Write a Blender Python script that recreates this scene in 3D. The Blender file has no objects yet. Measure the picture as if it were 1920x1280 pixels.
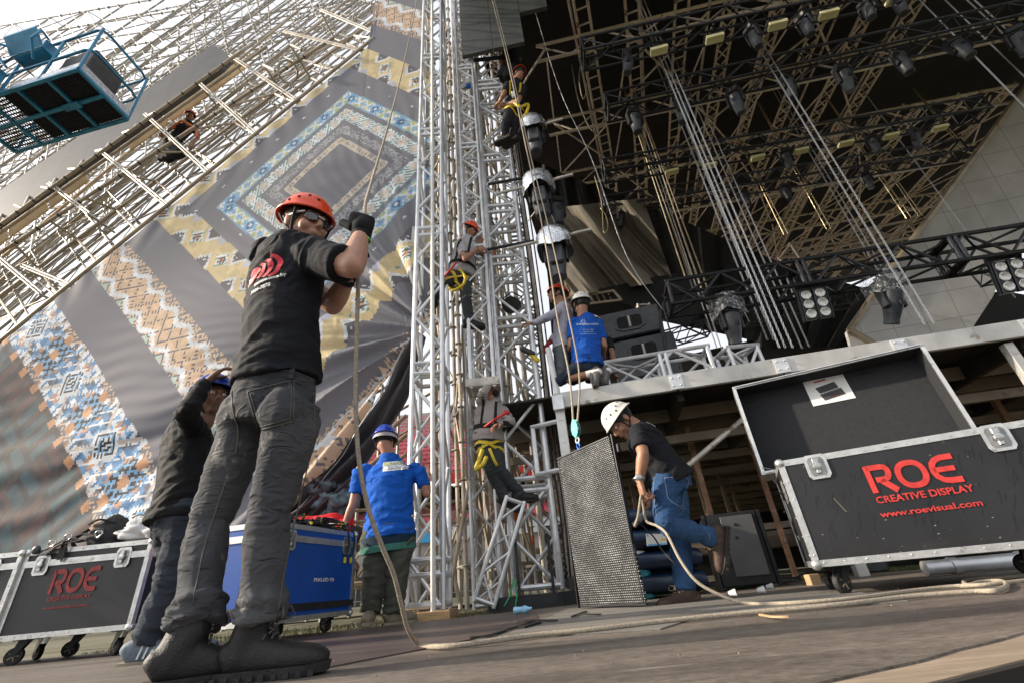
import bpy, bmesh, math, random
import numpy as np
from mathutils import Vector, Matrix, noise
from mathutils.bvhtree import BVHTree
R_ = math.radians
scene = bpy.context.scene
COL = scene.collection
# ------------------------------------------------------------ camera
FPX = 853.0; TH = R_(28.4); RO = R_(5.5); CH = 0.16
_f = Vector((0, math.cos(TH), math.sin(TH))); _r = Vector((1, 0, 0)); _u = Vector((0, -math.sin(TH), math.cos(TH)))
CR = _r*math.cos(RO) - _u*math.sin(RO); CU = _r*math.sin(RO) + _u*math.cos(RO)
CAMP = Vector((0, 0, CH))
cd = bpy.data.cameras.new("camera"); cam = bpy.data.objects.new("camera", cd); COL.objects.link(cam)
cd.sensor_width = 36; cd.lens = FPX/1920*36; cd.clip_start = 0.02; cd.clip_end = 2000
cam.matrix_world = Matrix(((CR.x, CU.x, -_f.x, 0), (CR.y, CU.y, -_f.y, 0), (CR.z, CU.z, -_f.z, CH), (0, 0, 0, 1)))
scene.camera = cam
# ------------------------------------------------------------ world, sun, exposure
SUN_EL, SUN_AZ = R_(24), R_(-91)      # azimuth from +Y towards +X
w = bpy.data.worlds.new("World"); scene.world = w; w.use_nodes = True
nt = w.node_tree; nt.nodes.clear()
sky = nt.nodes.new("ShaderNodeTexSky"); sky.sky_type = 'NISHITA'; sky.sun_disc = False
sky.sun_elevation = SUN_EL; sky.sun_rotation = SUN_AZ; sky.air_density = 1.0; sky.dust_density = 6.0; sky.altitude = 0
hz = nt.nodes.new("ShaderNodeHueSaturation"); hz.inputs['Saturation'].default_value = 0.22; hz.inputs['Value'].default_value = 1.25
bg = nt.nodes.new("ShaderNodeBackground"); bg.inputs['Strength'].default_value = 0.15
wo = nt.nodes.new("ShaderNodeOutputWorld")
hv = nt.nodes.new("ShaderNodeMixRGB"); hv.inputs[0].default_value = .62; hv.inputs[2].default_value = (5.3, 5.45, 5.8, 1)   # bright even haze
nt.links.new(sky.outputs[0], hz.inputs['Color']); nt.links.new(hz.outputs[0], hv.inputs[1]); nt.links.new(hv.outputs[0], bg.inputs[0]); nt.links.new(bg.outputs[0], wo.inputs[0])
sl = bpy.data.lights.new("sun", 'SUN'); sl.energy = 4.6; sl.angle = R_(1.5); sl.color = (1.0, 0.86, 0.68)
so = bpy.data.objects.new("sun", sl); COL.objects.link(so)
_sd = Vector((math.sin(SUN_AZ)*math.cos(SUN_EL), math.cos(SUN_AZ)*math.cos(SUN_EL), math.sin(SUN_EL)))
so.rotation_euler = _sd.to_track_quat('Z', 'Y').to_euler()
scene.view_settings.view_transform = 'Standard'; scene.view_settings.look = 'None'
scene.view_settings.exposure = 0.60; scene.view_settings.gamma = 1.0
try:
    scene.cycles.max_bounces = 6; scene.cycles.transparent_max_bounces = 12; scene.cycles.use_adaptive_sampling = True
except Exception: pass
# ------------------------------------------------------------ places: a ray of the lens meets a real plane
def ray(x, y): return CR*((x-960)/FPX) - CU*((y-640)/FPX) + _f
def P(x, y, Y): d = ray(x, y); return CAMP + d*(Y/d.y)
def PZ(x, y, z): d = ray(x, y); return CAMP + d*((z-CH)/d.z)
def PX(x, y, X): d = ray(x, y); return CAMP + d*(X/d.x)
def PP(x, y, o, n):
    d = ray(x, y); n = Vector(n); o = Vector(o); return CAMP + d*(n.dot(o-CAMP)/n.dot(d))
def V(*a): return Vector(a)
# ------------------------------------------------------------ mesh builder
def frame(d):
    d = Vector(d).normalized(); a = Vector((0, 0, 1)) if abs(d.z) < 0.9 else Vector((1, 0, 0))
    x = d.cross(a).normalized(); return x, d.cross(x).normalized()
class MB:
    def __init__(s): s.v = []; s.f = []; s.m = []; s.cur = 0
    def face(s, pts):
        b = len(s.v); s.v += [Vector(p) for p in pts]; s.f.append(tuple(range(b, b+len(pts)))); s.m.append(s.cur); return s
    def grid(s, rows, closed=False, caps=False):
        b = len(s.v); n = len(rows[0])
        for r in rows: s.v += [Vector(p) for p in r]
        for i in range(len(rows)-1):
            for j in range(n if closed else n-1):
                k = (j+1) % n
                s.f.append((b+i*n+j, b+i*n+k, b+(i+1)*n+k, b+(i+1)*n+j)); s.m.append(s.cur)
        if caps:
            s.f.append(tuple(b+j for j in range(n))[::-1]); s.m.append(s.cur)
            s.f.append(tuple(b+(len(rows)-1)*n+j for j in range(n))); s.m.append(s.cur)
        return s
    def tube(s, p, q, r, n=6, r2=None, cap=True):
        p = Vector(p); q = Vector(q)
        if (q-p).length < 1e-6: return s
        x, y = frame(q-p); r2 = r if r2 is None else r2
        rows = []
        for c, rr in ((p, r), (q, r2)):
            rows.append([c + x*(rr*math.cos(2*math.pi*k/n)) + y*(rr*math.sin(2*math.pi*k/n)) for k in range(n)])
        return s.grid(rows, True, cap)
    def path(s, pts, r, n=6, closed=False):
        pts = [Vector(p) for p in pts]; N = len(pts); rows = []; x = None
        for i, p in enumerate(pts):
            a = pts[i-1] if (i or closed) else p; b = pts[(i+1) % N] if (i < N-1 or closed) else p
            d = (b-a).normalized()
            if x is None: x, y = frame(d)
            else:
                x = (x - d*x.dot(d)); x = x.normalized() if x.length > 1e-5 else frame(d)[0]; y = d.cross(x)
            rr = r[i] if isinstance(r, (list, tuple)) else r
            rows.append([p + x*(rr*math.cos(2*math.pi*k/n)) + y*(rr*math.sin(2*math.pi*k/n)) for k in range(n)])
        if closed: rows.append(rows[0]); return s.grid(rows, True, False)
        return s.grid(rows, True, True)
    def box(s, c, sx, sy, sz, ax=None, bev=0):
        c = Vector(c); ax = ax or (V(1, 0, 0), V(0, 1, 0), V(0, 0, 1)); X, Y, Z = [Vector(a) for a in ax]
        hx, hy, hz_ = sx/2, sy/2, sz/2
        if bev and min(sx, sy, sz) > 2.2*bev:
            rows = []
            for z, b in ((-hz_, bev), (-hz_+bev, 0), (hz_-bev, 0), (hz_, bev)):
                o = []
                for qx, qy in ((-1, -1), (1, -1), (1, 1), (-1, 1)):
                    e = ((0, bev), (bev, 0)) if qx*qy > 0 else ((bev, 0), (0, bev))
                    for ex, ey in e: o.append(c + X*(qx*(hx-b-ex)) + Y*(qy*(hy-b-ey)) + Z*z)
                rows.append(o)
            return s.grid(rows, True, True)
        v = [c + X*(hx*i) + Y*(hy*j) + Z*(hz_*k) for k in (-1, 1) for i, j in ((-1, -1), (1, -1), (1, 1), (-1, 1))]
        b = len(s.v); s.v += v
        for q in ((3, 2, 1, 0), (4, 5, 6, 7), (0, 1, 5, 4), (1, 2, 6, 5), (2, 3, 7, 6), (3, 0, 4, 7)):
            s.f.append(tuple(b+i for i in q)); s.m.append(s.cur)
        return s
    def prism(s, pts, off):
        pts = [Vector(p) for p in pts]; off = Vector(off); n = len(pts); b = len(s.v)
        s.v += pts + [p+off for p in pts]
        s.f.append(tuple(b+i for i in range(n))); s.m.append(s.cur)
        s.f.append(tuple(b+n+i for i in range(n))[::-1]); s.m.append(s.cur)
        for i in range(n):
            j = (i+1) % n; s.f.append((b+j, b+i, b+n+i, b+n+j)); s.m.append(s.cur)
        return s
    def ball(s, c, rx, ry=None, rz=None, ax=None, nu=16, nv=10, v0=0.0, v1=1.0):
        ry = rx if ry is None else ry; rz = rx if rz is None else rz; c = Vector(c)
        ax = ax or (V(1, 0, 0), V(0, 1, 0), V(0, 0, 1)); X, Y, Z = [Vector(a) for a in ax]; rows = []
        for i in range(nv+1):
            t = math.pi*(v0+(v1-v0)*i/nv); st, ct = max(math.sin(t), 1e-4), math.cos(t)
            rows.append([c + X*(rx*st*math.cos(2*math.pi*k/nu)) + Y*(ry*st*math.sin(2*math.pi*k/nu)) + Z*(rz*ct) for k in range(nu)])
        return s.grid(rows, True, False)
    def lathe(s, c, prof, ax=V(0, 0, 1), n=16, squash=None):
        c = Vector(c); ax = Vector(ax).normalized(); x, y = frame(ax)
        if squash: x = Vector(squash).normalized(); y = ax.cross(x)
        return s.grid([[c + ax*h + x*(r*math.cos(2*math.pi*k/n)) + y*(r*math.sin(2*math.pi*k/n)) for k in range(n)] for r, h in prof], True, True)
    def loft(s, secs, n=20, cap=True):   # secs: (centre, rx, ry, xaxis[, power]) joined along the list
        rows = []; N = len(secs); C = [Vector(q[0]) for q in secs]
        for i, q in enumerate(secs):
            d = (C[min(i+1, N-1)]-C[max(i-1, 0)])
            d = d.normalized() if d.length > 1e-6 else V(0, 0, 1)
            x = Vector(q[3]); x = (x - d*x.dot(d)).normalized(); y = d.cross(x)
            pw = q[4] if len(q) > 4 else 1.0; row = []
            for k in range(n):
                a = 2*math.pi*k/n; ca, sa = math.cos(a), math.sin(a)
                row.append(C[i] + x*(q[1]*math.copysign(abs(ca)**pw, ca)) + y*(q[2]*math.copysign(abs(sa)**pw, sa)))
            rows.append(row)
        return s.grid(rows, True, cap)
    def limb(s, p, r, q, r2, n=14):      # tapered capsule
        p = Vector(p); q = Vector(q); d = q-p; L = d.length; x, y = frame(d); d = d/L; rows = []
        for t in (-.97, -.7, -.35): rows.append((p + d*(r*t), r*math.sqrt(1-t*t)))
        for t in (0, .25, .5, .75, 1): rows.append((p + d*(L*t), r+(r2-r)*t))
        for t in (.35, .7, .97): rows.append((q + d*(r2*t), r2*math.sqrt(1-t*t)))
        return s.grid([[c + x*(rr*math.cos(2*math.pi*k/n)) + y*(rr*math.sin(2*math.pi*k/n)) for k in range(n)] for c, rr in rows], True, True)
    def add(s, o):
        b = len(s.v); s.v += o.v; s.f += [tuple(b+i for i in f) for f in o.f]; s.m += [s.cur]*len(o.f); return s
    def build(s, name, mats, parent=None, smooth=None, **props):
        org = world_loc(parent) if parent else V(0, 0, 0)
        me = bpy.data.meshes.new(name); me.from_pydata([tuple(v-org) for v in s.v], [], s.f)
        if not isinstance(mats, (list, tuple)): mats = [mats]
        for m in mats: me.materials.append(m)
        if max(s.m, default=0): me.polygons.foreach_set('material_index', s.m)
        me.update()
        if smooth is not None:
            me.shade_smooth()
            if smooth < 180:
                try: me.set_sharp_from_angle(angle=R_(smooth))
                except Exception: pass
        return link(name, me, parent, **props)
def world_loc(o):
    l = V(0, 0, 0)
    while o is not None: l = l + o.location; o = o.parent
    return l
def link(name, me, parent=None, **props):
    o = bpy.data.objects.new(name, me); COL.objects.link(o); o.parent = parent
    for k, v in props.items(): o[k] = v
    return o
def thing(name, label, cat, loc=(0, 0, 0), group=None):
    o = bpy.data.objects.new(name, None); COL.objects.link(o); o.location = loc; o.empty_display_size = .1
    o['label'] = label; o['category'] = cat
    if group: o['group'] = group
    return o
def tag(o, label, cat, group=None, kind=None):
    if label: o['label'] = label
    if cat: o['category'] = cat
    if group: o['group'] = group
    if kind: o['kind'] = kind
    return o
def recenter(o):   # move the origin of a single-mesh thing onto its base, keeping the shape where it is
    co = np.empty(len(o.data.vertices)*3); o.data.vertices.foreach_get('co', co); co = co.reshape(-1, 3)
    c = (co.min(0)+co.max(0))/2; c[2] = co[:, 2].min(); o.data.vertices.foreach_set('co', (co-c).ravel()); o.location = V(*c); return o
def dup(root, loc=None, rot=None, label=None, scale=None):
    def cp(o, par):
        c = o.copy(); COL.objects.link(c); c.parent = par
        for ch in list(o.children): cp(ch, c)
        return c
    c = cp(root, None)
    if loc is not None: c.location = loc
    if rot is not None: c.rotation_euler = rot
    if label: c['label'] = label
    if scale: c.scale = (scale,)*3
    return c
def aim(d, up=V(0, 0, 1)):   # euler turning local +X along d, local Z near up
    x = Vector(d).normalized(); y = Vector(up).cross(x).normalized(); z = x.cross(y)
    return Matrix(((x.x, y.x, z.x), (x.y, y.y, z.y), (x.z, y.z, z.z))).to_euler()
# ------------------------------------------------------------ materials
def mat(name, col, rough=.6, metal=0.0, var=.25, vs=6.0, bump=.0, bs=60.0, spec=.5, col2=None, stretch=None, rvar=0, wear=None):
    m = bpy.data.materials.new(name); m.use_nodes = True; t = m.node_tree; N = t.nodes; L = t.links
    b = N['Principled BSDF']; b.inputs['Roughness'].default_value = rough; b.inputs['Metallic'].default_value = metal
    b.inputs['Specular IOR Level'].default_value = spec
    tc = N.new('ShaderNodeTexCoord'); vec = tc.outputs['Object']
    if stretch:
        mp = N.new('ShaderNodeMapping'); mp.inputs['Scale'].default_value = stretch; L.new(vec, mp.inputs[0]); vec = mp.outputs[0]
    nz = N.new('ShaderNodeTexNoise'); nz.inputs['Scale'].default_value = vs; nz.inputs['Detail'].default_value = 5; L.new(vec, nz.inputs['Vector'])
    cr = N.new('ShaderNodeValToRGB'); e = cr.color_ramp.elements
    c2 = col2 or tuple(min(1, c*(1+var)) for c in col); c1 = col if col2 else tuple(c*(1-var) for c in col)
    e[0].position = .33; e[1].position = .67; e[0].color = (*c1, 1); e[1].color = (*c2, 1)
    L.new(nz.outputs[0], cr.inputs[0]); out = cr.outputs[0]
    if wear:   # (colour, scale, threshold): patches of another colour
        n2 = N.new('ShaderNodeTexNoise'); n2.inputs['Scale'].default_value = wear[1]; n2.inputs['Detail'].default_value = 8; n2.inputs['Roughness'].default_value = .7
        L.new(vec, n2.inputs['Vector'])
        r2 = N.new('ShaderNodeValToRGB'); r2.color_ramp.elements[0].position = wear[2]; r2.color_ramp.elements[1].position = wear[2]+.06
        L.new(n2.outputs[0], r2.inputs[0]); mx = N.new('ShaderNodeMixRGB'); L.new(r2.outputs[0], mx.inputs[0]); L.new(out, mx.inputs[1])
        mx.inputs[2].default_value = (*wear[0], 1); out = mx.outputs[0]
    L.new(out, b.inputs['Base Color'])
    if rvar:
        mr = N.new('ShaderNodeMapRange'); mr.inputs[3].default_value = max(0, rough-rvar); mr.inputs[4].default_value = min(1, rough+rvar)
        L.new(nz.outputs[0], mr.inputs[0]); L.new(mr.outputs[0], b.inputs['Roughness'])
    if bump:
        n3 = N.new('ShaderNodeTexNoise'); n3.inputs['Scale'].default_value = bs; n3.inputs['Detail'].default_value = 4; L.new(vec, n3.inputs['Vector'])
        bp = N.new('ShaderNodeBump'); bp.inputs['Strength'].default_value = bump; bp.inputs['Distance'].default_value = .01
        L.new(n3.outputs[0], bp.inputs['Height']); L.new(bp.outputs[0], b.inputs['Normal'])
    return m
M = {}
def dm(k, *a, **kw): M[k] = mat(k, *a, **kw)
dm('aluminium', (.66, .67, .68), .4, .6, var=.12, vs=9, rvar=.12, bump=.05, bs=50, wear=((.42, .42, .41), 7, .62))
dm('alu_old', (.52, .48, .42), .5, .5, var=.25, vs=5, bump=.08, bs=50, wear=((.22, .17, .12), 6, .58))
dm('scaffold', (.42, .39, .34), .5, .4, var=.25, vs=4, wear=((.2, .15, .10), 5, .57))
dm('scaffold_tan', (.44, .37, .28), .5, .5, var=.2, vs=3, wear=((.25, .17, .1), 5, .6))
dm('roof_steel', (.66, .57, .46), .6, .1, var=.2, vs=3, wear=((.11, .09, .07), 4, .57))
dm('black_steel', (.028, .03, .033), .35, .4, var=.3, vs=8, wear=((.12, .12, .12), 22, .68))
dm('black_plastic', (.022, .023, .026), .4, 0, var=.2, vs=20, bump=.05, bs=200)
dm('grey_plastic', (.05, .055, .062), .45, 0, var=.2, vs=12)
dm('foil', (.75, .77, .8), .18, .9, var=.15, vs=30, bump=.9, bs=55)
dm('chain_steel', (.48, .48, .47), .3, .9, var=.15, vs=30)
dm('brass_chain', (.55, .45, .28), .35, .8, var=.2, vs=30)
dm('black_cloth', (.012, .0115, .011), .85, 0, var=.3, vs=2, bump=.2, bs=30)
dm('tan_cloth', (.22, .195, .15), .8, 0, var=.12, vs=1.5, bump=.1, bs=120)
dm('rope', (.36, .31, .24), .9, 0, var=.25, vs=120, bump=.6, bs=260)
dm('steel_rope', (.42, .42, .42), .4, .7)
dm('wood_new', (.42, .28, .15), .7, 0, var=.2, vs=10, stretch=(1, 1, 6))
dm('tan_board', (.72, .52, .28), .7, 0, var=.12, vs=3)
dm('deck_rail', (.50, .49, .46), .5, .35, var=.15, vs=5, bump=.1, bs=30, wear=((.26, .22, .17), 4.5, .60))
dm('joist', (.24, .195, .145), .7, 0, var=.2, vs=3, wear=((.16, .12, .09), 4, .6), bump=.1, bs=30)
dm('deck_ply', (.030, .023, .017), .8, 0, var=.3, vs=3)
dm('rust_post', (.30, .17, .10), .7, .2, var=.3, vs=7, wear=((.45, .42, .36), 6, .58))
dm('white_paint', (.72, .72, .70), .45, 0, var=.08, vs=8)
dm('cable', (.012, .012, .013), .5, 0)
dm('red', (.55, .02, .02), .6, 0, var=.15, vs=8)
dm('orange_tape', (.75, .13, .03), .6, 0, var=.1)
dm('green', (.03, .35, .12), .6, 0)
dm('yellow', (.65, .48, .03), .6, 0, var=.15, vs=20)
dm('cream', (.80, .74, .40), .5, 0, var=.08)
dm('black_rubber', (.018, .017, .016), .7, 0, var=.3, vs=15, bump=.2, bs=60)
dm('clear_plastic', (.8, .82, .85), .12, 0, bump=.8, bs=22)
def _clear(m):
    t = m.node_tree; b = t.nodes['Principled BSDF']; tr = t.nodes.new('ShaderNodeBsdfTransparent'); mx = t.nodes.new('ShaderNodeMixShader')
    n = t.nodes.new('ShaderNodeTexNoise'); n.inputs['Scale'].default_value = 9; n.inputs['Distortion'].default_value = 2.5
    r = t.nodes.new('ShaderNodeValToRGB'); r.color_ramp.elements[0].position = .48; r.color_ramp.elements[1].position = .64
    r.color_ramp.elements[0].color = (.08, .08, .08, 1); r.color_ramp.elements[1].color = (.45, .45, .45, 1)
    tc = t.nodes.new('ShaderNodeTexCoord'); t.links.new(tc.outputs['Object'], n.inputs['Vector']); t.links.new(n.outputs[0], r.inputs[0])
    t.links.new(r.outputs[0], mx.inputs[0]); t.links.new(tr.outputs[0], mx.inputs[1]); t.links.new(b.outputs[0], mx.inputs[2])
    t.links.new(mx.outputs[0], t.nodes['Material Output'].inputs[0])
_clear(M['clear_plastic'])
def add_folds(m, scale=14, strength=.6, stretch=(1, 1, 2.2), dist=.012, warp=1.5):
    """fine creases of worn cloth, as a second bump under the weave"""
    t = m.node_tree; N = t.nodes; L = t.links; b = N['Principled BSDF']; tc = N.new('ShaderNodeTexCoord'); mp = N.new('ShaderNodeMapping'); mp.inputs['Scale'].default_value = stretch
    mp.inputs['Rotation'].default_value = (.35, .25, 0)
    n = N.new('ShaderNodeTexNoise'); n.inputs['Scale'].default_value = scale; n.inputs['Detail'].default_value = 3; n.inputs['Distortion'].default_value = warp
    try: n.noise_type = 'RIDGED_MULTIFRACTAL'; n.normalize = True
    except Exception: pass
    L.new(tc.outputs['Object'], mp.inputs[0]); L.new(mp.outputs[0], n.inputs['Vector']); bp = N.new('ShaderNodeBump'); bp.inputs['Strength'].default_value = strength; bp.inputs['Distance'].default_value = dist
    L.new(n.outputs[0], bp.inputs['Height'])
    if b.inputs['Normal'].links: L.new(b.inputs['Normal'].links[0].from_socket, bp.inputs['Normal'])
    L.new(bp.outputs[0], b.inputs['Normal'])
# writing: the built-in typeface turned into a mesh; u, v are the directions of reading and of up
def text_mb(txt, o, u, v, h, align='LEFT', bold=0.0, thick=.0, space=1.0, sx=1.0):
    c = bpy.data.curves.new('t', 'FONT'); c.body = txt; c.size = 1.0; c.align_x = align; c.offset = bold; c.space_character = space
    c.resolution_u = 3; ob = bpy.data.objects.new('t', c); COL.objects.link(ob)
    dg = bpy.context.evaluated_depsgraph_get(); me = bpy.data.meshes.new_from_object(ob.evaluated_get(dg))
    u = Vector(u).normalized(); v = Vector(v).normalized(); o = Vector(o); mb = MB()
    k = h/0.70
    mb.v = [o + u*(q.co.x*k*sx) + v*(q.co.y*k) for q in me.vertices]; mb.f = [tuple(p.vertices) for p in me.polygons]; mb.m = [0]*len(mb.f)
    bpy.data.objects.remove(ob); bpy.data.curves.remove(c); bpy.data.meshes.remove(me)
    return mb
# ============================================================ THE SETTING
E1 = V(.9863, -.165, 0); E2 = V(.165, .9863, 0); SO = V(.40, 4.88, 0)
def S(a, b, z): return SO + E1*a + E2*b + V(0, 0, z)
DECK = 2.06
# grass of the field, one sheet to the horizon
def ground_mat():
    m = mat('field', (.055, .06, .025), .95, 0, vs=1.3, col2=(.13, .115, .06), bump=.6, bs=40, wear=((.03, .028, .024), 2.5, .56)); return m
mb = MB(); mb.grid([[V(x, y, -.035) for x in (-300, -20, -6, 0, 6, 20, 300)] for y in (-40, 0, 4, 8, 20, 60, 400)])
mb.build('ground', ground_mat(), kind='structure')
# platform of boards in front; the mesh covering lies on it
fm = mat('platform_boards_lit', (.20, .155, .11), .8, 0, vs=5, col2=(.34, .27, .20), stretch=(.6, 5, 1), bump=.3, bs=40, wear=((.12, .09, .07), 4, .62))
bedge = [(-9, 4.1), (-4, 4.0), (-1.48, 3.95), (3.0, 5.5), (3.6, 5.3), (3.45, 3.75), (9, 2.6), (9, .0)]
bedge = [(-9, 4.3), (-4, 4.15), (-1.48, 3.95), (.2, 4.45), (3.4, 5.1), (8, 4.6), (9, 0.0)]
fr = [(2.6, .30), (.75, .90), (.50, .80), (-.3, .62), (-3, .5), (-9, .5)]
mb = MB(); poly = [V(x, y, 0) for x, y in fr][::-1] + [V(x, y, 0) for x, y in bedge][::-1][::-1]
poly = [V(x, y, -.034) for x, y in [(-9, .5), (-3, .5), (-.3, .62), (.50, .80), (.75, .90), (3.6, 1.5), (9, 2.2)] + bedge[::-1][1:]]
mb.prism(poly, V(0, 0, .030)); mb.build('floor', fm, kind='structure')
def cover_mat():
    m = mat('covering', (.100, .086, .076), .55, 0, vs=1.6, col2=(.215, .190, .168), stretch=(.45, 3.2, 1), wear=((.24, .22, .20), 2.2, .60))
    t = m.node_tree; N = t.nodes; L = t.links; b = N['Principled BSDF']
    tc = N.new('ShaderNodeTexCoord'); ck = N.new('ShaderNodeTexChecker'); ck.inputs['Scale'].default_value = 260
    L.new(tc.outputs['Object'], ck.inputs['Vector'])
    n = N.new('ShaderNodeTexNoise'); n.inputs['Scale'].default_value = 18; n.inputs['Detail'].default_value = 10; n.inputs['Roughness'].default_value = .75; mp = N.new('ShaderNodeMapping'); mp.inputs['Scale'].default_value = (.9, 3, 1)
    L.new(tc.outputs['Object'], mp.inputs[0]); L.new(mp.outputs[0], n.inputs['Vector'])
    n5 = N.new('ShaderNodeTexNoise'); n5.inputs['Scale'].default_value = 70; n5.inputs['Detail'].default_value = 8; n5.inputs['Roughness'].default_value = .8; m5 = N.new('ShaderNodeMapping'); m5.inputs['Scale'].default_value = (.7, 2.6, 1); m5.inputs['Rotation'].default_value = (0, 0, .03)
    L.new(tc.outputs['Object'], m5.inputs[0]); L.new(m5.outputs[0], n5.inputs['Vector']); r5 = N.new('ShaderNodeValToRGB'); r5.color_ramp.elements[0].position = .36; r5.color_ramp.elements[1].position = .62; r5.color_ramp.elements[0].color = (.38, .36, .34, 1); r5.color_ramp.elements[1].color = (1.35, 1.33, 1.3, 1); L.new(n5.outputs[0], r5.inputs[0])
    o5 = b.inputs['Base Color'].links[0].from_socket; x5 = N.new('ShaderNodeMixRGB'); x5.blend_type = 'MULTIPLY'; x5.inputs[0].default_value = .8; L.new(o5, x5.inputs[1]); L.new(r5.outputs[0], x5.inputs[2]); L.new(x5.outputs[0], b.inputs['Base Color'])
    old = b.inputs['Base Color'].links[0].from_socket
    mx = N.new('ShaderNodeMixRGB'); mx.blend_type = 'MULTIPLY'; mx.inputs[0].default_value = .75
    r = N.new('ShaderNodeValToRGB'); r.color_ramp.elements[0].position = .34; r.color_ramp.elements[1].position = .66; r.color_ramp.elements[0].color = (.30, .28, .27, 1); r.color_ramp.elements[1].color = (1.45, 1.43, 1.4, 1)
    L.new(n.outputs[0], r.inputs[0]); L.new(old, mx.inputs[1]); L.new(r.outputs[0], mx.inputs[2]); L.new(mx.outputs[0], b.inputs['Base Color'])
    ad = N.new('ShaderNodeMath'); ad.operation = 'ADD'; L.new(ck.outputs['Fac'], ad.inputs[0]); L.new(n.outputs[0], ad.inputs[1])
    bp = N.new('ShaderNodeBump'); bp.inputs['Strength'].default_value = .5; bp.inputs['Distance'].default_value = .004
    L.new(ad.outputs[0], bp.inputs['Height']); L.new(bp.outputs[0], b.inputs['Normal']); return m
CM = cover_mat()
rnd = random.Random(3)
def ragged(pts, step=.12, amp=.006):
    out = []
    for a, b in zip(pts, pts[1:]+pts[:1]):
        a = V(*a, 0); b = V(*b, 0); n = max(1, int((b-a).length/step))
        for i in range(n): q = a.lerp(b, i/n); out.append((q.x+rnd.uniform(-amp, amp), q.y+rnd.uniform(-amp, amp)))
    return out
def sheet(pts, z, m, name, th=.004):
    mb = MB(); mb.prism([V(x, y, z) for x, y in pts], V(0, 0, th)); return mb.build(name, m, kind='structure')
# covering stops short; pale boards before it carry the sunlit strip in their colour
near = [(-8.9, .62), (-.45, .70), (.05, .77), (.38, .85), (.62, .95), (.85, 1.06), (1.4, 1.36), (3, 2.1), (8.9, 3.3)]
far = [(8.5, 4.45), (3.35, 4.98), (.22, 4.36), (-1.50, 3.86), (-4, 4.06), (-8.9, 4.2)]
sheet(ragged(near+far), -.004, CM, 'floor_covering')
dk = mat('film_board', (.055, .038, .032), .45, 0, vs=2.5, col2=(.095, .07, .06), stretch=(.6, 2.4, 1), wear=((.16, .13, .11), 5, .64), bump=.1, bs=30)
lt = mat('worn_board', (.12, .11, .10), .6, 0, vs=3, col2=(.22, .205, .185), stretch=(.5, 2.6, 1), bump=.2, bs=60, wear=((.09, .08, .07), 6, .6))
sheet([(-9, -3), (9, -3), (9, 2.1), (3.6, 1.4), (.8, .8), (.5, .7), (-.3, .5), (-9, .4)], -.033, mat('painted_gap_shade', (.02, .014, .01), .8, 0, vs=4), 'floor_gap_shade', .003)  # added dark sheet: the shade of the gap is put into its colour
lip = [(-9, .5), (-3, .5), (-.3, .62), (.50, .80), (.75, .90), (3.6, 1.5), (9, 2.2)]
sheet([(x+.002, y-.002) for x, y in lip]+[(x+.006, y-.016) for x, y in lip[::-1]], -.033, mat('edge_shade', (.015, .011, .009), .8, 0, vs=9), 'floor_edge_shade', .027)  # added strip, coloured dark for the shade on the platform's front lip
d1 = [PZ(*q, 0) for q in ((560, 1262), (770, 1222), (880, 1200), (1010, 1162), (1000, 1142), (860, 1160), (640, 1186), (470, 1200))]
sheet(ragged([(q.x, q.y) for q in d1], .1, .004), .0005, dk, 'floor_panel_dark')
d2 = [PZ(*q, 0) for q in ((890, 1202), (1240, 1180), (1300, 1160), (1700, 1128), (1560, 1100), (1060, 1143), (1016, 1164))]
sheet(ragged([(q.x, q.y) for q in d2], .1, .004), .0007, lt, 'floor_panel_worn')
# ---------------------------------------------------------------- stadium stand far behind
SY = 38.0
def zat(y, x=850, Y=SY): return P(x, y, Y).z
ST = thing('stadium_stand', 'concrete football stadium stand with two tiers of red seats far behind the towers', 'stadium stand', (-8, SY, 0))
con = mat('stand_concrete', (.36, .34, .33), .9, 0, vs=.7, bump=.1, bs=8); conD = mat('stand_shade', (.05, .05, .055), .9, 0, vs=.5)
x0, x1 = -45.0, 22.0
zl0, zl1 = zat(984), zat(930); zu0, zu1 = zat(884), zat(752)
mb = MB(); n = 9
for i in range(n):   # lower steps
    mb.box(((x0+x1)/2, SY+.8*i+.4, (zl0+(zl1-zl0)*i/n)/2), x1-x0, .8, zl0+(zl1-zl0)*i/n)
mb.build('lower_tier', con, ST)
mb = MB(); nu = 16
for i in range(nu): z = zu0+(zu1*1.22-zu0)*i/nu; mb.box(((x0+x1)/2, SY+1+.75*i, z-.3), x1-x0, .745, .6+i*.06)
mb.box(((x0+x1)/2, SY+13.5, zu1*1.22-1), x1-x0, .5, 3.6)
mb.build('upper_tier', con, ST)
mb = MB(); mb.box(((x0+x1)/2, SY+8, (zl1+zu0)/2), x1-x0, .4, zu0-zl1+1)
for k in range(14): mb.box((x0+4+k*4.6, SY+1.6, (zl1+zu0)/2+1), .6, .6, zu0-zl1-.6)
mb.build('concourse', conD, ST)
mb = MB(); mb.box(((x0+x1)/2, SY+.6, zat(892)), x1-x0, .25, zat(882)-zat(902)); mb.build('red_fascia', M['red'], ST, label='red painted front of the upper tier with white letters')
mb = MB()
for ch, px_ in (('D', 655), ('R', 702), ('A', 748), ('I', 800), ('A', 905), ('S', 980), ('S', 1002)):
    o = P(px_-4, 897, SY+.44); mb.add(text_mb(ch, o, (1, 0, 0), (0, 0, 1), .40, bold=.02))
mb.build('fascia_lettering', M['white_paint'], ST)
adw = mat('ad_white', (.62, .66, .72), .6, 0, var=.05); adb = mat('ad_blue', (.05, .38, .75), .6, 0, var=.1); adr = mat('ad_coral', (.72, .20, .13), .6, 0, var=.1); ink = mat('ad_ink', (.02, .08, .30), .6)
zb0, zb1 = zat(1012), zat(988)
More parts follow.
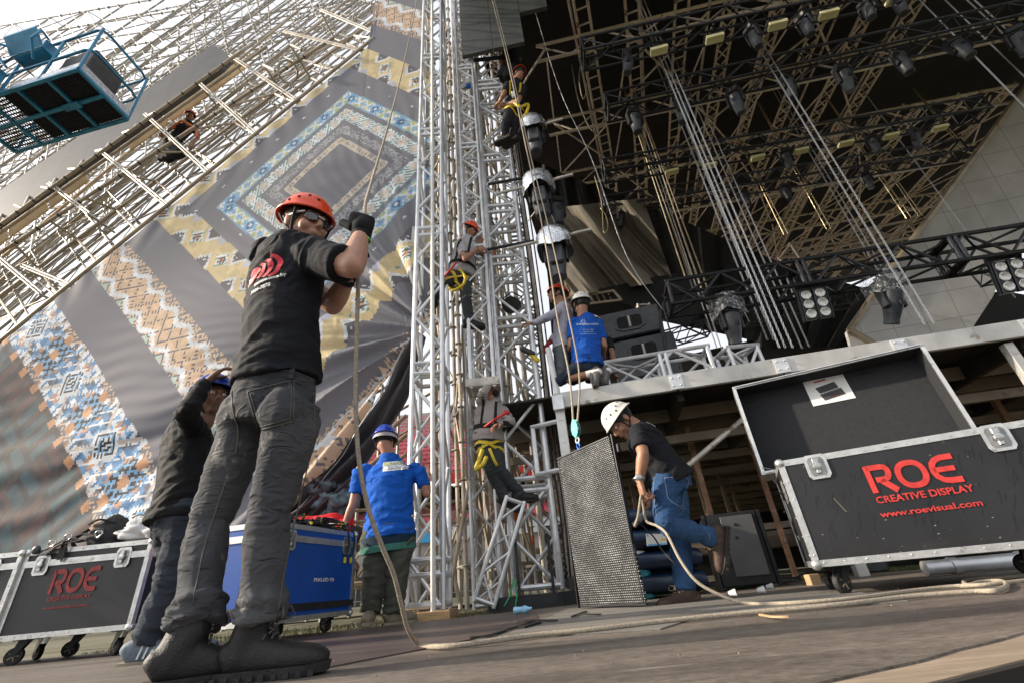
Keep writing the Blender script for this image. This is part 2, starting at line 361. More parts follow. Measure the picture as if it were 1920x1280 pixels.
for (a, b, m_) in ((560, 672, adr), (760, 838, adb), (842, 900, adw), (904, 955, adw), (958, 1100, adw)):
    mb = MB(); xa, xb = P(a, 1000, SY-.3).x, P(b, 1000, SY-.3).x; mb.box(((xa+xb)/2, SY-.3, (zb0+zb1)/2), xb-xa, .06, zb1-zb0)
    mb.build('advert_board', m_, ST)
mb = MB()
for tx, px_ in (('50', 856), ('LANTE', 884), ('CO', 925), ('oi', 812)): mb.add(text_mb(tx, P(px_, 1005, SY-.36), (1, 0, 0), (0, 0, 1), .36, bold=.02))
mb.build('advert_lettering', ink, ST)
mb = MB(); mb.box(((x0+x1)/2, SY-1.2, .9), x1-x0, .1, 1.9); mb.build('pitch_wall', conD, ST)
mb = MB()
for k in range(80): mb.box((x0+k*.85, SY-1.8, 1.15), .05, .05, 2.3)
for z in (.3, 1.2, 2.3): mb.box(((x0+x1)/2, SY-1.8, z), x1-x0, .05, .05)
mb.build('pitch_railing', M['scaffold'], ST)
seatm = mat('seat_plastic', (.60, .11, .15), .45, 0, var=.25, vs=.4)
mb = MB(); mb.box((0, 0, .42), .36, .40, .05); mb.box((0, .2, .63), .36, .05, .36, bev=.015); mb.box((0, .05, .2), .06, .06, .4)
s0 = mb.build('stadium_chair', seatm); tag(s0, 'small red plastic seat in the rows of the lower tier behind the towers', 'seat', 'red seats of the lower tier')
cnt = 0; half = MB()
def seat_q(mbx, x, y, z):
    mbx.box((x, y, z+.42), .35, .40, .05); mbx.box((x, y+.2, z+.62), .35, .05, .34)
for i in range(n):
    z = zl0+(zl1-zl0)*i/n; y = SY+.8*i+.45; k = 0
    for k in range(92):
        x = -22+k*.5
        if k % 17 == 16: continue
        vis = -10.5 < x < 2.2
        if vis and cnt < 216:
            o = s0 if cnt == 0 else s0.copy()
            if cnt: COL.objects.link(o)
            o.location = (x, y, z); cnt += 1
        else: seat_q(half, x, y, z)
for i in range(nu):
    z = zu0+(zu1*1.22-zu0)*i/nu
    for k in range(84):
        if k % 19 == 18: continue
        seat_q(half, -26+k*.5, SY+1+.75*i+.05, z)
ob = half.build('stadium_chairs', seatm); tag(ob, 'mass of red plastic seats filling both tiers of the far stand', 'seats', None, 'stuff')
# ---------------------------------------------------------------- truss maker
def truss(name, label, p0, p1, w, h, up, rc, rb, bay, m, group=None, cat='truss', joints=(), n=6, tri=False, rungs=False, ends=True):
    p0 = Vector(p0); p1 = Vector(p1); d = (p1-p0); L = d.length; d /= L; up = Vector(up); up = (up-d*up.dot(d)).normalized(); sd = d.cross(up)
    T = thing(name, label, cat, tuple(p0), group)
    cs = [sd*(w/2)+up*(h/2), sd*(-w/2)+up*(h/2), sd*(-w/2)-up*(h/2), sd*(w/2)-up*(h/2)]
    if tri: cs = [up*(h/2), sd*(-w/2)-up*(h/2), sd*(w/2)-up*(h/2)]
    if w == 0: cs = [up*(h/2), -up*(h/2)]
    for c in cs: MB().tube(p0+c, p1+c, rc, max(n, 8)).build('chord', m, T, 40)
    k = max(1, round(L/bay)); br = MB(); nc = len(cs); faces = [(i, (i+1) % nc) for i in range(nc)] if nc > 2 else [(0, 1)]
    for i in range(k):
        a = L*i/k; b = L*(i+1)/k
        for fi, (u, v) in enumerate(faces):
            if rungs: br.tube(p0+d*a+cs[u], p0+d*a+cs[v], rb, n)
            else:
                if (i+fi) % 2: u, v = v, u
                br.tube(p0+d*a+cs[u], p0+d*b+cs[v], rb, n)
    br.build('lacing', m, T, 40)
    J = sorted(list(joints) + ([rc*1.2, L-rc*1.2] if ends else []))
    while J:
        grp_ = [a for a in J if a-J[0] < .2]; J = J[len(grp_):]; jm = MB()
        for a in grp_:
            for (u, v) in faces: jm.tube(p0+d*a+cs[u], p0+d*a+cs[v], rc*.95, max(n, 8))
        jm.build('joint_frame', m, T, 40)
    return T
A_ = M['aluminium']; up_z = V(0, 0, 1)
# left tower: foot at 4.6 m, on a timber pad
TL = P(803, 1156, 4.62); TL.z = .06
jl = []
for j in range(1, 7): jl += [j*1.95-.06-1.62, j*1.95+.06-1.62]
Tl = truss('truss_tower', 'silver box truss tower standing on a timber block at the right edge of the banner', TL, TL+V(.10, 0, 11.8), .32, .34, V(0, 1, 0), .029, .019, .42, A_, 'truss towers carrying the roof', 'truss tower', joints=jl, n=8)
mb = MB(); mb.box((TL.x, TL.y+.0, .01), .46, .46, .085, bev=.006); tag(recenter(mb.build('timber_block', M['wood_new'])), 'pale timber block under the foot of the left truss tower', 'timber block')
# the extra outer tube the banner is laced to
eo_ = P(812, 1130, 4.42); eo_.z = 0
tag(recenter(MB().tube(eo_, eo_+V(0, 0, 12.4), .022, 10).build('banner_pole', M['white_paint'], smooth=40)), 'white upright pole the right edge of the banner is laced to', 'pole')
# right tower
TR = V(.03, 5.30, .12)
jr = []
for z in (.95, 3.0, 3.12+.9, 5.0, 5.12+1, 8, 8.12, 10): jr += [z, z+.13]
Tr = truss('truss_tower', 'silver box truss tower with the hanging foil-hooded lights on its right side', TR, TR+V(.02, 0, 12.6), .46, .46, V(0, 1, 0), .031, .020, .50, A_, 'truss towers carrying the roof', 'truss tower', joints=jr, n=8)
# middle truss hanging between them
pb = P(908, 735, 5.0)
Tm = truss('truss_tower', 'middle silver box truss whose lower end stops above the helmetless rigger', pb, pb+V(.02, 0, 12-pb.z), .27, .30, V(0, 1, 0), .024, .014, .30, A_, 'truss towers carrying the roof', 'truss tower', joints=[2.0, 2.1, 4.1, 4.2, 6.2, 6.3], n=8)
mb = MB(); mb.box(tuple(pb+V(0, 0, .03)), .40, .36, .03, bev=.004); mb.box(tuple(pb+V(0, -.17, .07)), .40, .02, .09); mb.build('base_plate', M['alu_old'], Tm)
# short truss leaning at the foot of the right tower
q0, q1 = P(910, 1118, 4.9), P(966, 938, 5.0); q0.z = .05
truss('leaning_truss', 'short silver truss section leaning against the foot of the right tower', q0-V(.02, 0, 0), q1, .19, .19, V(0, 1, .2), .021, .013, .26, A_, None, 'truss', n=8)
# another tower further back on the right of it, warm in the light, with cables
for (px_, Y, w_, lab) in ((1012, 6.2, .30, 'weathered truss leg behind the right tower, wrapped in black cables'), ):
    b0 = P(px_+38, 1090, Y); b0.z = 0
    truss('truss_tower', lab, b0, b0+V(.0, 0, 12.5), w_, w_, V(0, 1, 0), .022, .012, .27, M['alu_old'], 'truss towers carrying the roof', 'truss tower', joints=[2, 4, 6, 8, 10])
for (x_, y_, w_, lab, m_) in ((-.52, 5.75, .30, 'silver box truss leg standing behind the gap between the two front towers', A_), (.30, 6.6, .34, 'pale truss leg seen through the right tower', M['alu_old'])):
    truss('truss_tower', lab, V(x_, y_, 0), V(x_, y_, 13.0), w_, w_, V(0, 1, 0), .024, .014, .36, m_, 'truss towers carrying the roof', 'truss tower', joints=[1.9, 2.0, 4.0, 4.1, 6.0, 6.1, 8, 8.1, 10, 10.1])
# dark steel base and sleeper under the right tower
mb = MB(); mb.box((.06, 5.25, .03), 1.05, .75, .13, bev=.01); mb.box((.42, 5.2, .16), .12, .7, .12); mb.box((-.16, 5.0, .3), .03, .03, .62); mb.box((.17, 4.98, .3), .03, .03, .62)
tag(recenter(mb.build('ballast_base', M['black_steel'])), 'dark steel ballast base under the right truss tower', 'tower base')
# ---------------------------------------------------------------- scaffold between the towers
def rosette(mb, p, r=.055): mb.lathe(p, [(r*.5, -.012), (r, -.006), (r, .006), (r*.5, .012)], n=8)
SC = thing('scaffold_tower', 'weathered system scaffold tower with rosettes between the two truss towers', 'scaffold', (-.5, 6.5, 0))
posts = [(-.72, 6.3), (-.58, 6.55), (-.38, 6.25), (-.33, 6.45), (-.18, 6.6), (.02, 7.3), (-.62, 8.0), (-.1, 8.2), (-1.35, 7.0), (-1.5, 8.2), (-1.1, 6.6), (-.80, 6.0), (-.65, 6.05), (-.52, 6.2), (-.93, 6.35)]
for i, (x, y) in enumerate(posts):
    mb = MB(); r = .050 if i == 2 else .028
    mb.tube((x, y, 0), (x, y, 13.5), r, 8); mb.build('standard', M['scaffold'], SC, 40)
mb = MB(); ro = None; nro = 0
for i, (x, y) in enumerate(posts):
    z = .45
    while z < 13:
        if i in (0, 1, 2, 3, 4, 5) and z < 8.6:
            if ro is None: q = MB(); rosette(q, world_loc(SC)); ro = q.build('rosette', M['scaffold'], SC); ob = ro; ro_me = ro.data
            else: ob = link('rosette', ro_me, SC)
            ob.location = V(x, y, z)-world_loc(SC); s_ = 1.4 if i == 2 else 1; ob.scale = (s_, s_, 1); nro += 1
        else: rosette(mb, V(x, y, z))
        z += .5
mb.build('rosettes', M['scaffold'], SC, kind='stuff')
mb = MB(); pr = [(0, 4), (4, 5), (4, 6), (5, 7), (6, 7), (0, 10), (10, 8), (8, 9), (9, 6), (2, 3), (3, 1), (10, 0), (11, 12), (12, 13), (14, 11), (14, 12)]
for (i, j) in pr:
    z = .45
    while z < 13.2: MB().tube((*posts[i], z), (*posts[j], z), .022, 6).build('ledger', M['scaffold'], SC, 40); z += 2.0
mb = MB(); k = 0
for (i, j) in ((0, 6), (4, 7), (8, 9), (10, 9), (6, 9), (1, 5), (10, 6), (4, 5), (11, 13), (14, 12), (12, 0)):
    z = .5
    while z < 12:
        a, b = (i, j) if k % 2 else (j, i); MB().tube((*posts[a], z), (*posts[b], z+2.0), .022, 6).build('diagonal', M['scaffold_tan'], SC, 40); z += 2; k += 1
mb = MB()
for (i, zs) in ((0, (1.0, 3.3, 5.2, 7.4)), (2, (1.12, 3.3, 5.6, 8.2)), (4, (.95, 2.5, 5.5)), (5, (.7, 2.8, 7))):
    for z in zs:
        r = .0535 if i == 2 else .031
        MB().tube((*posts[i], z), (*posts[i], z+.13), r, 8).build('tape_mark', M['orange_tape'], SC, 40)
# inclined pale tubes crossing in front of it
mb = MB()
for (a, b, Y) in (((905, 860), (965, 1090), 5.9), ((925, 830), (975, 1080), 6.0), ((862, 1130), (828, 960), 5.7), ((845, 1100), (880, 905), 5.6), ((940, 600), (1012, 845), 6.1)):
    MB().tube(P(*a, Y), P(*b, Y), .024, 8).build('brace_tube', M['scaffold_tan'], SC, 40)
# scaffold behind the banner's lower corner, left of the tower
SB = thing('scaffold_bay', 'brown scaffold frame under the gathered lower corner of the banner', 'scaffold', (-3, 7.5, 0))
mb = MB(); mc = MB()
for i in range(7):
    for j in range(3):
        x = -4.6+i*.62; y = 6.6+j*1.0
        MB().tube((x, y, 0), (x, y, 1.9+.32*i), .026, 6).build('standard', M['scaffold'], SB, 40)
        if i < 6:
            for z in (.4, 1.3, 1.9+.3*i): mc.tube((x, y, z), (x+.62, y, z+(.3 if z > 1.5 else 0)), .024, 6)
            mc.tube((x, y, .4), (x+.62, y, 1.3), .02, 6)
        if j < 2:
            for z in (.4, 1.3): mc.tube((x, y, z), (x, y+1, z), .022, 6)
mc.build('ledger_grid', M['scaffold_tan'], SB, 40)
for k in range(4):   # the sloping brown rails that climb to the right
    a, b = P(590, 905+k*28, 5.6+k*.3), P(762, 742+k*36, 5.9+k*.3); mb = MB(); mb.tube(a-(b-a)*.3, b, .03, 8); mb.build('sloping_rail', M['scaffold_tan'], SB, 40)
# ---------------------------------------------------------------- banner
BO = V(-.95, 4.75, 0); BN = V(.155, 1, 0).normalized()
def BP(x, y, off=0.0): return PP(x, y, BO+BN*off, BN)
AM = (-0.46754517125595446, -0.4458623392277956, 3.4854276444691865); BM = (-0.4580272983913593, 0.44226261852335825, -1.969247125852357)
G = (.185, .188, .225); WH = (.80, .84, .90); TAN = (.72, .52, .36); YEL = (.74, .60, .32); LB = (.22, .46, .74); DB = (.05, .15, .32); YG = (.52, .58, .22)
TE = (.16, .34, .33); OR = (.62, .33, .18); DK = (.035, .03, .035); BR = (.16, .11, .07); PALE = (.66, .60, .50); MID = (.30, .30, .33)
def h2(i, j): return ((i*73856093) ^ (j*19349663) ^ ((i+j)*83492791)) & 1023
def banner_colour(a, b):
    r = max(abs(a), abs(b)); onb = abs(b) >= abs(a)
    l = a if onb else b
    T = .052
    def tl(lo, hi, n, per):   # tile indices across and along
        i = int((r-lo)/(hi-lo)*n); return max(0, min(n-1, i)), int(math.floor(l/((hi-lo)/n)))
    if r > 1.02:
        s_ = (1.0 if b < 0 else 1.10) if onb else (1.13 if a < 0 else 1.06); r = max(1.01, r/s_)
    if r < .34: return G
    if r < .42:
        i, j = tl(.34, .42, 4, 0); return PALE if (i in (0, 3) or j % 5 in (0, 1)) else (TAN if j % 5 == 3 else MID)
    if r < .47: return G
    if r < .57:
        i, j = tl(.47, .57, 6, 0); return (.42, .43, .46) if h2(i, j) % 5 < 3 else G
    if r < .625: return G
    if r < .78:
        i, j = tl(.625, .78, 9, 0); m = j % 12; d = abs(i-4)+abs(m-6)
        if d < 1: return OR
        if d < 3: return (.66, .60, .55)
        if d < 4: return (.78, .66, .58)
        if d < 5: return (.55, .60, .58)
        if d > 8: return TE if i in (0, 8) or d > 9 else WH
        return WH if (i+2*m) % 3 else TE
    if r < .835: return G
    if r < 1.0:
        i, j = tl(.835, 1.0, 10, 0); m = j % 28
        if i in (0, 9): return (.22, .44, .62)
        if m < 10:
            d = max(abs(i-4.5), abs(m-4.5)); d1 = abs(i-4.5)+abs(m-4.5)
            if d < 1: return WH
            if d1 < 4: return DB
            if d1 < 6: return LB
            return WH if (i+m) % 2 else LB
        u = (m-10) % 9
        if abs(abs(i-4.5)-abs(u-4)) < .8: return WH
        if abs(i-4.5) > abs(u-4)+1.2: return YG
        if i in (4, 5): return LB
        return YG if u in (1, 2, 6, 7) else (.40, .55, .62)
    if r < 1.18:
        i, j = int((r-1.0)/.018), int(math.floor(l/.018))
        return WH if (i == 2 and j % 22 < 2) else G
    if r < 1.51:
        i, j = tl(1.18, 1.51, 15, 0); m = j % 26; c = abs(i-7)
        e = abs(m-13)
        z = abs(m % 26-13)*.9-1
        if m < 8 and i > 9+abs(m-4): return WH if (i == 12 and m == 4) else (.10, .10, .125)
        if m > 16 and i < 5-abs(m-20): return WH if (i == 2 and m == 20) else (.10, .095, .11)
        if (m < 10 and i in (9+abs(m-4), 8+abs(m-4))) or (m > 14 and i in (5-abs(m-20), 6-abs(m-20))): return WH
        if 2 < c+abs(m-13)*.8 < 4.2: return WH if (i+m) % 3 else TE
        if c+abs(m-13)*.8 <= 2.2: return OR if (i+m) % 2 else DK
        if c > 3 and abs(m-2) < c-3: return (.58, .60, .70)
        return YEL
    if r < 1.88: return G
    if r < 2.31:
        i, j = tl(1.88, 2.31, 20, 0); m = j % 16; zg = abs(m-8)
        if 1 <= i-zg*.5 < 3.2 or 13.5 <= i-zg*.5 < 15.7: return WH
        d = (i+m) % 8; e = (i-m) % 8
        if d == 0 or e == 0: return (.15, .145, .17)
        if i-zg*.5 < 2: return TAN if (i+m) % 3 else G
        if i-zg*.5 >= 17: return (.50, .62, .55)
        if (i % 8 == 4 and m % 8 == 4): return WH
        return (TAN, (.80, .62, .47), (.70, .47, .30), TAN)[h2(i//2, m//2) % 4]
    if r < 2.74: return G
    if r < 3.25:
        i, j = tl(2.74, 3.25, 24, 0); M_ = 44; m = j % M_; c = abs(i-11.5); e = abs(m-22); d = c+e
        if m < 7 or m > 37:
            mm = min(m, M_-m); q = (i % 8, mm)
            if i % 8 in (3, 4) and mm in (3, 4): return WH
            if i % 8 in (2, 3, 4, 5) and mm < 3: return OR
            if i < 4 or i > 19: return G if (i+m) % 3 else TAN
            return LB if (i//2+m//2) % 2 else DK
        if d < 3: return WH if int(d) % 2 else DK
        if d < 5: return LB if (i+m) % 2 else WH
        if d < 6.5: return DK
        if d < 8: return WH
        k = h2(int(c)//2+7, int(e)//3+3) % 5 if int(e) % 6 else 3
        if abs(c-e) < 1.2: return (.62, .56, .50)
        return (LB, WH, (.12, .12, .15), (.10, .25, .50), OR)[k] if (i+m) % 7 else WH
    i, j = int((r-3.25)/.045), int(math.floor(l/.045))
    bi, bj = i//6, j//7; hh = h2(bi, bj); u, v = i % 6, j % 7
    if r < 3.32 and j % 6 < 2: return OR
    if hh % 3 == 0: pat = (u in (1, 2, 4, 5)) and v not in (0, 6)
    elif hh % 3 == 1: pat = (v in (1, 2, 5, 6)) and u != 0
    else: pat = max(abs(u-3), abs(v-3)) in (1, 3)
    if pat: return (.070, .125, .150) if hh % 5 else (.13, .085, .085)
    return (.070, .069, .08) if (i+j) % 9 else (.12, .09, .085)
def interp(x, pts):
    if x <= pts[0][0]: return pts[0][1]
    for (a, b), (c, d) in zip(pts, pts[1:]):
        if x <= c: return b+(d-b)*(x-a)/(c-a)
    return pts[-1][1]
top_e = [(-120, 744), (0, 645), (690, 88), (700, 60), (709, -60), (770, -300), (806, -420)]
bot_e = [(-120, 1070), (330, 1050), (480, 1010), (560, 935), (620, 880), (680, 806), (730, 715), (770, 652), (806, 612)]
def banner():
    def uz(pts): return sorted((-(BP(x, y).x+.95)*1.012, BP(x, y).z) for x, y in pts)
    T_, B_ = uz([(-120, 744), (0, 645), (690, 88), (700, 60), (709, -10), (712, -60), (806, -70)]), uz(bot_e)
    U = np.arange(.035, 8.02, .026); ZL = np.arange(.9, 13.2, .028); nx, nz_ = len(U)-1, len(ZL)-1; mb = MB(); cols = []
    zt = np.array([interp(v, T_) for v in U])[:, None]; zb = np.array([interp(v, B_) for v in U])[:, None]
    Zc = np.clip(ZL[None, :], zb, zt); px_ = -U/1.012-.95; py_ = BO.y+(BO.x-px_)*.155
    flat = np.stack([px_[:, None]*np.ones_like(Zc), py_[:, None]*np.ones_like(Zc), Zc], 2)
    u = -(flat[:, :, 0]+.95)*1.012; zz = flat[:, :, 2]
    a = AM[0]*u+AM[1]*zz+AM[2]; b = BM[0]*u+BM[1]*zz+BM[2]
    # folds: tension rays spreading from the gathered right lower corner, sag near the bottom
    cx, cz = .03, 3.0; du = u-cx; dz = zz-cz; ang = np.arctan2(dz, du+1e-6); rad = np.hypot(du, dz)
    tt = (zz-zb)/(zt-zb)
    low = np.clip(1-(tt)/.36, 0, 1)*np.clip((zz-6.2)*-.8+1, 0, 1); fold = np.zeros_like(u)
    for k, (fr_, am, ph) in enumerate(((17, .10, .3), (31, .045, 1.7), (53, .02, .9))): fold += am*np.sin(ang*fr_+ph+.35*np.sin(rad*1.3+k))
    env = low**1.1*np.clip(rad/.9, 0.15, 1.0)*np.clip(1.5-rad/5.5, .85, 1)
    disp = fold*env*1.1
    topf = np.clip(1-(1-tt)/.13, 0, 1)
    disp += .010*topf*np.sin((u)*14+3*np.sin(zz*2))*np.clip(u-1.3, 0, 1)
    bill = (.05*np.sin(u*1.1+zz*.6)+.02*np.sin(zz*1.9-u*.7))*np.clip(u/2, 0, 1)
    disp += bill*np.clip(tt*(1-tt)*4, 0, 1)
    disp += .006*np.sin(ang*110+np.sin(rad*4)*1.5)*np.clip(1-tt*1.1, 0, 1)
    sh = low**2*.05*np.sin(ang*17+1.9)
    pts = flat.copy(); pts[:, :, 0] += BN.x*disp; pts[:, :, 1] += BN.y*disp
    for i in range(nx):   # colours one per small face
        for j in range(nz_):
            c_ = banner_colour((a[i, j]+a[i+1, j+1])/2+sh[i, j], (b[i, j]+b[i+1, j+1])/2+sh[i, j]); f_ = .20 if b[i, j] > -2 else .03
            if c_ is not G: g_ = .84+.30*(h2(int(math.floor(a[i, j]/.052)), int(math.floor(b[i, j]/.052)))/1023); c_ = tuple(q*g_ for q in c_)
            cols.append(tuple(q*(1-f_)+.32*f_ for q in c_))
    mb.grid([[Vector(q) for q in r] for r in pts.tolist()])
    keep = [k for k in range(nx*nz_) if (Zc[k//nz_, k % nz_+1]-Zc[k//nz_, k % nz_] > 1e-6) or (Zc[k//nz_+1, k % nz_+1]-Zc[k//nz_+1, k % nz_] > 1e-6)]
    mb.f = [mb.f[k] for k in keep]; mb.m = [0]*len(mb.f); cols = [cols[k] for k in keep]
    m = bpy.data.materials.new('printed_cloth'); m.use_nodes = True; t = m.node_tree; N = t.nodes; B = N['Principled BSDF']; B.inputs['Roughness'].default_value = .75
    at = N.new('ShaderNodeAttribute'); at.attribute_name = 'print'; t.links.new(at.outputs['Color'], B.inputs['Base Color'])
    tl_ = N.new('ShaderNodeBsdfTranslucent'); t.links.new(at.outputs['Color'], tl_.inputs['Color']); mx = N.new('ShaderNodeMixShader'); mx.inputs[0].default_value = .38
    t.links.new(B.outputs[0], mx.inputs[1]); t.links.new(tl_.outputs[0], mx.inputs[2]); t.links.new(mx.outputs[0], N['Material Output'].inputs[0])
    T = thing('banner', 'huge grey banner printed with nested stitched-looking diamond bands, hanging beside the left tower', 'banner', tuple(BP(400, 900)))
    o = mb.build('printed_sheet', m, T, 180)
    at = o.data.color_attributes.new('print', 'FLOAT_COLOR', 'CORNER'); c = np.repeat(np.array([(*q, 1) for q in cols], dtype=np.float32), 4, axis=0); at.data.foreach_set('color', c.ravel())
    # black lining strip that hangs free under the gathered corner
    e = [(790, 628), (768, 660), (735, 735), (700, 800), (655, 862), (610, 915), (560, 965), (500, 1010)]
    f = [(798, 632), (776, 690), (762, 745), (730, 810), (690, 870), (640, 925), (590, 980), (520, 1035)]
    rows = []
    for k in range(41):
        s_ = k/40*(len(e)-1); i = min(int(s_), len(e)-2); g = s_-i
        p = BP(e[i][0]+(e[i+1][0]-e[i][0])*g-14, e[i][1]+(e[i+1][1]-e[i][1])*g-10, -.06); q = BP(f[i][0]+(f[i+1][0]-f[i][0])*g, f[i][1]+(f[i+1][1]-f[i][1])*g, .10)
        rows.append([p.lerp(q, v/14)+BN*(.05*math.sin(v*.9+k*.22)+.02*math.sin(k*.6+v*.5)) for v in range(15)])
    lin = mat('lining', (.035, .033, .038), .38, 0, var=.2, vs=3, bump=.15, bs=14)
    MB().grid(rows).build('lining', lin, T, 180)
    MB().path([r[1]-BN*.02 for r in rows], .007, 5).build('hem_cord', M['steel_rope'], T, 180)
    mb = MB()   # lacing loops along the pole
    for k in range(46):
        y = 1+k*13.4; p = BP(806, y); mb.tube(p, V(eo_.x, eo_.y, p.z), .006, 4)
    mb.build('lacing_ties', M['white_paint'], T)
banner()
# crumpled dark plastic under the banner's corner
def crumple(c, r, name, m, seed=0, lab='', cat='', sc=(1, 1, 1), amp=.35, sub=28, flat_z=None):
    mb = MB(); rows = []
    for i in range(sub+1):
        t = math.pi*i/sub; row = []
        for k in range(sub*2):
            a = math.pi*k/sub; d = V(math.sin(t)*math.cos(a), math.sin(t)*math.sin(a), math.cos(t))
            q = 1+amp*(noise.noise(d*2.3+V(seed, 0, 0))+.5*abs(noise.noise(d*6+V(0, seed, 0)))+.25*noise.noise(d*13))
            p = V(d.x*r*sc[0]*q, d.y*r*sc[1]*q, d.z*r*sc[2]*q); row.append(Vector(c)+p)
        rows.append(row)
    if flat_z is not None:
        for row in rows:
            for p in row:
                if p.z < flat_z: p.z = flat_z
    mb.grid(rows, True); o = mb.build(name, m, smooth=180)
    if lab: tag(recenter(o), lab, cat)
    return o
dpl = mat('dark_plastic_sheet', (.05, .06, .075), .22, 0, var=.3, vs=4, bump=.4, bs=12)
crumple(P(598, 905, 5.0), .20, 'plastic_sheet', dpl, 4, 'crumpled dark plastic sheeting bundled under the banner behind the blue case', 'plastic sheet', (1, .6, .9), .5)
camo = mat('patterned_cloth', (.03, .05, .06), .7, 0, vs=14, col2=(.16, .24, .28))
crumple(P(625, 938, 5.1), .22, 'cloth_bundle', camo, 9, 'dark patterned cloth bundle lying below the dark plastic sheeting', 'cloth bundle', (1, .7, .8), .5)
# ============================================================ LEFT WING ABOVE THE BANNER
W1 = (BP(700, 75)-BP(0, 640)).normalized()             # along the wing's lower edge
W3 = BN; W2 = W1.cross(W3).normalized()
if W2.z < 0: W2 = -W2
WO = BP(0, 640); WL = (BP(700, 75)-WO).length
def WQ(s, t, d):
    a = BP(0, 640, d); b = BP(700, 75, d); return a + (b-a)*(s/WL) + W2*t
def winv(x, y, off=0):
    p = BP(x, y, off)-BN*off-WO; return p.dot(W1), p.dot(W2)
WG = thing('roof_wing', 'tan lattice beam running diagonally up along the top edge of the banner', 'lattice beam', tuple(WO))
Lw = winv(700, 75)[0]
def wl(p, q, o0=0.0, o1=None, ext=0): return BP(*p, o0), BP(*q, o0 if o1 is None else o1)
chs = [((-40, 672), (700, 72), .02), ((-40, 500), (625, 72), .05), ((-40, 465), (500, 88), .05), ((-60, 465), (455, 95), -.1), ((-40, 585), (700, 40), .5), ((-40, 560), (690, -30), .9), ((-40, 520), (560, 20), 1.2), ((-60, 425), (437, 118), .55)]
for a, b, off in chs:
    p, q = BP(*a, off), BP(*b, off); MB().tube(p-(q-p)*.03, q, .032, 10).build('chord', M['scaffold_tan'], WG, 40)
mb = MB()   # lacing of the front face between the 4th and 8th chords and down to the lower edge
def lerp2(a, b, t): return (a[0]+(b[0]-a[0])*t, a[1]+(b[1]-a[1])*t)
N_ = 10
for k in range(N_):
    t0, t1, tm = k/N_, (k+1)/N_, (k+.5)/N_
    mb.tube(BP(*lerp2((-60, 465), (455, 95), t0), -.1), BP(*lerp2((-60, 425), (437, 118), tm), .55), .022, 6)
    mb.tube(BP(*lerp2((-60, 425), (437, 118), tm), .55), BP(*lerp2((-60, 465), (455, 95), t1), -.1), .022, 6)
    mb.tube(BP(*lerp2((-40, 500), (625, 72), t0), .05), BP(*lerp2((-40, 585), (700, 40), tm), .5), .020, 6)
    mb.tube(BP(*lerp2((-40, 585), (700, 40), tm), .5), BP(*lerp2((-40, 672), (700, 72), t1), .02), .020, 6)
mb.build('lacing', M['scaffold_tan'], WG, 40)
mb = MB()   # paired struts across
for (a, b) in (((90, 345), (165, 402)), ((185, 283), (325, 398)), ((270, 215), (400, 335)), ((370, 155), (488, 262)), ((430, 105), (570, 200)), ((-5, 485), (75, 552)), ((40, 500), (150, 545)), ((530, 60), (690, 100)), ((600, 20), (700, 62))):
    p, q = BP(*a, .0), BP(*b, .06); d = W1*.045
    mb.tube(p, q, .018, 8); mb.tube(p+d, q+d, .018, 8); p2, q2 = p+BN*.6, q+BN*.5; mb.tube(p2, q2, .018, 8); mb.tube(p, p2, .02, 6); mb.tube(q, q2, .02, 6)
mb.build('cross_strut', M['scaffold'], WG, 40)
mb = MB()
ring = BP(540, 135, .1)
mb2 = [ring+W1*(.20*math.cos(a*math.pi/12))+W3*(.20*math.sin(a*math.pi/12)) for a in range(24)]
mb.path(mb2, .022, 6, closed=True); 
for s_ in (-1, 1):
    for u_ in (-1, 1): mb.tube(ring+W1*.34*s_+W3*.34*u_, ring+W1*.34*s_+W3*.34*u_-W2*.42, .03, 6)
for s_ in (-1, 1): mb.tube(ring+W1*.34*s_-W3*.34, ring+W1*.34*s_+W3*.34, .03, 6); mb.tube(ring+W3*.34*s_-W1*.34, ring+W3*.34*s_+W1*.34, .03, 6)
mb.build('sleeve_block', M['alu_old'], WG, 40)
for k in range(34):   # dark pins and clamps along the two front chords
    a, b, off = ((( -40, 500), (625, 72), .05), ((-60, 465), (455, 95), -.1))[k % 2]; p, q = BP(*a, off), BP(*b, off); c = p.lerp(q, .04+.92*(k//2)/17+.01*(k % 2)); d = (q-p).normalized()
    MB().tube(c-d*.012, c+d*.012, .040, 10).build('clamp', M['black_steel'], WG, 40)
# tan boards behind the upper chords
mb = MB()
for k in range(7):
    t0, t1 = k/7+.004, (k+1)/7-.004
    a = [(-60, 442), (430, 112)]; c = [(-60, 500), (470, 120)]
    p = [BP(*lerp2(*a, t0), .7), BP(*lerp2(*a, t1), .7), BP(*lerp2(*c, t1), .9), BP(*lerp2(*c, t0), .9)]
    if k in (3,): p[2] = p[2].lerp(p[1], .4); p[3] = p[3].lerp(p[0], .3)
    mb.prism(p, BN*.03)
mb.build('board', M['tan_board'], WG)
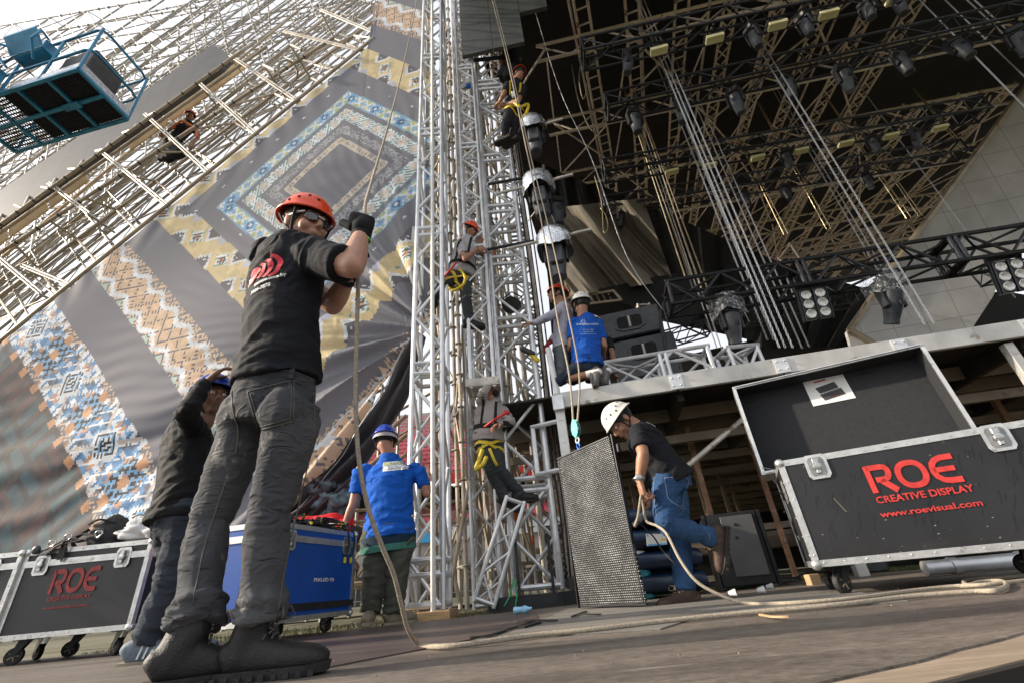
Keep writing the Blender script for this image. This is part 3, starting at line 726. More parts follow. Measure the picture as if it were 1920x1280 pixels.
# grey screen strip above
led = mat('screen_face', (.085, .085, .088), .6, 0, vs=2, var=.12)
def led_grid(m, sc):
    t = m.node_tree; N = t.nodes; L = t.links; B = N['Principled BSDF']; tc = N.new('ShaderNodeTexCoord'); ck = N.new('ShaderNodeTexBrick')
    ck.inputs['Scale'].default_value = sc; ck.offset = 0; ck.inputs['Mortar Size'].default_value = .012; ck.inputs['Brick Width'].default_value = 1; ck.inputs['Row Height'].default_value = 1
    ck.inputs['Color1'].default_value = (1, 1, 1, 1); ck.inputs['Color2'].default_value = (.93, .93, .93, 1); ck.inputs['Mortar'].default_value = (.55, .55, .55, 1)
    cmb = N.new('ShaderNodeSeparateXYZ'); cc = N.new('ShaderNodeCombineXYZ'); L.new(tc.outputs['Object'], cmb.inputs[0]); L.new(cmb.outputs[0], cc.inputs[0]); L.new(cmb.outputs[2], cc.inputs[1])
    L.new(cc.outputs[0], ck.inputs['Vector']); old = B.inputs['Base Color'].links[0].from_socket; mx = N.new('ShaderNodeMixRGB'); mx.blend_type = 'MULTIPLY'; mx.inputs[0].default_value = 1
    L.new(old, mx.inputs[1]); L.new(ck.outputs[0], mx.inputs[2]); L.new(mx.outputs[0], B.inputs['Base Color'])
led_grid(led, 2.0)
pts = [BP(*q, .2) for q in ((-120, 440), (398, 84), (436, 106), (415, 128), (-120, 505))]
o = MB().prism(pts, BN*.10).build('screen_strip', led); tag(recenter(o), 'long plain grey screen strip running diagonally above the tan lattice beam', 'screen')
# the deep lattice of the roof behind: rows of tubes parallel to the wing, uprights and braces
rnd = random.Random(11)
def lattice(name, label, s0, s1, ns, t0, t1, nt_, d0, d1, nd, r, m, drop=.12, jit=.03, rake=0.0, tilt=0.0, bolts=True):
    T = thing(name, label, 'lattice', tuple(WQ(s0, t0, d0)), 'rows of roof lattice behind the wing')
    def Q(i, j, k):
        s = s0+(s1-s0)*i/ns; t = t0+(t1-t0)*j/nt_; d = d0+(d1-d0)*k/nd
        return WQ(s+rake*t, t+tilt*(s-s0), d)
    a, b, c, e = MB(), MB(), MB(), MB()
    for j in range(nt_+1):
        for k in range(nd+1):
            if rnd.random() < drop: continue
            a.tube(Q(0, j, k), Q(ns, j, k)+V(rnd.uniform(-jit, jit), 0, rnd.uniform(-jit, jit)), r, 6)
    for i in range(ns+1):
        for k in range(nd+1):
            if rnd.random() < drop: continue
            b.tube(Q(i, 0, k), Q(i, nt_, k), r*.9, 6)
            if k < nd:
                for j in range(nt_+1):
                    if rnd.random() < .35: continue
                    c.tube(Q(i, j, k), Q(i, j, k+1), r*.8, 5)
                    if j < nt_ and rnd.random() < .5: c.tube(Q(i, j, k), Q(i, j+1, k+1), r*.6, 5)
            for j in range(nt_):
                if i < ns and rnd.random() < .6:
                    p, q = (Q(i, j, k), Q(i+1, j+1, k)) if (i+j) % 2 else (Q(i+1, j, k), Q(i, j+1, k)); e.tube(p, q, r*.65, 5)
                if bolts and rnd.random() < .5:
                    for u in (.2, .45, .7): p = Q(i, j, k).lerp(Q(i, j+1, k), u); e.lathe(p, [(r*1.9, -r*.6), (r*1.9, r*.6)], ax=W2, n=6)
    a.build('chords', m, T, 40); b.build('uprights', m, T, 40); c.build('cross_tubes', m, T, 40); e.build('braces', m, T, 40)
    return T
lattice('roof_lattice', 'near row of pale roof lattice just behind the wing beam', -1.6, Lw+.9, 20, .0, 1.9, 5, .8, 2.6, 3, .018, M['scaffold'])
lattice('roof_lattice', 'middle row of roof lattice crossing above the grey screen strip', -2, Lw+1.5, 15, 1.6, 10, 8, 2.4, 4.4, 2, .026, M['scaffold'], .2, .05, rake=.3, tilt=.02)
lattice('roof_lattice', 'far row of thin roof lattice against the white sky at the top left', -5, Lw+4, 18, 4.0, 60, 22, 4.8, 7.8, 2, .040, M['scaffold'], .12, .1, rake=-.30, tilt=-.05)
# fan of thin stays high on the left
T = thing('stay_cables', 'fan of thin dark stay cables spreading over the sky at the top left', 'cables', tuple(BP(10, 150, 3)))
mb = MB()
for k in range(22):
    x = -40+k*24; mb.path([BP(x, -40, 2.6), BP(x+95+k*2, 90, 2.6), BP(x+210+k*3, 250+k*3, 2.7)], .008, 4)
mb.build('stays', M['black_steel'], T)
# ---------------------------------------------------------------- boom lift basket
O = V(-6.06, 3.76, 7.5); LX = V(-.985, .17, 0); SX = V(.10, .99, 0); LL, SS = 2.3, .84
def BK(a, b, z): return O + LX*a + SX*b + V(0, 0, z)
BL = thing('boom_lift_basket', 'blue work platform basket of a boom lift hanging high at the left', 'lift basket', tuple(BK(LL/2, SS/2, 0)))
blu = mat('blue_paint', (.02, .20, .36), .35, .1, vs=5, var=.3, wear=((.05, .09, .12), 8, .62))
msh = mat('mesh_floor', (.02, .022, .028), .6, .3)
mb = MB()
for k in range(47): mb.tube(BK(k*.05, 0, .02), BK(k*.05, SS, .02), .011, 4)
for k in range(17): mb.tube(BK(0, k*.0525, .03), BK(LL, k*.0525, .03), .012, 4)
mb.prism([BK(.02, .02, .04), BK(1.5, .02, .04), BK(1.5, SS-.02, .04), BK(.02, SS-.02, .04)], V(0, 0, .004)); mb.build('mesh_floor', msh, BL)
mb = MB()
for a in (0, .58, 1.15, 1.75, LL): mb.box(BK(a, SS/2, 0), .05, SS, .05, (LX, SX, up_z))
for b in (0, SS/2, SS): mb.box(BK(LL/2, b, -.006), LL, .05, .05, (LX, SX, up_z))
mb.box(BK(.6, SS/2, -.04), .3, .10, .03, (LX, SX, up_z))
mb.build('floor_frame', blu, BL)
mb = MB()
mb.prism([BK(0, -.0, .03), BK(0, SS, .03), BK(0, SS, .16), BK(0, 0, .16)], LX*-.012); mb.prism([BK(0, 0, .03), BK(1.3, 0, .03), BK(1.3, 0, .16), BK(0, 0, .16)], SX*-.012)
mb.build('toe_board', mat('toe', (.5, .52, .58), .5, .2, vs=25, var=.3), BL)
mb = MB()
c4 = [(0, 0), (0, SS), (LL, SS), (LL, 0)]
for a, b in c4+[(.75, 0), (1.5, 0), (.75, SS), (1.5, SS)]: mb.tube(BK(a, b, .02), BK(a, b, 1.1), .021, 8)
for z in (.55, 1.1):
    mb.path([BK(.12, 0, z), BK(.03, .03, z), BK(0, .12, z), BK(0, SS-.12, z), BK(.03, SS-.03, z), BK(.12, SS, z), BK(LL, SS, z)], .021, 8); mb.tube(BK(.12, 0, z), BK(LL, 0, z), .021, 8)
mb.build('guard_rail', blu, BL, 40)
mb = MB(); mb.box(BK(1.25, .0, .95), .62, .22, .24, (LX, SX, up_z), .02); mb.prism([BK(.94, -.12, .84), BK(1.56, -.12, .84), BK(1.56, -.3, 1.05), BK(.94, -.3, 1.05)], V(0, 0, .05))
cb = mb.build('control_box', blu, BL)
mb = MB(); mb.path([BK(.94, -.1, 1.07), BK(.85, -.25, 1.0), BK(.88, -.28, .75), BK(.98, -.1, .55)], .02, 8); mb.path([BK(1.56, -.1, 1.07), BK(1.66, -.25, 1.0), BK(1.62, -.28, .75), BK(1.5, -.1, .55)], .02, 8); mb.build('guard_loop', blu, cb, 40)
mb = MB(); mb.box(BK(1.7, -.12, .25), .5, .14, .34, (LX, SX, up_z), .02); mb.box(BK(2.0, -.5, .1), .16, .9, .2, (LX, SX, up_z), .02); mb.box(BK(1.75, -.4, .0), .12, 1.0, .12, (LX, SX, up_z)); mb.box(BK(2.35, -1.0, .1), .9, .3, .3, (LX, SX, up_z), .03)
mb.build('boom_bracket', blu, BL)
mb = MB(); mb.box(BK(.42, .36, .42), .62, .5, .72, (LX, SX, up_z), .02); o = mb.build('equipment_crate', mat('crate_dark', (.05, .045, .045), .6, 0)); tag(recenter(o), 'dark equipment crate standing inside the blue lift basket', 'crate')
mb = MB(); mb.path([BK(1.9, .1, .2), BK(1.7, -.1, .5), BK(1.4, -.15, .7), BK(1.2, .1, .5), BK(1.0, 0, .3)], .012, 5); mb.build('hose', M['cable'], BL, 60)
# ============================================================ STAGE DECK
DK_ = thing('stage_deck', 'raised stage deck with a scuffed pale metal edge beam above the bending man', 'stage deck', tuple(S(3, 0, 0)))
seams = [0, 1.35, 2.42, 3.55, 4.7, 5.85, 7, 8.2]
for a, b in zip(seams, seams[1:]):
    mb = MB(); mb.box(S((a+b)/2, -.03, DECK-.095), b-a-.012, .05, .18, (E1, E2, up_z), .006); mb.box(S((a+b)/2, .0, DECK-.012), b-a-.012, .10, .014, (E1, E2, up_z))
    fb = mb.build('edge_beam', M['deck_rail'], DK_)
for a in seams[1:-1]:
    mb = MB(); mb.box(S(a, -.062, DECK-.095), .13, .014, .165, (E1, E2, up_z))
    for da in (-.04, .04):
        for dz in (-.05, -.14): mb.lathe(S(a+da, -.07, DECK+dz), [(.011, 0), (.011, -.012), (.006, -.016)], ax=E2, n=6)
    mb.build('splice_plate', M['aluminium'], DK_, 40)
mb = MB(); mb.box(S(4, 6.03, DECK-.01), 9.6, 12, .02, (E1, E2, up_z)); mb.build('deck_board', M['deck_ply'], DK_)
mb = MB()
for k in range(1, 19):
    b = .62*k+.35
    mb.box(S(4, b, DECK-.14), 9.5, .05, .15, (E1, E2, up_z))
mb.build('joists', M['joist'], DK_, kind='structure') if False else mb.build('joists', M['joist'], DK_)
mb = MB()
for k in range(1, 19):
    b = .62*k+.35
    if k % 2: mb.box(S(4, b, DECK-.45), 9.5, .045, .10, (E1, E2, up_z))
    if k % 3 == 0: mb.box(S(4, b+.2, .62), 9.5, .05, .08, (E1, E2, up_z))
mb.build('lower_rails', M['joist'], DK_)
mb = MB()
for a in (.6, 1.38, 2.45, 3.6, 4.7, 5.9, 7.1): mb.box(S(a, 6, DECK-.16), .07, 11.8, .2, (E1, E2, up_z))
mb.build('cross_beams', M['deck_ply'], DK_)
# legs
def leg(a, b, w, m, name='leg', top=DECK-.2):
    mb = MB(); mb.box(S(a, b, top/2), w, w, top, (E1, E2, up_z), .004); z = .25
    while z < top: mb.box(S(a, b-w/2-.003, z), w*.5, .006, .02, (E1, E2, up_z)); z += .25
    return mb.build(name, m, DK_)
leg(.06, .02, .10, M['white_paint']); leg(2.42, .02, .09, M['deck_rail'])
mb = MB(); mb.box(S(.06, -.05, 1.93), .12, .10, .16, (E1, E2, up_z)); mb.tube(S(-.3, .1, 1.75), S(.1, .0, 1.75), .028, 8); mb.tube(S(-.28, .1, 1.75), S(-.28, .1, 1.2), .028, 8); mb.tube(S(-.3, .1, 1.22), S(0, 0, 1.22), .028, 8); mb.build('corner_bracket', M['aluminium'], DK_, 40)
mb = MB(); mb.tube(S(.06, .0, DECK), S(.02, .05, DECK+.62), .036, 8); mb.build('stub_post', M['white_paint'], DK_, 40)
for a, b, w, m_ in ((1.6, 1.4, .07, 'rust_post'), (2.5, 2.0, .06, 'rust_post'), (3.0, 1.3, .06, 'rust_post'), (1.9, 3.2, .07, 'joist'), (3.6, 3.2, .07, 'joist'), (.9, 4.4, .07, 'joist'), (2.6, 4.8, .07, 'joist'), (4.4, 4.8, .07, 'joist'), (4.5, .05, .08, 'deck_rail'), (5.6, 2, .07, 'rust_post'), (1.2, 6.6, .07, 'joist'), (3.2, 6.6, .07, 'joist'), (5.2, 6.6, .07, 'joist')):
    leg(a, b, w, M[m_])
mb = MB(); p, q = P(1295, 868, 4.95), P(1385, 792, 4.95); d = (q-p); mb.tube(p-d*.45, q+d*1.0, .030, 10); mb.build('brace_tube', M['alu_old'], DK_, 40)
# dark back of the understage
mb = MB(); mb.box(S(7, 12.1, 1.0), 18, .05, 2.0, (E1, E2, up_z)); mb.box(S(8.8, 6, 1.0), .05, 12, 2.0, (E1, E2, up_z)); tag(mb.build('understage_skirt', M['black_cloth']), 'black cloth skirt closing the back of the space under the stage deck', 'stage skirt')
# ---------------------------------------------------------------- trusses on the deck
p = P(1135, 676, 4.95); 
Tq = truss('deck_truss', 'silver box truss lying along the stage edge in front of the loudspeakers', S(.62, .28, DECK+.20), S(1.85, .28, DECK+.20), .30, .30, up_z, .026, .018, .42, A_, 'silver trusses lying on the stage edge', 'truss', joints=[.66, .73], n=8)
truss('deck_truss', 'short silver truss corner on the stage edge beside the plastic-hooded light', S(1.98, .3, DECK+.17), S(2.38, .42, DECK+.19), .27, .27, up_z, .026, .018, .2, A_, 'silver trusses lying on the stage edge', 'truss', n=8)
# ---------------------------------------------------------------- roof over the stage
def before_screen(p, q, n=80):   # roof steel stops where the side screen closes the stage
    for i in range(n+1):
        v = p.lerp(q, i/n); d = v-CAMP; w_ = d.dot(_f); x, y = 960+FPX*d.dot(CR)/w_, 640-FPX*d.dot(CU)/w_
        if x > 1588+(622-y)*(332/457)+10: return p.lerp(q, max(0, i-1)/n)
    return q
SLP = .27; Z0 = 9.6
def RF(a, b, dz=0): p = S(a, b, 0); return V(p.x, p.y, Z0+SLP*p.y+dz)
mb = MB(); rows = []
for j in range(25):
    rows.append([RF(-.75+i*1.2, -4.5+j*1.35, .8+.12*math.sin(i*1.3)+.1*math.sin(j*2.1+i)) for i in range(22)])
mb.grid(rows); o = mb.build('roof_canopy', M['black_cloth'], smooth=180); tag(o, 'black cloth canopy stretched over the whole stage roof', 'canopy')
RG = 'roof beams over the stage'
k = 0
names = ['nearest', 'second', 'third', 'fourth', 'fifth', 'sixth', 'seventh', 'eighth']
for i, b in enumerate((1.6, 4.2, 7.0, 10.2, 14, 18.5, 23.5)):
    truss('roof_beam', f'{names[i]} pale lattice beam crossing the stage roof from side to side', RF(.6, b, 0), before_screen(RF(.6, b, 0), RF(24, b, 0)), 0, .62+.03*i, up_z, .04+.003*i, .022+.002*i, .75, M['roof_steel'], RG, 'roof beam', n=5, ends=False)
for i, a in enumerate((1.2, 2.3, 3.4, 4.5, 5.6, 6.7, 7.8, 8.9, 10.0, 11.1, 12.3, 13.5, 14.8, 16.2, 17.8)):
    truss('roof_rafter', f'ladder-like lattice rafter running away under the stage roof, number {i+1} from the tower' if False else 'ladder-like lattice rafter running away under the black canopy', RF(a, -3.5 if a < 9 else 7, .35), RF(a+3.6, 26, .35), .30, 0.0001, up_z, .034, .020, .42, M['roof_steel'], 'ladder-like rafters under the canopy', 'rafter', n=5, rungs=(i < 3), ends=False)
# plain purlins and bracing
T = thing('roof_bracing', 'crossing tan brace tubes spread under the stage roof', 'bracing', tuple(RF(6, 8)))
mb = MB()
for i in range(13):
    a = 1.0+i*1.55; mb.tube(RF(a, -3 if a < 9 else 7, .45), RF(a+3.6, 26, .45), .035, 5)
for i in range(11):
    for j, (b0, b1) in enumerate(((1.6, 4.2), (4.2, 7.0), (7.0, 10.2), (10.2, 14), (14, 18.5), (18.5, 23.5))):
        a = .8+i*1.9
        if j < 2 and a > 9: continue
        mb.tube(RF(a, b0, .1), RF(a+(1.9 if (i+j) % 2 else -1.9), b1, .3), .028, 5); mb.tube(RF(a, b0, -.25), RF(a, b1, .35), .022, 5)
        if j > 2: mb.tube(RF(a, b0, -.3), RF(a+.95, b0+.5, .6), .022, 5)
mb.build('brace_tubes', M['roof_steel'], T, 40)
# far, sunlit beam at the back
p, q = P(1478, 486, 15), P(1700, 442, 15)
truss('roof_beam', 'sunlit tan box truss at the far end of the stage roof', p, q, .9, .8, up_z, .06, .035, .8, M['scaffold_tan'], RG, 'roof beam', n=5)
# ---------------------------------------------------------------- back drapes
def drape(name, lab, pts, Y, m, fn, nu=60, nv=40, group=None):
    rows = []
    for i in range(nu+1):
        u = i/nu; row = []
        for j in range(nv+1):
            v = j/nv; a = (pts[0][0]*(1-u)+pts[1][0]*u, pts[0][1]*(1-u)+pts[1][1]*u); b = (pts[3][0]*(1-u)+pts[2][0]*u, pts[3][1]*(1-u)+pts[2][1]*u)
            x, y = a[0]*(1-v)+b[0]*v, a[1]*(1-v)+b[1]*v; row.append(P(x, y, Y+fn(u, v)))
        rows.append(row)
    o = MB().grid(rows).build(name, m, smooth=180); return tag(o, lab, 'drape', group)
DG = 'black drapes at the back of the stage'
wv = lambda f, a: (lambda u, v: a*math.sin(u*f+math.sin(v*3))+.3*a*math.sin(u*f*2.7))
drape('drape', 'tall black drape hanging behind the tan cloth at mid stage', [(1000, 300), (1100, 345), (1150, 530), (1030, 545)], 11.0, M['black_cloth'], wv(20, .12), group=DG)
drape('drape', 'wide black drape behind the chain hoists with a sloping top edge', [(1085, 330), (1480, 500), (1420, 640), (1230, 600)], 11.6, M['black_cloth'], wv(40, .12), group=DG)
drape('drape', 'low black drape under the far sunlit beam', [(1400, 478), (1690, 560), (1600, 650), (1400, 655)], 12.4, M['black_cloth'], wv(30, .1), group=DG)
# tan cloth: lit from the left, falling in long swept folds
def tanf(u, v):
    s = u*1.0-v*.42; return .75*math.sin(s*13+v*1.2)+.28*math.sin(s*27+1+v*2)+.10*math.sin(s*60)*(.3+v)
tc_ = M['tan_cloth']
drape('tan_cloth', 'big tan cloth gathered in long swept folds behind the man in the orange helmet', [(1022, 392), (1205, 372), (1262, 526), (1064, 556)], 9.2, tc_, lambda u, v: tanf(u, v)*.62, 150, 70)
# black wedge of cloth under it
mb = MB(); mb.prism([P(1118, 543, 9.0), P(1300, 505, 9.6), P(1330, 560, 9.6), P(1290, 612, 9.2), P(1222, 590, 9.0)], V(0, .04, 0)); o = mb.build('black_sheet', M['black_cloth']); tag(recenter(o), 'taut black sheet with a pointed left corner below the tan cloth', 'sheet')
# low back wall, open sky above the far railings
bw = mat('back_wall', (.055, .05, .045), .85, 0, vs=1)
mb = MB(); mb.prism([P(1120, 690, 13), P(1120, 668, 13), P(1275, 668, 13), P(1330, 655, 13), P(1400, 640, 13), P(1720, 640, 13), P(1700, 780, 13), P(1120, 780, 13)], V(0, .1, 0)); o = mb.build('low_wall', bw); tag(recenter(o), 'low dark wall at the back of the stage deck behind the loudspeakers', 'wall')
mb = MB(); mb.prism([P(1028, 548, 12.5), P(1150, 520, 12.5), P(1235, 600, 12.5), P(1235, 690, 12.5), P(1040, 690, 12.5)], V(0, .1, 0)); o = mb.build('stage_backing', M['black_cloth']); tag(recenter(o), 'black panel closing the stage behind the loudspeakers', 'panel')
for (a, b, c, lab) in (((1236, 640), (1325, 615), 10.0, 'black railing truss against the white sky beside the loudspeakers'), ((1395, 600), (1600, 560), 10.8, 'dark thin truss behind the eight-lamp light on the stage'), ((1840, 520), (1990, 490), 9, 'dark thin truss against the sky at the right edge')):
    truss('back_truss', lab, P(*a, c), P(*b, c), .3, .34, up_z, .022, .014, .3, M['black_steel'], None, 'truss', n=5)
truss('back_truss', 'narrow pale truss leg standing behind the loudspeakers', P(1228, 690, 8.6), P(1204, 575, 8.6), .25, .25, V(0, 1, 0), .022, .013, .25, M['alu_old'], None, 'truss', n=6)
mb = MB(); 
for a, b in (((1060, 560), (1150, 545)), ((1062, 575), (1165, 562)), ((1150, 545), (1165, 562))): mb.tube(P(*a, 8.9), P(*b, 8.9), .03, 6)
for k in range(9): mb.tube(P(1062+k*11, 560-k*1.8, 8.9), P(1070+k*11, 574-k*1.6, 9.2), .018, 5)
o = mb.build('pale_rail', M['scaffold_tan']); tag(o, 'pale lattice rail along the foot of the tan cloth', 'rail')
# ---------------------------------------------------------------- big grey side screen, right
sg = mat('grey_screen', (.62, .61, .59), .75, 0, vs=1.2, var=.12, wear=((.15, .145, .135), 3, .66)); led_grid(sg, 1.3)
pts = [P(1990, 70, 8.6), P(1700, 462, 10.6), P(1588, 622, 12.0), P(1600, 640, 12.0), P(1860, 560, 10.6), P(1893, 478, 10.2), P(2060, 400, 9)]
n_ = (pts[1]-pts[0]).cross(pts[4]-pts[0]).normalized(); o_s = pts[0]; pts = [PP(*q, o_s, n_) for q in ((1990, 70), (1700, 462), (1588, 622), (1600, 665), (1800, 650), (1862, 556), (1893, 478), (2060, 400))]
o = MB().prism(pts, n_*(.14 if n_.y > 0 else -.14)).build('grey_screen', sg); tag(recenter(o), 'huge plain grey screen leaning at the right side of the stage', 'screen')
mb = MB(); mb.path([pts[0]-V(0, .1, 0), pts[1]-V(0, .1, 0), pts[2]-V(0, .1, 0)], .09, 6); mb.path([pts[2]-V(0, .1, 0), pts[3]-V(-.9, .1, .1)], .1, 6); o = mb.build('screen_edge_frame', M['scaffold_tan']); tag(o, 'sunlit tan tube frame along the sloping edge of the huge grey screen', 'frame')
mb = MB(); mb.prism([P(1795, 605, 11.5), P(1845, 552, 11.5), P(1880, 545, 11.5), P(1960, 560, 11.5), P(1960, 640, 11.5), P(1790, 645, 11.5)], V(0, .05, 0)); o = mb.build('black_sheet', M['black_cloth']); tag(recenter(o), 'small black sheet hanging above the stage edge at far right', 'sheet')
# hanging LED wall piece at the top centre
LW = mat('led_wall', (.075, .082, .078), .55, 0, vs=4, var=.1); led_grid(LW, 7.5)
T = thing('hanging_screen', 'grey stepped LED wall section hanging above the climbers at top centre', 'screen', tuple(P(915, 60, 4.75)))
a0 = P(866, 105, 4.75); ex = V(.992, -.125, 0)
def LQ(x, y):
    n = V(.125, .992, 0); return PP(x, y, a0, n)
L1, L2, L3 = LQ(866, 105), LQ(984, 84), LQ(968, 25)
xw = (L2-L1).length/2
def panel(p, u, h): 
    mb = MB(); uu = ex*u
    mb.prism([p+ex*.004, p+uu-ex*.004, p+uu-ex*.004+V(0, 0, h), p+ex*.004+V(0, 0, h)], V(.125, .992, 0)*.07)
    return mb.build('screen_panel', LW, T)
z1 = L1.z
for i in range(2):
    for j in range(3): panel(V(L1.x, L1.y, z1)+ex*(xw*i)+V(0, 0, .93*j), xw, .925)
p3 = LQ(963, 24)
for j in range(2): panel(V(L1.x, L1.y, 0)+ex*(xw*2)+V(0, 0, z1+.93*1.03+.93*j), xw*.92, .925)
mb = MB(); mb.box(tuple(P(925, 110, 4.95)+V(0, 0, 0)), .8, .05, .05); mb.box(tuple(P(925, 60, 4.98)), .9, .04, .05); mb.build('rear_rail', M['black_steel'], T)
# ---------------------------------------------------------------- black lighting trusses
def zline(a, b, z): return PZ(*a, z), PZ(*b, z)
LT = []
for a, b, z, lab in (((1090, 103), (1660, -20), 8.6, 'black light truss nearest the top of the picture'), ((1135, 203), (1935, 28), 8.4, 'long black light truss carrying a row of moving heads'), ((1130, 322), (1840, 205), 8.6, 'black light truss with a row of cream boxes under it'), ((1130, 388), (1800, 282), 9.0, 'furthest black light truss in front of the roof lattice')):
    p, q = zline(a, b, z); LT.append((p, q)); truss('light_truss', lab, p, q, .38, .38, up_z, .026, .014, .45, M['black_steel'], 'black light trusses under the roof', 'light truss', n=5)
p, q = P(1250, 562, 6.15), P(1990, 450, 5.25); q.z = p.z+(q.z-p.z)
FT = (p, q); truss('light_truss', 'big black box truss across the front of the stage with lights hanging from it', p, q, .42, .42, up_z, .032, .020, .40, M['black_steel'], 'black light trusses under the roof', 'light truss', n=8, joints=[1.9, 1.98, 3.9, 3.98])
# ---------------------------------------------------------------- moving heads
def moving_head(label, loc, s=1.0, rz=0.0, tilt=0.0, group=None, hood=None):
    T = thing('moving_head_light', label, 'stage light', (0, 0, 0), group)
    mb = MB(); mb.box((0, 0, -.09), .30, .24, .13, bev=.02); mb.box((-.08, 0, .0), .03, .05, .07); mb.box((.08, 0, .0), .03, .05, .07); mb.build('base', M['black_plastic'], T)
    mb = MB()
    for s_ in (-1, 1): mb.box((s_*.165, 0, -.33), .05, .12, .36, bev=.015)
    mb.box((0, 0, -.165), .34, .14, .05, bev=.01); mb.build('yoke', M['black_plastic'], T)
    R = Matrix.Rotation(tilt, 3, 'X'); c = V(0, 0, -.42); hk = 1.12 if hood and hood[0] is M['foil'] else 1.0
    ax = R @ V(0, 0, -1); mb = MB()
    mb.lathe(c, [(r*hk, h_*hk*1.05) for r, h_ in ((.09, -.20), (.125, -.17), (.135, -.02), (.13, .08), (.115, .16), (.10, .26), (.105, .28), (.105, .31), (.09, .32))], ax, 18)
    if hk > 1: mb.box(c+V(0, -.13, -.02), .22, .10, .34, bev=.02)
    h = mb.build('head', M['grey_plastic'], T, 35)
    mb = MB(); mb.ball(c+ax*(.31*hk), .088*hk, .088*hk, .02, (R @ V(1, 0, 0), R @ V(0, 1, 0), ax), 16, 6); mb.build('lens', mat('lens_glass', (.18, .17, .13), .08, .3), h, 180)
    mb = MB()
    for x in (-.03, .0, .03): mb.box(c+R @ V(x, -.133-(.05 if hk > 1 else 0), .02), .016, .012, .10)
    mb.build('vent', M['black_plastic'], h)
    if hood:
        mb = MB(); rows = []; nr = 15
        for i in range(nr):
            t = i/(nr-1); r0 = .06+.22*math.sin(min(1, t*1.35)*math.pi/2); z = .14-.42*t**2.2; row = []
            for k in range(40):
                a = 2*math.pi*k/40; wob = 1+.09*noise.noise(V(math.cos(a)*2.5, math.sin(a)*2.5, t*4+hood[1]))+.05*noise.noise(V(math.cos(a)*8, math.sin(a)*8, t*9))
                row.append(V(r0*wob*math.cos(a), r0*wob*math.sin(a), z-(.05*math.sin(a*3+hood[1]) if t > .8 else 0)+.03*noise.noise(V(a*3, t*8, 0))))
            rows.append(row)
        mb.grid(rows, True); mb.build('rain_hood', hood[0], T, 180)
    T.location = loc; T.rotation_euler = (0, 0, rz); T.scale = (s, s, s); return T
def on_truss(tr, x):   # point on a truss seen at picture column x
    p, q = tr; t = 0.0
    lo, hi = 0.0, 1.0
    def col(v):
        d = v-CAMP; w = d.dot(_f); return 960+FPX*d.dot(CR)/w
    for _ in range(40):
        t = (lo+hi)/2
        if col(p.lerp(q, t)) < x: lo = t
        else: hi = t
    return p.lerp(q, t)
HG = 'moving heads under the black light trusses'
proto = None
rnd = random.Random(5); pl = ['leftmost', 'second', 'third', 'fourth', 'fifth', 'sixth', 'seventh', 'eighth', 'ninth']
for r_i, xs, lab in ((1, (1180, 1270, 1365, 1462, 1562, 1662, 1765, 1880), 'moving head light on the long black truss, {} from the left'), (0, (1170, 1395, 1490, 1608, 1722), 'round-faced moving head light on the topmost black truss, {} from the left'), (3, (1160, 1240, 1385, 1462, 1610), 'small moving head light on the furthest black truss, {} from the left'), (2, (1460, 1620, 1700), 'dark moving head light between cream boxes, {} from the left')):
    for i, x in enumerate(xs):
        p = on_truss(LT[r_i], x) - V(0, 0, .24)
        if proto is None: proto = moving_head(lab.format(pl[i]), p, .8, rnd.uniform(-.5, .5), .15, HG)
        else: dup(proto, p, (rnd.uniform(-.2, .2), rnd.uniform(-.1, .1), rnd.uniform(-.8, .8)+(1.2 if r_i == 0 else 0)), lab.format(pl[i]), .8 if r_i == 1 else .68)
mb = MB(); mb.box((0, 0, -.10), .52, .20, .16, bev=.01); first = None
for r_i, xs, wh in ((0, (1226, 1328, 1443, 1536, 1668), 'topmost black truss'), (2, (1252, 1322, 1410, 1490, 1572, 1655, 1745), 'third black truss down')):
    for i, x in enumerate(xs):
        p = on_truss(LT[r_i], x)-V(0, 0, .22); lb = f'cream-fronted box light under the {wh}, {pl[i]} from the left'
        if first is None:
            T = thing('box_light', lb, 'stage light', (0, 0, 0), 'cream box lights under the light trusses')
            MB().box((0, 0, -.10), .30, .14, .06, bev=.01).build('housing', M['black_plastic'], T); MB().box((0, -.01, -.16), .29, .13, .07).build('cream_face', M['cream'], T)
            first = T; T.location = p; T.rotation_euler = (0, 0, -.16)
        else: dup(first, p, (0, 0, -.16), lb)
# the three big foil-hooded heads beside the right tower
for i, (x, y, sc, lb) in enumerate(((998, 236, .92, 'highest of the three foil-hooded lights hanging beside the right tower'), (1008, 342, .98, 'middle one of the three foil-hooded lights beside the right tower'), (1037, 446, .98, 'lowest foil-hooded light, just above the orange-helmeted man on deck'))):
    Y = 4.75; p = P(x, y, Y)
    T = moving_head(lb, p, sc*.86, -.15, 0.0, 'foil-hooded lights beside the right tower', (M['foil'], i*3.1))
    wl_ = world_loc(T); mb = MB(); mb.tube(wl_+V(-.75, .12, .06), wl_+V(.62, .05, .06), .026, 8); mb.build('support_pipe', M['alu_old'], T, 40)
moving_head('small dark light hanging right of the middle foil-hooded light', P(1040, 372, 6.5), .9, .3, 0, 'foil-hooded lights beside the right tower', None)
# black rigging tube crossing the right tower
for a_, b_, lb in (((905, 470), (1000, 452), 'lower black rigging tube clamped across the right truss tower'), ((915, 346), (985, 333), 'upper black rigging tube clamped across the right truss tower')):
    tag(recenter(MB().tube(P(*a_, 5.0), P(*b_, 5.0), .022, 8).build('rigging_tube', M['black_steel'], smooth=40)), lb, 'tube')
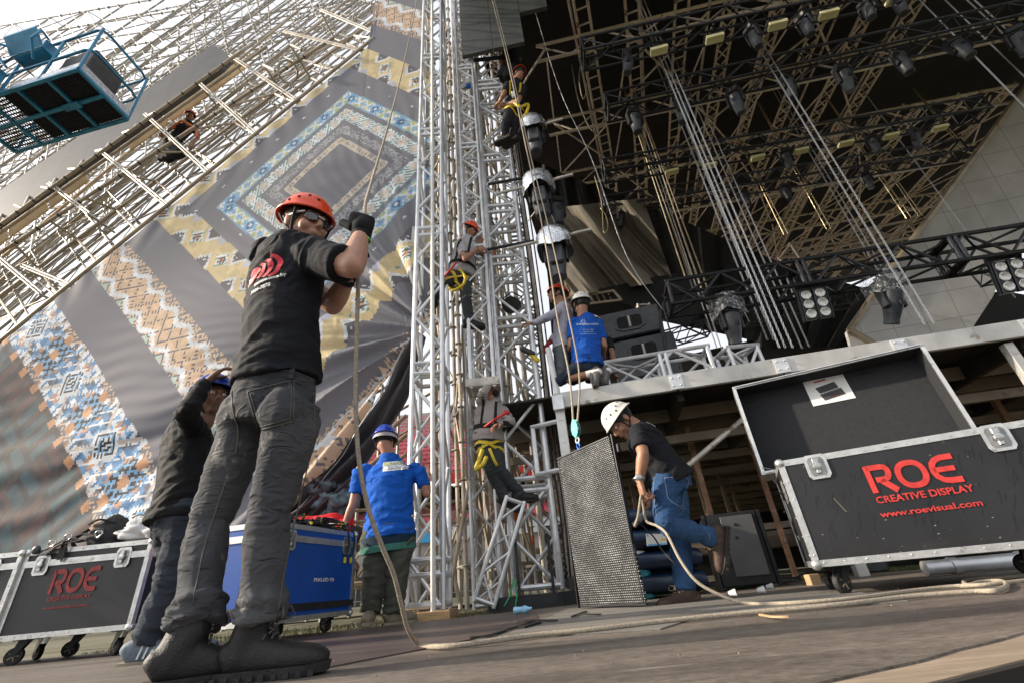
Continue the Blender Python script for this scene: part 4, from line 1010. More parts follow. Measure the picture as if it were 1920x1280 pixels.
# clear-plastic-hooded heads under the front truss
for (x, y, lb, tl_) in ((1350, 600, 'moving head in a clear plastic hood at the left end of the front black truss', .25), (1637, 548, 'moving head in a clear plastic hood right of the eight-lamp light', .55)):
    q = on_truss(FT, x); moving_head(lb, V(q.x, q.y, q.z-.22), .92, .2, tl_, 'plastic-hooded lights under the front truss', (M['clear_plastic'], 2.2 if tl_ > .3 else 5.0))
# multi-lamp blinders
lampm = mat('lamp_face', (.62, .60, .56), .15, .3, vs=40, var=.3)
for (x, y, lb) in ((1500, 585, 'six-lamp blinder light hanging from the middle of the front black truss'), (1850, 535, 'six-lamp blinder light hanging near the right end of the front black truss')):
    q = on_truss(FT, x); c = V(q.x, q.y-.05, q.z-.48); T = thing('blinder_light', lb, 'stage light', tuple(c+V(0, 0, -.2)), 'blinder lights under the front truss')
    ax = (V(.98, -.17, 0), V(.165, .96, .22).normalized(), V(0, -.22, .97)); c = Vector(c)
    for s_ in (-1, 1):
        MB().box(c+ax[0]*(.095*s_), .165, .07, .46, ax, .008).build('lamp_bank', M['black_steel'], T)
        for k in (-1, 0, 1):
            cc = c+ax[0]*(.095*s_)+ax[2]*(.145*k)-ax[1]*.034; MB().lathe(cc, [(.066, .0), (.068, -.014), (.06, -.018), (.035, -.01), (.01, -.006)], ax[1], 18).build('lamp', lampm, T, 30)
    mb = MB()
    for s_ in (-1, 1): mb.box(c+ax[0]*(.2*s_)+ax[2]*.02, .015, .04, .52, ax)
    mb.box(c+ax[2]*.28, .42, .06, .06, ax); mb.tube(c+ax[2]*.3, q-V(0, .05, .14), .02, 6); mb.build('bracket', M['black_steel'], T)
# ---------------------------------------------------------------- loudspeakers on the stage
def speaker(c, lab):
    T = thing('loudspeaker', lab, 'loudspeaker', tuple(c-V(0, 0, .2)), 'loudspeakers stacked on the stage')
    ax = (V(.97, -.24, 0).normalized(), V(.24, .97, 0).normalized(), up_z); w_, d_, h_ = 1.02, .55, .50
    MB().box(c, w_, d_, h_, ax, .02).build('cabinet', M['grey_plastic'], T)
    f0 = c-ax[1]*(d_/2+.004); mb = MB()
    for hw, hh, off in ((.25, .155, .0), ):
        pts = [f0+ax[0]*(hw*u)+ax[2]*(hh*v) for u, v in ((-1, -.6), (-.55, -1), (.55, -1), (1, -.6), (1, .6), (.55, 1), (-.55, 1), (-1, .6))]; mb.prism(pts, -ax[1]*.018)
    mb.build('horn_frame', M['grey_plastic'], T); mb = MB()
    for s_ in (-1, 1):
        pts = [f0-ax[1]*.019+ax[0]*(.115*s_+.085*u)+ax[2]*(.11*v) for u, v in ((-1, -.7), (-.5, -1), (1, -1), (1, 1), (-.5, 1), (-1, .7))] if s_ < 0 else [f0-ax[1]*.019+ax[0]*(.115*s_+.085*u)+ax[2]*(.11*v) for u, v in ((-1, -1), (.5, -1), (1, -.7), (1, .7), (.5, 1), (-1, 1))]
        mb.prism(pts, -ax[1]*.004)
    mb.build('horn_mouth', M['black_cloth'], T); MB().box(f0-ax[1]*.028, .03, .02, .2, ax, .004).build('horn_divider', M['alu_old'], T)
c0 = P(1182, 618, 6.9)
speaker(c0, 'upper of the loudspeakers stacked behind the truss on the stage'); speaker(c0+V(.13, .02, -.53), 'middle loudspeaker of the stack, half behind the silver truss'); speaker(c0+V(.13, .05, -1.06), 'lowest loudspeaker of the stack, mostly hidden behind the silver truss')
# ---------------------------------------------------------------- chains
def link_mesh(L, pitch=.042, r=.0065):
    mb = MB(); n = int(L/pitch)
    for i in range(n):
        z = -i*pitch; a = V(1, 0, 0) if i % 2 else V(0, 1, 0); hl, hw = pitch*.68, .0155
        pts = [V(0, 0, z)+a*(hw*math.cos(t))+V(0, 0, hl*math.sin(t)) for t in [k*math.pi/3 for k in range(6)]]
        mb.path(pts, r, 4, closed=True)
    return mb
CH_ = [None]
def chain(x, y, Y, z1, lab, r=0, m=None, big=1.0, grp='hoist chains hanging over the stage'):
    p = P(x, y, Y); L = z1-p.z
    if CH_[0] is None: CH_[0] = link_mesh(9.5).build('hoist_chain', M['chain_steel']).data; bpy.data.objects.remove(bpy.data.objects['hoist_chain'])
    o = link('hoist_chain', CH_[0]); o.location = (p.x, p.y, z1); o.scale = (big, big, L/9.5)
    tag(o, lab, 'chain', grp); return o
ch = [(1440, 640, 6.6, 'a'), (1452, 640, 6.55, 0), (1474, 655, 5.0, 0), (1488, 655, 5.02, 0), (1463, 655, 4.96, 0), (1736, 612, 5.0, 0), (1753, 609, 4.98, 0), (1505, 655, 7.2, 0), (1518, 652, 7.2, 0), (1345, 655, 8.5, 0), (1362, 680, 8.2, 0), (1305, 560, 9.2, 0), (1925, 90, 5.2, 0), (1912, 92, 5.5, 0), (1932, 155, 5.4, 0), (1935, 215, 5.0, 0), (1258, 440, 9, 0), (1700, 600, 8.4, 0), (1712, 600, 8.4, 0), (1905, 560, 8.4, 0)]
descr = ['bright steel hoist chain ending on the stage edge left of the six-lamp light', 'twin of the chain just left of the six-lamp light', 'thick steel chain dropping to the joint of the stage edge', 'steel chain right beside the thick one at the stage joint', 'thin steel chain left of the pair at the stage joint', 'left chain of the pair crossing the front truss on the right', 'right chain of the pair crossing the front truss on the right', 'chain behind the six-lamp light, left one', 'chain behind the six-lamp light, right one', 'chain passing behind the left plastic-hooded light', 'chain ending below the left plastic-hooded light', 'thin far chain left of the front truss', 'chain in the top right corner, steepest', 'second chain in the top right corner', 'third chain in the top right corner, lower', 'chain crossing the top of the grey screen', 'short far chain over the black drape', 'far chain before the grey screen, left', 'far chain before the grey screen, right', 'chain beside the right blinder light']
for (x, y, Y, _), lb in zip(ch, descr): chain(x, y, Y, 12.2 if Y > 6 else 11.5, lb, big=.72 if Y < 6 else .85)
# tan sling ropes, in pairs
mbs = []
for i, (x, y, Y, lb) in enumerate(((1700, 410, 9, 'tan sling rope pair before the grey screen'), (1550, 430, 9, 'long tan sling rope pair over the roof lattice'), (1722, 405, 10, 'single tan sling rope at the edge of the grey screen'), (1805, 280, 9, 'short tan sling rope pair near the upper edge of the grey screen'), (1470, 440, 10, 'far tan sling rope pair right of the thick chains'), (1315, 540, 8, 'tan sling rope pair left of the front truss'), (1285, 520, 8, 'pale sling rope near the black drape'))):
    p = P(x, y, Y); mb = MB(); mb.tube(p, V(p.x, p.y, 12.3), .016, 5); mb.tube(p+V(.12, 0, 0), V(p.x+.02, p.y, 12.3), .016, 5); o = mb.build('sling_rope', M['brass_chain'], smooth=60); tag(recenter(o), lb, 'sling rope', 'sling ropes under the roof')
# slack cables hanging from the trusses
def sag(name, lab, pts, r, m, cat='cable', group=None, n=6, res=8):
    q = cat_rom(pts, res); o = MB().path(q, r, n).build(name, m, smooth=180); return tag(o, lab, cat, group)
def cat_rom(pts, res=8):
    pts = [Vector(p) for p in pts]; out = []; N = len(pts)
    for i in range(N-1):
        p0 = pts[max(i-1, 0)]; p1 = pts[i]; p2 = pts[i+1]; p3 = pts[min(i+2, N-1)]
        for k in range(res):
            t = k/res; out.append(.5*((2*p1)+(p2-p0)*t+(2*p0-5*p1+4*p2-p3)*t*t+(3*p1-p0-3*p2+p3)*t**3))
    out.append(pts[-1]); return out
sag('slack_cable', 'pale cable looping down from the end of the topmost black truss', [P(1090, 105, 7), P(1086, 150, 7), P(1094, 186, 7), P(1102, 150, 7), P(1110, 60, 7)], .014, M['rope'])
sag('slack_cable', 'long slack cable curving down to the second black truss', [P(1070, 110, 7.4), P(1085, 190, 7.4), P(1110, 245, 7.4), P(1130, 230, 7.4), P(1135, 205, 7.4)], .014, M['rope'])
sag('slack_cable', 'hooked cable loop dangling over the tan cloth', [P(1115, 330, 8), P(1128, 380, 8), P(1132, 435, 8), P(1140, 425, 8), P(1136, 405, 8), P(1126, 390, 8)], .014, M['brass_chain'])
sag('slack_cable', 'thin bluish wire running from the hanging screen to the front truss', [P(1003, 20, 5.2), P(1050, 170, 5.4), P(1110, 300, 5.6), P(1175, 480, 5.9), P(1250, 590, 6.1)], .008, M['steel_rope'])
sag('slack_cable', 'bundle of black cables hanging down from the left end of the front truss', [P(1250, 560, 6.1), P(1238, 590, 6.1), P(1246, 640, 6.1), P(1252, 690, 6.1)], .03, M['cable'])
sag('slack_cable', 'single black cable beside the bundle at the front truss', [P(1262, 560, 6.05), P(1244, 570, 6.05), P(1262, 640, 6.05), P(1275, 690, 6.05)], .012, M['cable'])
for i, (dx, Y) in enumerate(((0, 5.62), (8, 5.66), (15, 5.7), (-8, 5.6))):
    sag('tower_cable', ['black cable running down the right side of the right tower, innermost', 'black cable running down the right tower, second', 'black cable running down the right tower, outermost', 'black cable tied inside the right tower leg'][i], [P(948+dx, 200, Y), P(985+dx, 450, Y), P(1010+dx, 640, Y), P(1030+dx, 820, Y), P(1050+dx, 960, Y), P(1062+dx, 1085, Y)], .013, M['cable'])
# ============================================================ FIGURES
def remesh(mb, name, voxel, smooth_n=4, smooth_f=.5):
    me = bpy.data.meshes.new('tmp'); me.from_pydata([tuple(v) for v in mb.v], [], mb.f); me.update()
    bm = bmesh.new(); bm.from_mesh(me); bmesh.ops.recalc_face_normals(bm, faces=bm.faces); bm.to_mesh(me); bm.free()
    o = bpy.data.objects.new('tmp', me); COL.objects.link(o)
    r = o.modifiers.new('r', 'REMESH'); r.mode = 'VOXEL'; r.voxel_size = voxel; r.adaptivity = 0
    if smooth_n: s = o.modifiers.new('s', 'SMOOTH'); s.factor = smooth_f; s.iterations = smooth_n
    dg = bpy.context.evaluated_depsgraph_get(); res = bpy.data.meshes.new_from_object(o.evaluated_get(dg)); res.name = name
    bpy.data.objects.remove(o); bpy.data.meshes.remove(me); return res
def getco(me):
    a = np.empty(len(me.vertices)*3); me.vertices.foreach_get('co', a); return a.reshape(-1, 3)
def getno(me):
    a = np.empty(len(me.vertices)*3); me.vertices.foreach_get('normal', a); return a.reshape(-1, 3)
def fold(me, bones, amp, fa, fp, seed=0.0, ends=1.0, diag=0.0):
    """push cloth folds along the normals: ridges across the nearest limb, stronger at its ends"""
    co, no = getco(me), getno(me); best = np.full(len(co), 1e9); T = np.zeros(len(co)); K = np.zeros(len(co), int)
    B = [(np.array(p), np.array(q), w) for p, q, w in bones]
    for k, (p, q, w_) in enumerate(B):
        d = q-p; L = np.linalg.norm(d); t = np.clip(((co-p)@d)/(L*L), 0, 1); dist = np.linalg.norm(co-(p+t[:, None]*d), axis=1)
        m = dist < best; best[m] = dist[m]; T[m] = t[m]*L; K[m] = k
    out = np.zeros(len(co))
    for i in range(len(co)):
        p, q, w_ = B[K[i]]; L = float(np.linalg.norm(q-p)); c = Vector(co[i]); tn = T[i]/L
        ax = Vector((q-p)/L); al = (c-Vector(p)).dot(ax); pe = c-ax*al
        wv_ = noise.noise(c*5+V(seed, 0, 3))*1.3
        n1 = noise.noise(pe*fp+ax*(al*fa+wv_+diag*pe.length*6)+V(seed, seed*2, 0)); n2 = noise.noise(pe*fp*2.1+ax*(al*fa*2.0+wv_*1.6)+V(seed, 9, 0))
        e = .35+.65*min(1, max(0, abs(tn-.5)*2)**1.6)*ends if w_ is None else w_(tn)
        out[i] = (.25+e)*((.55-2.3*abs(n1))+.6*(.4-1.9*abs(n2)))
    co += no*(amp*out)[:, None]; me.vertices.foreach_set('co', co.ravel()); me.update()
def place(me, name, m, parent, **pr):
    org = world_loc(parent); me.transform(Matrix.Translation(-org)); me.materials.clear(); me.materials.append(m); me.shade_smooth(); me.name = name
    return link(name, me, parent, **pr)
def bvh_of(o):
    org = world_loc(o.parent)+o.location if o.parent else o.location; me = o.data
    return BVHTree.FromPolygons([tuple(v.co+org) for v in me.vertices], [tuple(p.vertices) for p in me.polygons])
def decal(mb, tree, d, off=.003, sub=0):
    """lay a flat print on the surface it meets along d"""
    d = Vector(d).normalized(); me = bpy.data.meshes.new('d'); me.from_pydata([tuple(v) for v in mb.v], [], mb.f)
    bm = bmesh.new(); bm.from_mesh(me); bmesh.ops.triangulate(bm, faces=bm.faces)
    if sub: bmesh.ops.subdivide_edges(bm, edges=[e for e in bm.edges if e.calc_length() > sub], cuts=2, use_grid_fill=False); bmesh.ops.triangulate(bm, faces=bm.faces)
    out = MB()
    for v in bm.verts:
        h = tree.ray_cast(v.co-d*.6, d, 1.6)
        if h[0] is not None: v.co = h[0]-d*off
        v.tag = h[0] is not None
    bm.verts.index_update(); out.v = [v.co.copy() for v in bm.verts]; out.f = [tuple(v.index for v in f.verts) for f in bm.faces if all(v.tag for v in f.verts)]; out.m = [0]*len(out.f); bm.free(); bpy.data.meshes.remove(me)
    return out
def cloth(name, col, var=.2, rough=.85, bs=500, weave=.25, wear=None, vs=10):
    m = mat(name, col, rough, 0, var=var, vs=vs, bump=weave, bs=bs, wear=wear, spec=.25); return m
SK = {}
for k, c in dict(fair=(.46, .25, .17), tan=(.34, .17, .10), brown=(.17, .085, .05), red=(.40, .19, .13)).items():
    m = mat('skin_'+k, c, .5, 0, var=.13, vs=14, bump=.12, bs=120); m.node_tree.nodes['Principled BSDF'].inputs['Subsurface Weight'].default_value = .08
    m.node_tree.nodes['Principled BSDF'].inputs['Subsurface Radius'].default_value = (.02, .008, .004); SK[k] = m
HAIR = mat('hair_dark', (.012, .009, .007), .6, 0, var=.4, vs=60, bump=.6, bs=180)
STUB = mat('beard', (.03, .02, .015), .8, 0, var=.4, vs=90, bump=.5, bs=200)
GLOVE = cloth('glove_black', (.012, .012, .013)); EYE = mat('eye', (.65, .6, .55), .2); IRIS = mat('iris', (.03, .015, .01), .2)
HEL = dict(orange=mat('helmet_orange', (.78, .075, .02), .28, 0, var=.06, vs=20, bump=.03, bs=80), white=mat('helmet_white', (.68, .66, .60), .35, 0, var=.06, vs=14, wear=((.45, .42, .36), 18, .68)), blue=mat('helmet_blue', (.01, .045, .36), .25, 0, var=.1, vs=20))
def hand_mb(w, d, pn, side=1, curl=.9, s=1.0, spread=.08):
    """w wrist, d direction of the palm, pn palm normal (towards which the fingers close)"""
    mb = MB(); w = Vector(w); d = Vector(d).normalized(); pn = Vector(pn); pn = (pn-d*pn.dot(d)).normalized(); x = d.cross(pn)*side
    secs = [(w-d*.02*s, .029*s, .022*s, x), (w+d*.01*s, .030*s, .020*s, x), (w+d*.045*s, .040*s, .019*s, x, .85), (w+d*.08*s, .043*s, .017*s, x, .8), (w+d*.095*s, .041*s, .012*s, x, .8)]
    mb.loft(secs, 14)
    for i, (ox, L) in enumerate(((-.031, .062), (-.011, .075), (.010, .080), (.031, .072))):
        p = w+d*(.088*s)+x*(ox*s); a = .12+curl*.42; dd = (d+x*(ox*spread*14)).normalized(); r = .0098*s
        for sg_, f in enumerate((.45, .32, .25)):
            dd = (dd*math.cos(a)+pn*math.sin(a)).normalized(); ll = L*f*s*1.05; q = p+dd*ll; mb.limb(p, r, q, r*.9, 8); p = q; r *= .9; a = curl*(.95 if sg_ == 0 else .6)
            nn = x.cross(dd)*side; pn_ = pn
            # keep turning in the plane of d and pn
            pnx = (pn*math.cos(a)-d*math.sin(a)); 
            tang = dd; nrm = (x.cross(tang)); nrm = nrm if nrm.dot(pn) > -.2 and sg_ == 0 else nrm
            if nrm.dot(pn-d*.8*sg_) < 0: nrm = -nrm
            dd = (tang*math.cos(a)+nrm.normalized()*math.sin(a)).normalized(); a = 0.0
    t0 = w+d*(.025*s)+x*(.033*s); t1 = t0+(d*.6+x*.65+pn*.35).normalized()*(.040*s); t2 = t1+(d*.8+pn*.55-x*.15*curl).normalized()*(.033*s); t3 = t2+(d*.7+pn*.6-x*.5*curl).normalized()*(.024*s)
    mb.limb(t0, .016*s, t1, .0125*s, 8); mb.limb(t1, .0125*s, t2, .011*s, 8); mb.limb(t2, .011*s, t3, .009*s, 8); return mb
class Fig:
    def __init__(s, label, loc, skin='fair', group=None, hs=1.0):
        s.T = thing('person', label, 'person', tuple(loc), group); s.skin = SK[skin]; s.hs = hs; s.body = MB(); s.extra = MB()
    def head(s, c, fd, up, neck, hair=True):
        k = s.hs; c = Vector(c); Y = Vector(fd).normalized(); Z = Vector(up); Z = (Z-Y*Z.dot(Y)).normalized(); X = Y.cross(Z); s.hf = (c, X, Y, Z)
        g = lambda x, y, z: c+X*(x*k)+Y*(y*k)+Z*(z*k); ax = (X, Y, Z); s.g = g; s.ax = ax; b = s.body
        b.ball(g(0, -.012, .035), .074*k, .094*k, .086*k, ax); b.ball(g(0, .032, -.03), .060*k, .060*k, .078*k, ax); b.ball(g(0, .062, -.088), .030*k, .026*k, .024*k, ax)
        for e in (-1, 1):
            b.ball(g(.036*e, .062, -.028), .026*k, .028*k, .030*k, ax); b.ball(g(.076*e, -.008, -.008), .012*k, .020*k, .033*k, ax); b.ball(g(.05*e, .01, -.06), .022*k, .035*k, .028*k, ax)
            b.limb(g(.012*e, .100, .026), .008*k, g(.045*e, .082, .027), .008*k, 8)
        b.limb(g(0, .094, .014), .0085*k, g(0, .113, -.024), .0125*k, 10); b.ball(g(0, .100, -.032), .019*k, .014*k, .010*k, ax)
        b.ball(g(0, .090, -.054), .025*k, .013*k, .0055*k, ax); b.ball(g(0, .088, -.064), .021*k, .013*k, .0065*k, ax)
        b.limb(g(0, -.03, -.04), .056*k, Vector(neck), .062*k, 14)
        b.limb(g(0, .01, -.075), .046*k, Vector(neck)+Y*.01, .058*k, 14)
        em, im, hm = MB(), MB(), MB()
        for e in (-1, 1): em.ball(g(.031*e, .083, .007), .013*k, .012*k, .010*k, ax, 10, 8); im.ball(g(.032*e, .0905, .007), .006*k, .005*k, .006*k, ax, 8, 6); hm.limb(g(.014*e, .110, .030), .004*k, g(.048*e, .092, .031), .003*k, 6)
        em.build('eyes', EYE, s.T, 180); im.build('irises', IRIS, s.T, 180); hm.build('eyebrows', HAIR, s.T, 180)
        if hair:
            h = MB(); rows = []
            for i in range(15):
                t = math.pi*(.02+.72*i/14); row = []
                for j in range(26):
                    a = 2*math.pi*j/26; fr = max(0, math.sin(a)); tt = t*(1-.42*fr**1.5)   # shorter over the face
                    q = 1+.03*noise.noise(V(math.cos(a)*3, math.sin(a)*3, t*4)); row.append(g(.083*math.sin(tt)*math.cos(a)*q, -.016+.101*math.sin(tt)*math.sin(a)*q, .036+.094*math.cos(tt)*q))
                rows.append(row)
            h.grid(rows, True); h.build('hair', HAIR, s.T, 180)
    def helmet(s, colour, tilt=0.0, strap=True, band=None, ridge=False, peak=False):
        g, k = s.g, s.hs; m = HEL[colour]; mb = MB(); rows = []; nu = 40
        def hp(t, a, o=0.0):
            rx, ry, rz = .104+o, .126+o, .112+o; fl = .010*max(0, (t-.44)/.06)
            x = (rx*math.sin(t*math.pi)+fl)*math.cos(a); y = (ry*math.sin(t*math.pi)+fl*(2.2 if (peak and math.sin(a) > .3) else 1))*math.sin(a); z = rz*math.cos(t*math.pi)
            if ridge: z += .006*math.cos(a*2)*0+(.007 if abs(math.cos(a))*math.sin(t*math.pi) < .25 else 0)
            z -= .012*max(0, -math.sin(a))*(t*2)   # lower at the nape
            yy = y*math.cos(tilt)-z*math.sin(tilt); zz = y*math.sin(tilt)+z*math.cos(tilt)
            return g(x, yy-.008, zz+.042)
        for i in range(17): rows.append([hp(.5*i/16 if i else .004, 2*math.pi*j/nu) for j in range(nu)])
        for i in range(6): rows.append([hp(.5-.06*i/5*4, 2*math.pi*j/nu, -.006) for j in range(nu)])
        H = mb.grid(rows, True).build('helmet', m, s.T, 180)
        rim = MB(); rim.path([hp(.497, 2*math.pi*j/nu, .001) for j in range(nu)], .0045*k, 6, closed=True); rim.build('rim', m, H, 180)
        v = MB()
        for a, t in ((.5, .36), (.9, .30), (1.3, .34), (2.2, .33), (2.6, .36), (3.3, .34), (3.8, .30), (-.4, .36), (-.9, .31), (-1.5, .30), (-2.0, .36), (0.1, .40), (3.0, .41)):
            p = hp(t, a, .0015); n_ = (p-g(0, -.008, .03)).normalized(); v.lathe(p, [(.0065*k, -.002), (.0068*k, .001), (.004*k, .0012)], n_, 10)
        v.build('vent_hole', M['black_cloth'], H)
        sb = MB()
        if strap:
            for e in (-1, 1):
                for (a, zt) in ((.055, .02), (-.06, .02)):
                    pts = [g(.088*e, a, .03), g(.082*e, a*.55+.01, -.02), g(.070*e, .028, -.07), g(.03*e, .045, -.112)]
                    for p, q in zip(pts, pts[1:]): sb.limb(p, .0062*k, q, .0062*k, 6)
            sb.limb(g(-.03, .045, -.112), .006*k, g(.03, .045, -.112), .006*k, 6); sb.build('chin_strap', M['black_cloth'], H, 180)
        if band is not None:
            bd = MB(); bd.grid([[hp(.505+.07*i, 2*math.pi*j/nu, -.012) for j in range(nu)] for i in range(3)], True); bd.build('head_band', band, H, 180)
        return H
    def arm(s, sh, el, wr, hd=None, pn=None, curl=.9, side=1, glove=None, r=(.050, .040, .027), handscale=1.0):
        b = s.body; sh, el, wr = map(Vector, (sh, el, wr)); b.limb(sh, r[0], el, r[1], 12); m_ = el.lerp(wr, .3); b.limb(el, r[1], m_, r[1]*1.06, 12); b.limb(m_, r[1]*1.06, wr, r[2], 12)
        hd = Vector(hd) if hd else (wr-el); pn = Vector(pn) if pn else V(0, 0, -1); h = hand_mb(wr, hd, pn, side, curl, s.hs*handscale)
        if glove is not None:
            g_ = hand_mb(wr, hd, pn, side, curl, s.hs*1.14*handscale); g_.limb(wr-(wr-el).normalized()*.03, .036, wr+Vector(hd).normalized()*.02, .034, 10)
            g_.build('glove', glove, s.T, 180)
        else: s.extra.add(h)
    def torso(s, secs): s.body.loft(secs, 18)
    def leg(s, hp, kn, an, r=(.075, .052, .038)): s.body.limb(hp, r[0], kn, r[1], 12); s.body.limb(kn, r[1]*1.02, an, r[2], 12)
    def finish_body(s, vox):
        me = remesh(s.body, 'body', vox, 2, .45); org = world_loc(s.T)
        if s.extra.v:
            e = bpy.data.meshes.new('e'); e.from_pydata([tuple(v) for v in s.extra.v], [], s.extra.f); bm = bmesh.new(); bm.from_mesh(me); bm.from_mesh(e); bm.to_mesh(me); bm.free(); bpy.data.meshes.remove(e)
        s.b = place(me, 'body', s.skin, s.T); return s.b
    def garment(s, name, mb, m, vox, bones, amp, fa=18, fp=7, seed=0, sm=3, **kw):
        me = remesh(mb, name, vox, sm, .5); fold(me, bones, amp, fa, fp, seed, **kw); return place(me, name, m, s.T)
    def shoe(s, an, sole, fwd, m, sm, L=.29, w_=.052, up=V(0, 0, 1), boot=.0, name='shoe', laces=None, toe_up=0, stripes=None, shin=None):
        """sole = point on the ground under the ankle; fwd = toe direction"""
        fwd = Vector(fwd).normalized(); up = Vector(up).normalized(); x = fwd.cross(up).normalized(); o = Vector(sole); mb = MB()
        G = lambda f, h: o+fwd*(f*L)+up*h
        secs = [(G(-.275, .052), .028, .032, x), (G(-.24, .060), .040, .048, x), (G(-.1, .068), .043, .058, x), (G(.08, .066), .045, .056, x), (G(.26, .057), w_, .046, x), (G(.42, .051), w_*1.02, .040, x), (G(.55, .048), w_*.96, .037, x), (G(.64, .043), .041, .030, x), (G(.70, .038), .026, .020, x)]
        secs = [(c-up*(.006 if boot else 0), a*(.96 if boot else 1.03), b*(.88 if boot else 1), xx, .8) for c, a, b, xx in secs]
        mb.loft(secs, 18); mb.limb(G(-.1, .06), .046, Vector(an), .043, 12)
        su = (Vector(shin)-Vector(an)).normalized() if shin is not None else up
        if boot: mb.limb(G(-.1, .08), .046, Vector(an)+su*boot, .046, 12); tp = Vector(an)+su*boot; mb.path([tp+fwd*(.038*math.cos(q*.42))+x*(.036*math.sin(q*.42)) for q in range(15)], .010, 8, closed=True)
        me = remesh(mb, name, .007 if s.hs*L > .2 and boot >= 0 and s.fine else .012, 3); u = place(me, name, m, s.T)
        sl = MB(); pr = [(-.30, .030), (-.22, .040), (-.05, .042), (.1, .040), (.3, .052), (.5, .053), (.63, .044), (.72, .022)]
        top, bot, b2 = [], [], []
        for f, a in pr: top.append(G(f, .026+.004*(f > .6))+x*(a+.004)); bot.append(G(f*.98, .0+.006*(f > .6))+x*a)
        for f, a in pr[::-1]: top.append(G(f, .026+.004*(f > .6))-x*(a+.004)); bot.append(G(f*.98, .006*(f > .6))-x*a)
        sl.grid([bot, top], True, True)
        for k in range(9):
            f = -.27+k*.11; a = .045 if f < .15 else .055
            for e in (-1, 1): sl.box(G(f, .009)+x*(a*e), .014, .006, .014, (fwd, x, up))
        sl.build('sole', sm, u, 30)
        if laces:
            lm = MB()
            for k in range(5):
                f = .04+k*.065; h = .125-k*.010; lm.path([G(f, h-.02)+x*.032, G(f+.01, h)+x*.012, G(f+.015, h+.002)-x*.012, G(f, h-.02)-x*.032], .0034, 5)
            if boot:
                for k in range(4):
                    b0 = (Vector(an)-up*.02).lerp(Vector(an)+su*boot, k/3)+fwd*.052; lm.path([b0+x*.026-fwd*.008, b0-x*.026-fwd*.008+up*.012], .0036, 5); lm.path([b0-x*.026-fwd*.008, b0+x*.026-fwd*.008+up*.012], .0036, 5)
                b0 = Vector(an)+su*.03+fwd*.056
                for e in (-1, 1): lm.path([b0, b0+x*(.03*e)+fwd*.02+up*.012, b0+x*(.045*e)+fwd*.03-up*.012, b0+x*(.02*e)+fwd*.018-up*.02, b0], .0032, 5)
            lm.build('laces', laces, u, 180)
        if stripes:
            sm_ = MB()
            for e in (-1, 1):
                for k in range(4):
                    f0 = -.02+k*.085; sm_.prism([G(f0, .035)+x*(e*.047), G(f0+.03, .035)+x*(e*.048), G(f0+.06, .085)+x*(e*.038), G(f0+.035, .088)+x*(e*.037)], x*(e*.006))
            sm_.build('side_stripes', stripes, u)
        return u
    fine = False
def mid(a, b, t=.5): return Vector(a).lerp(Vector(b), t)
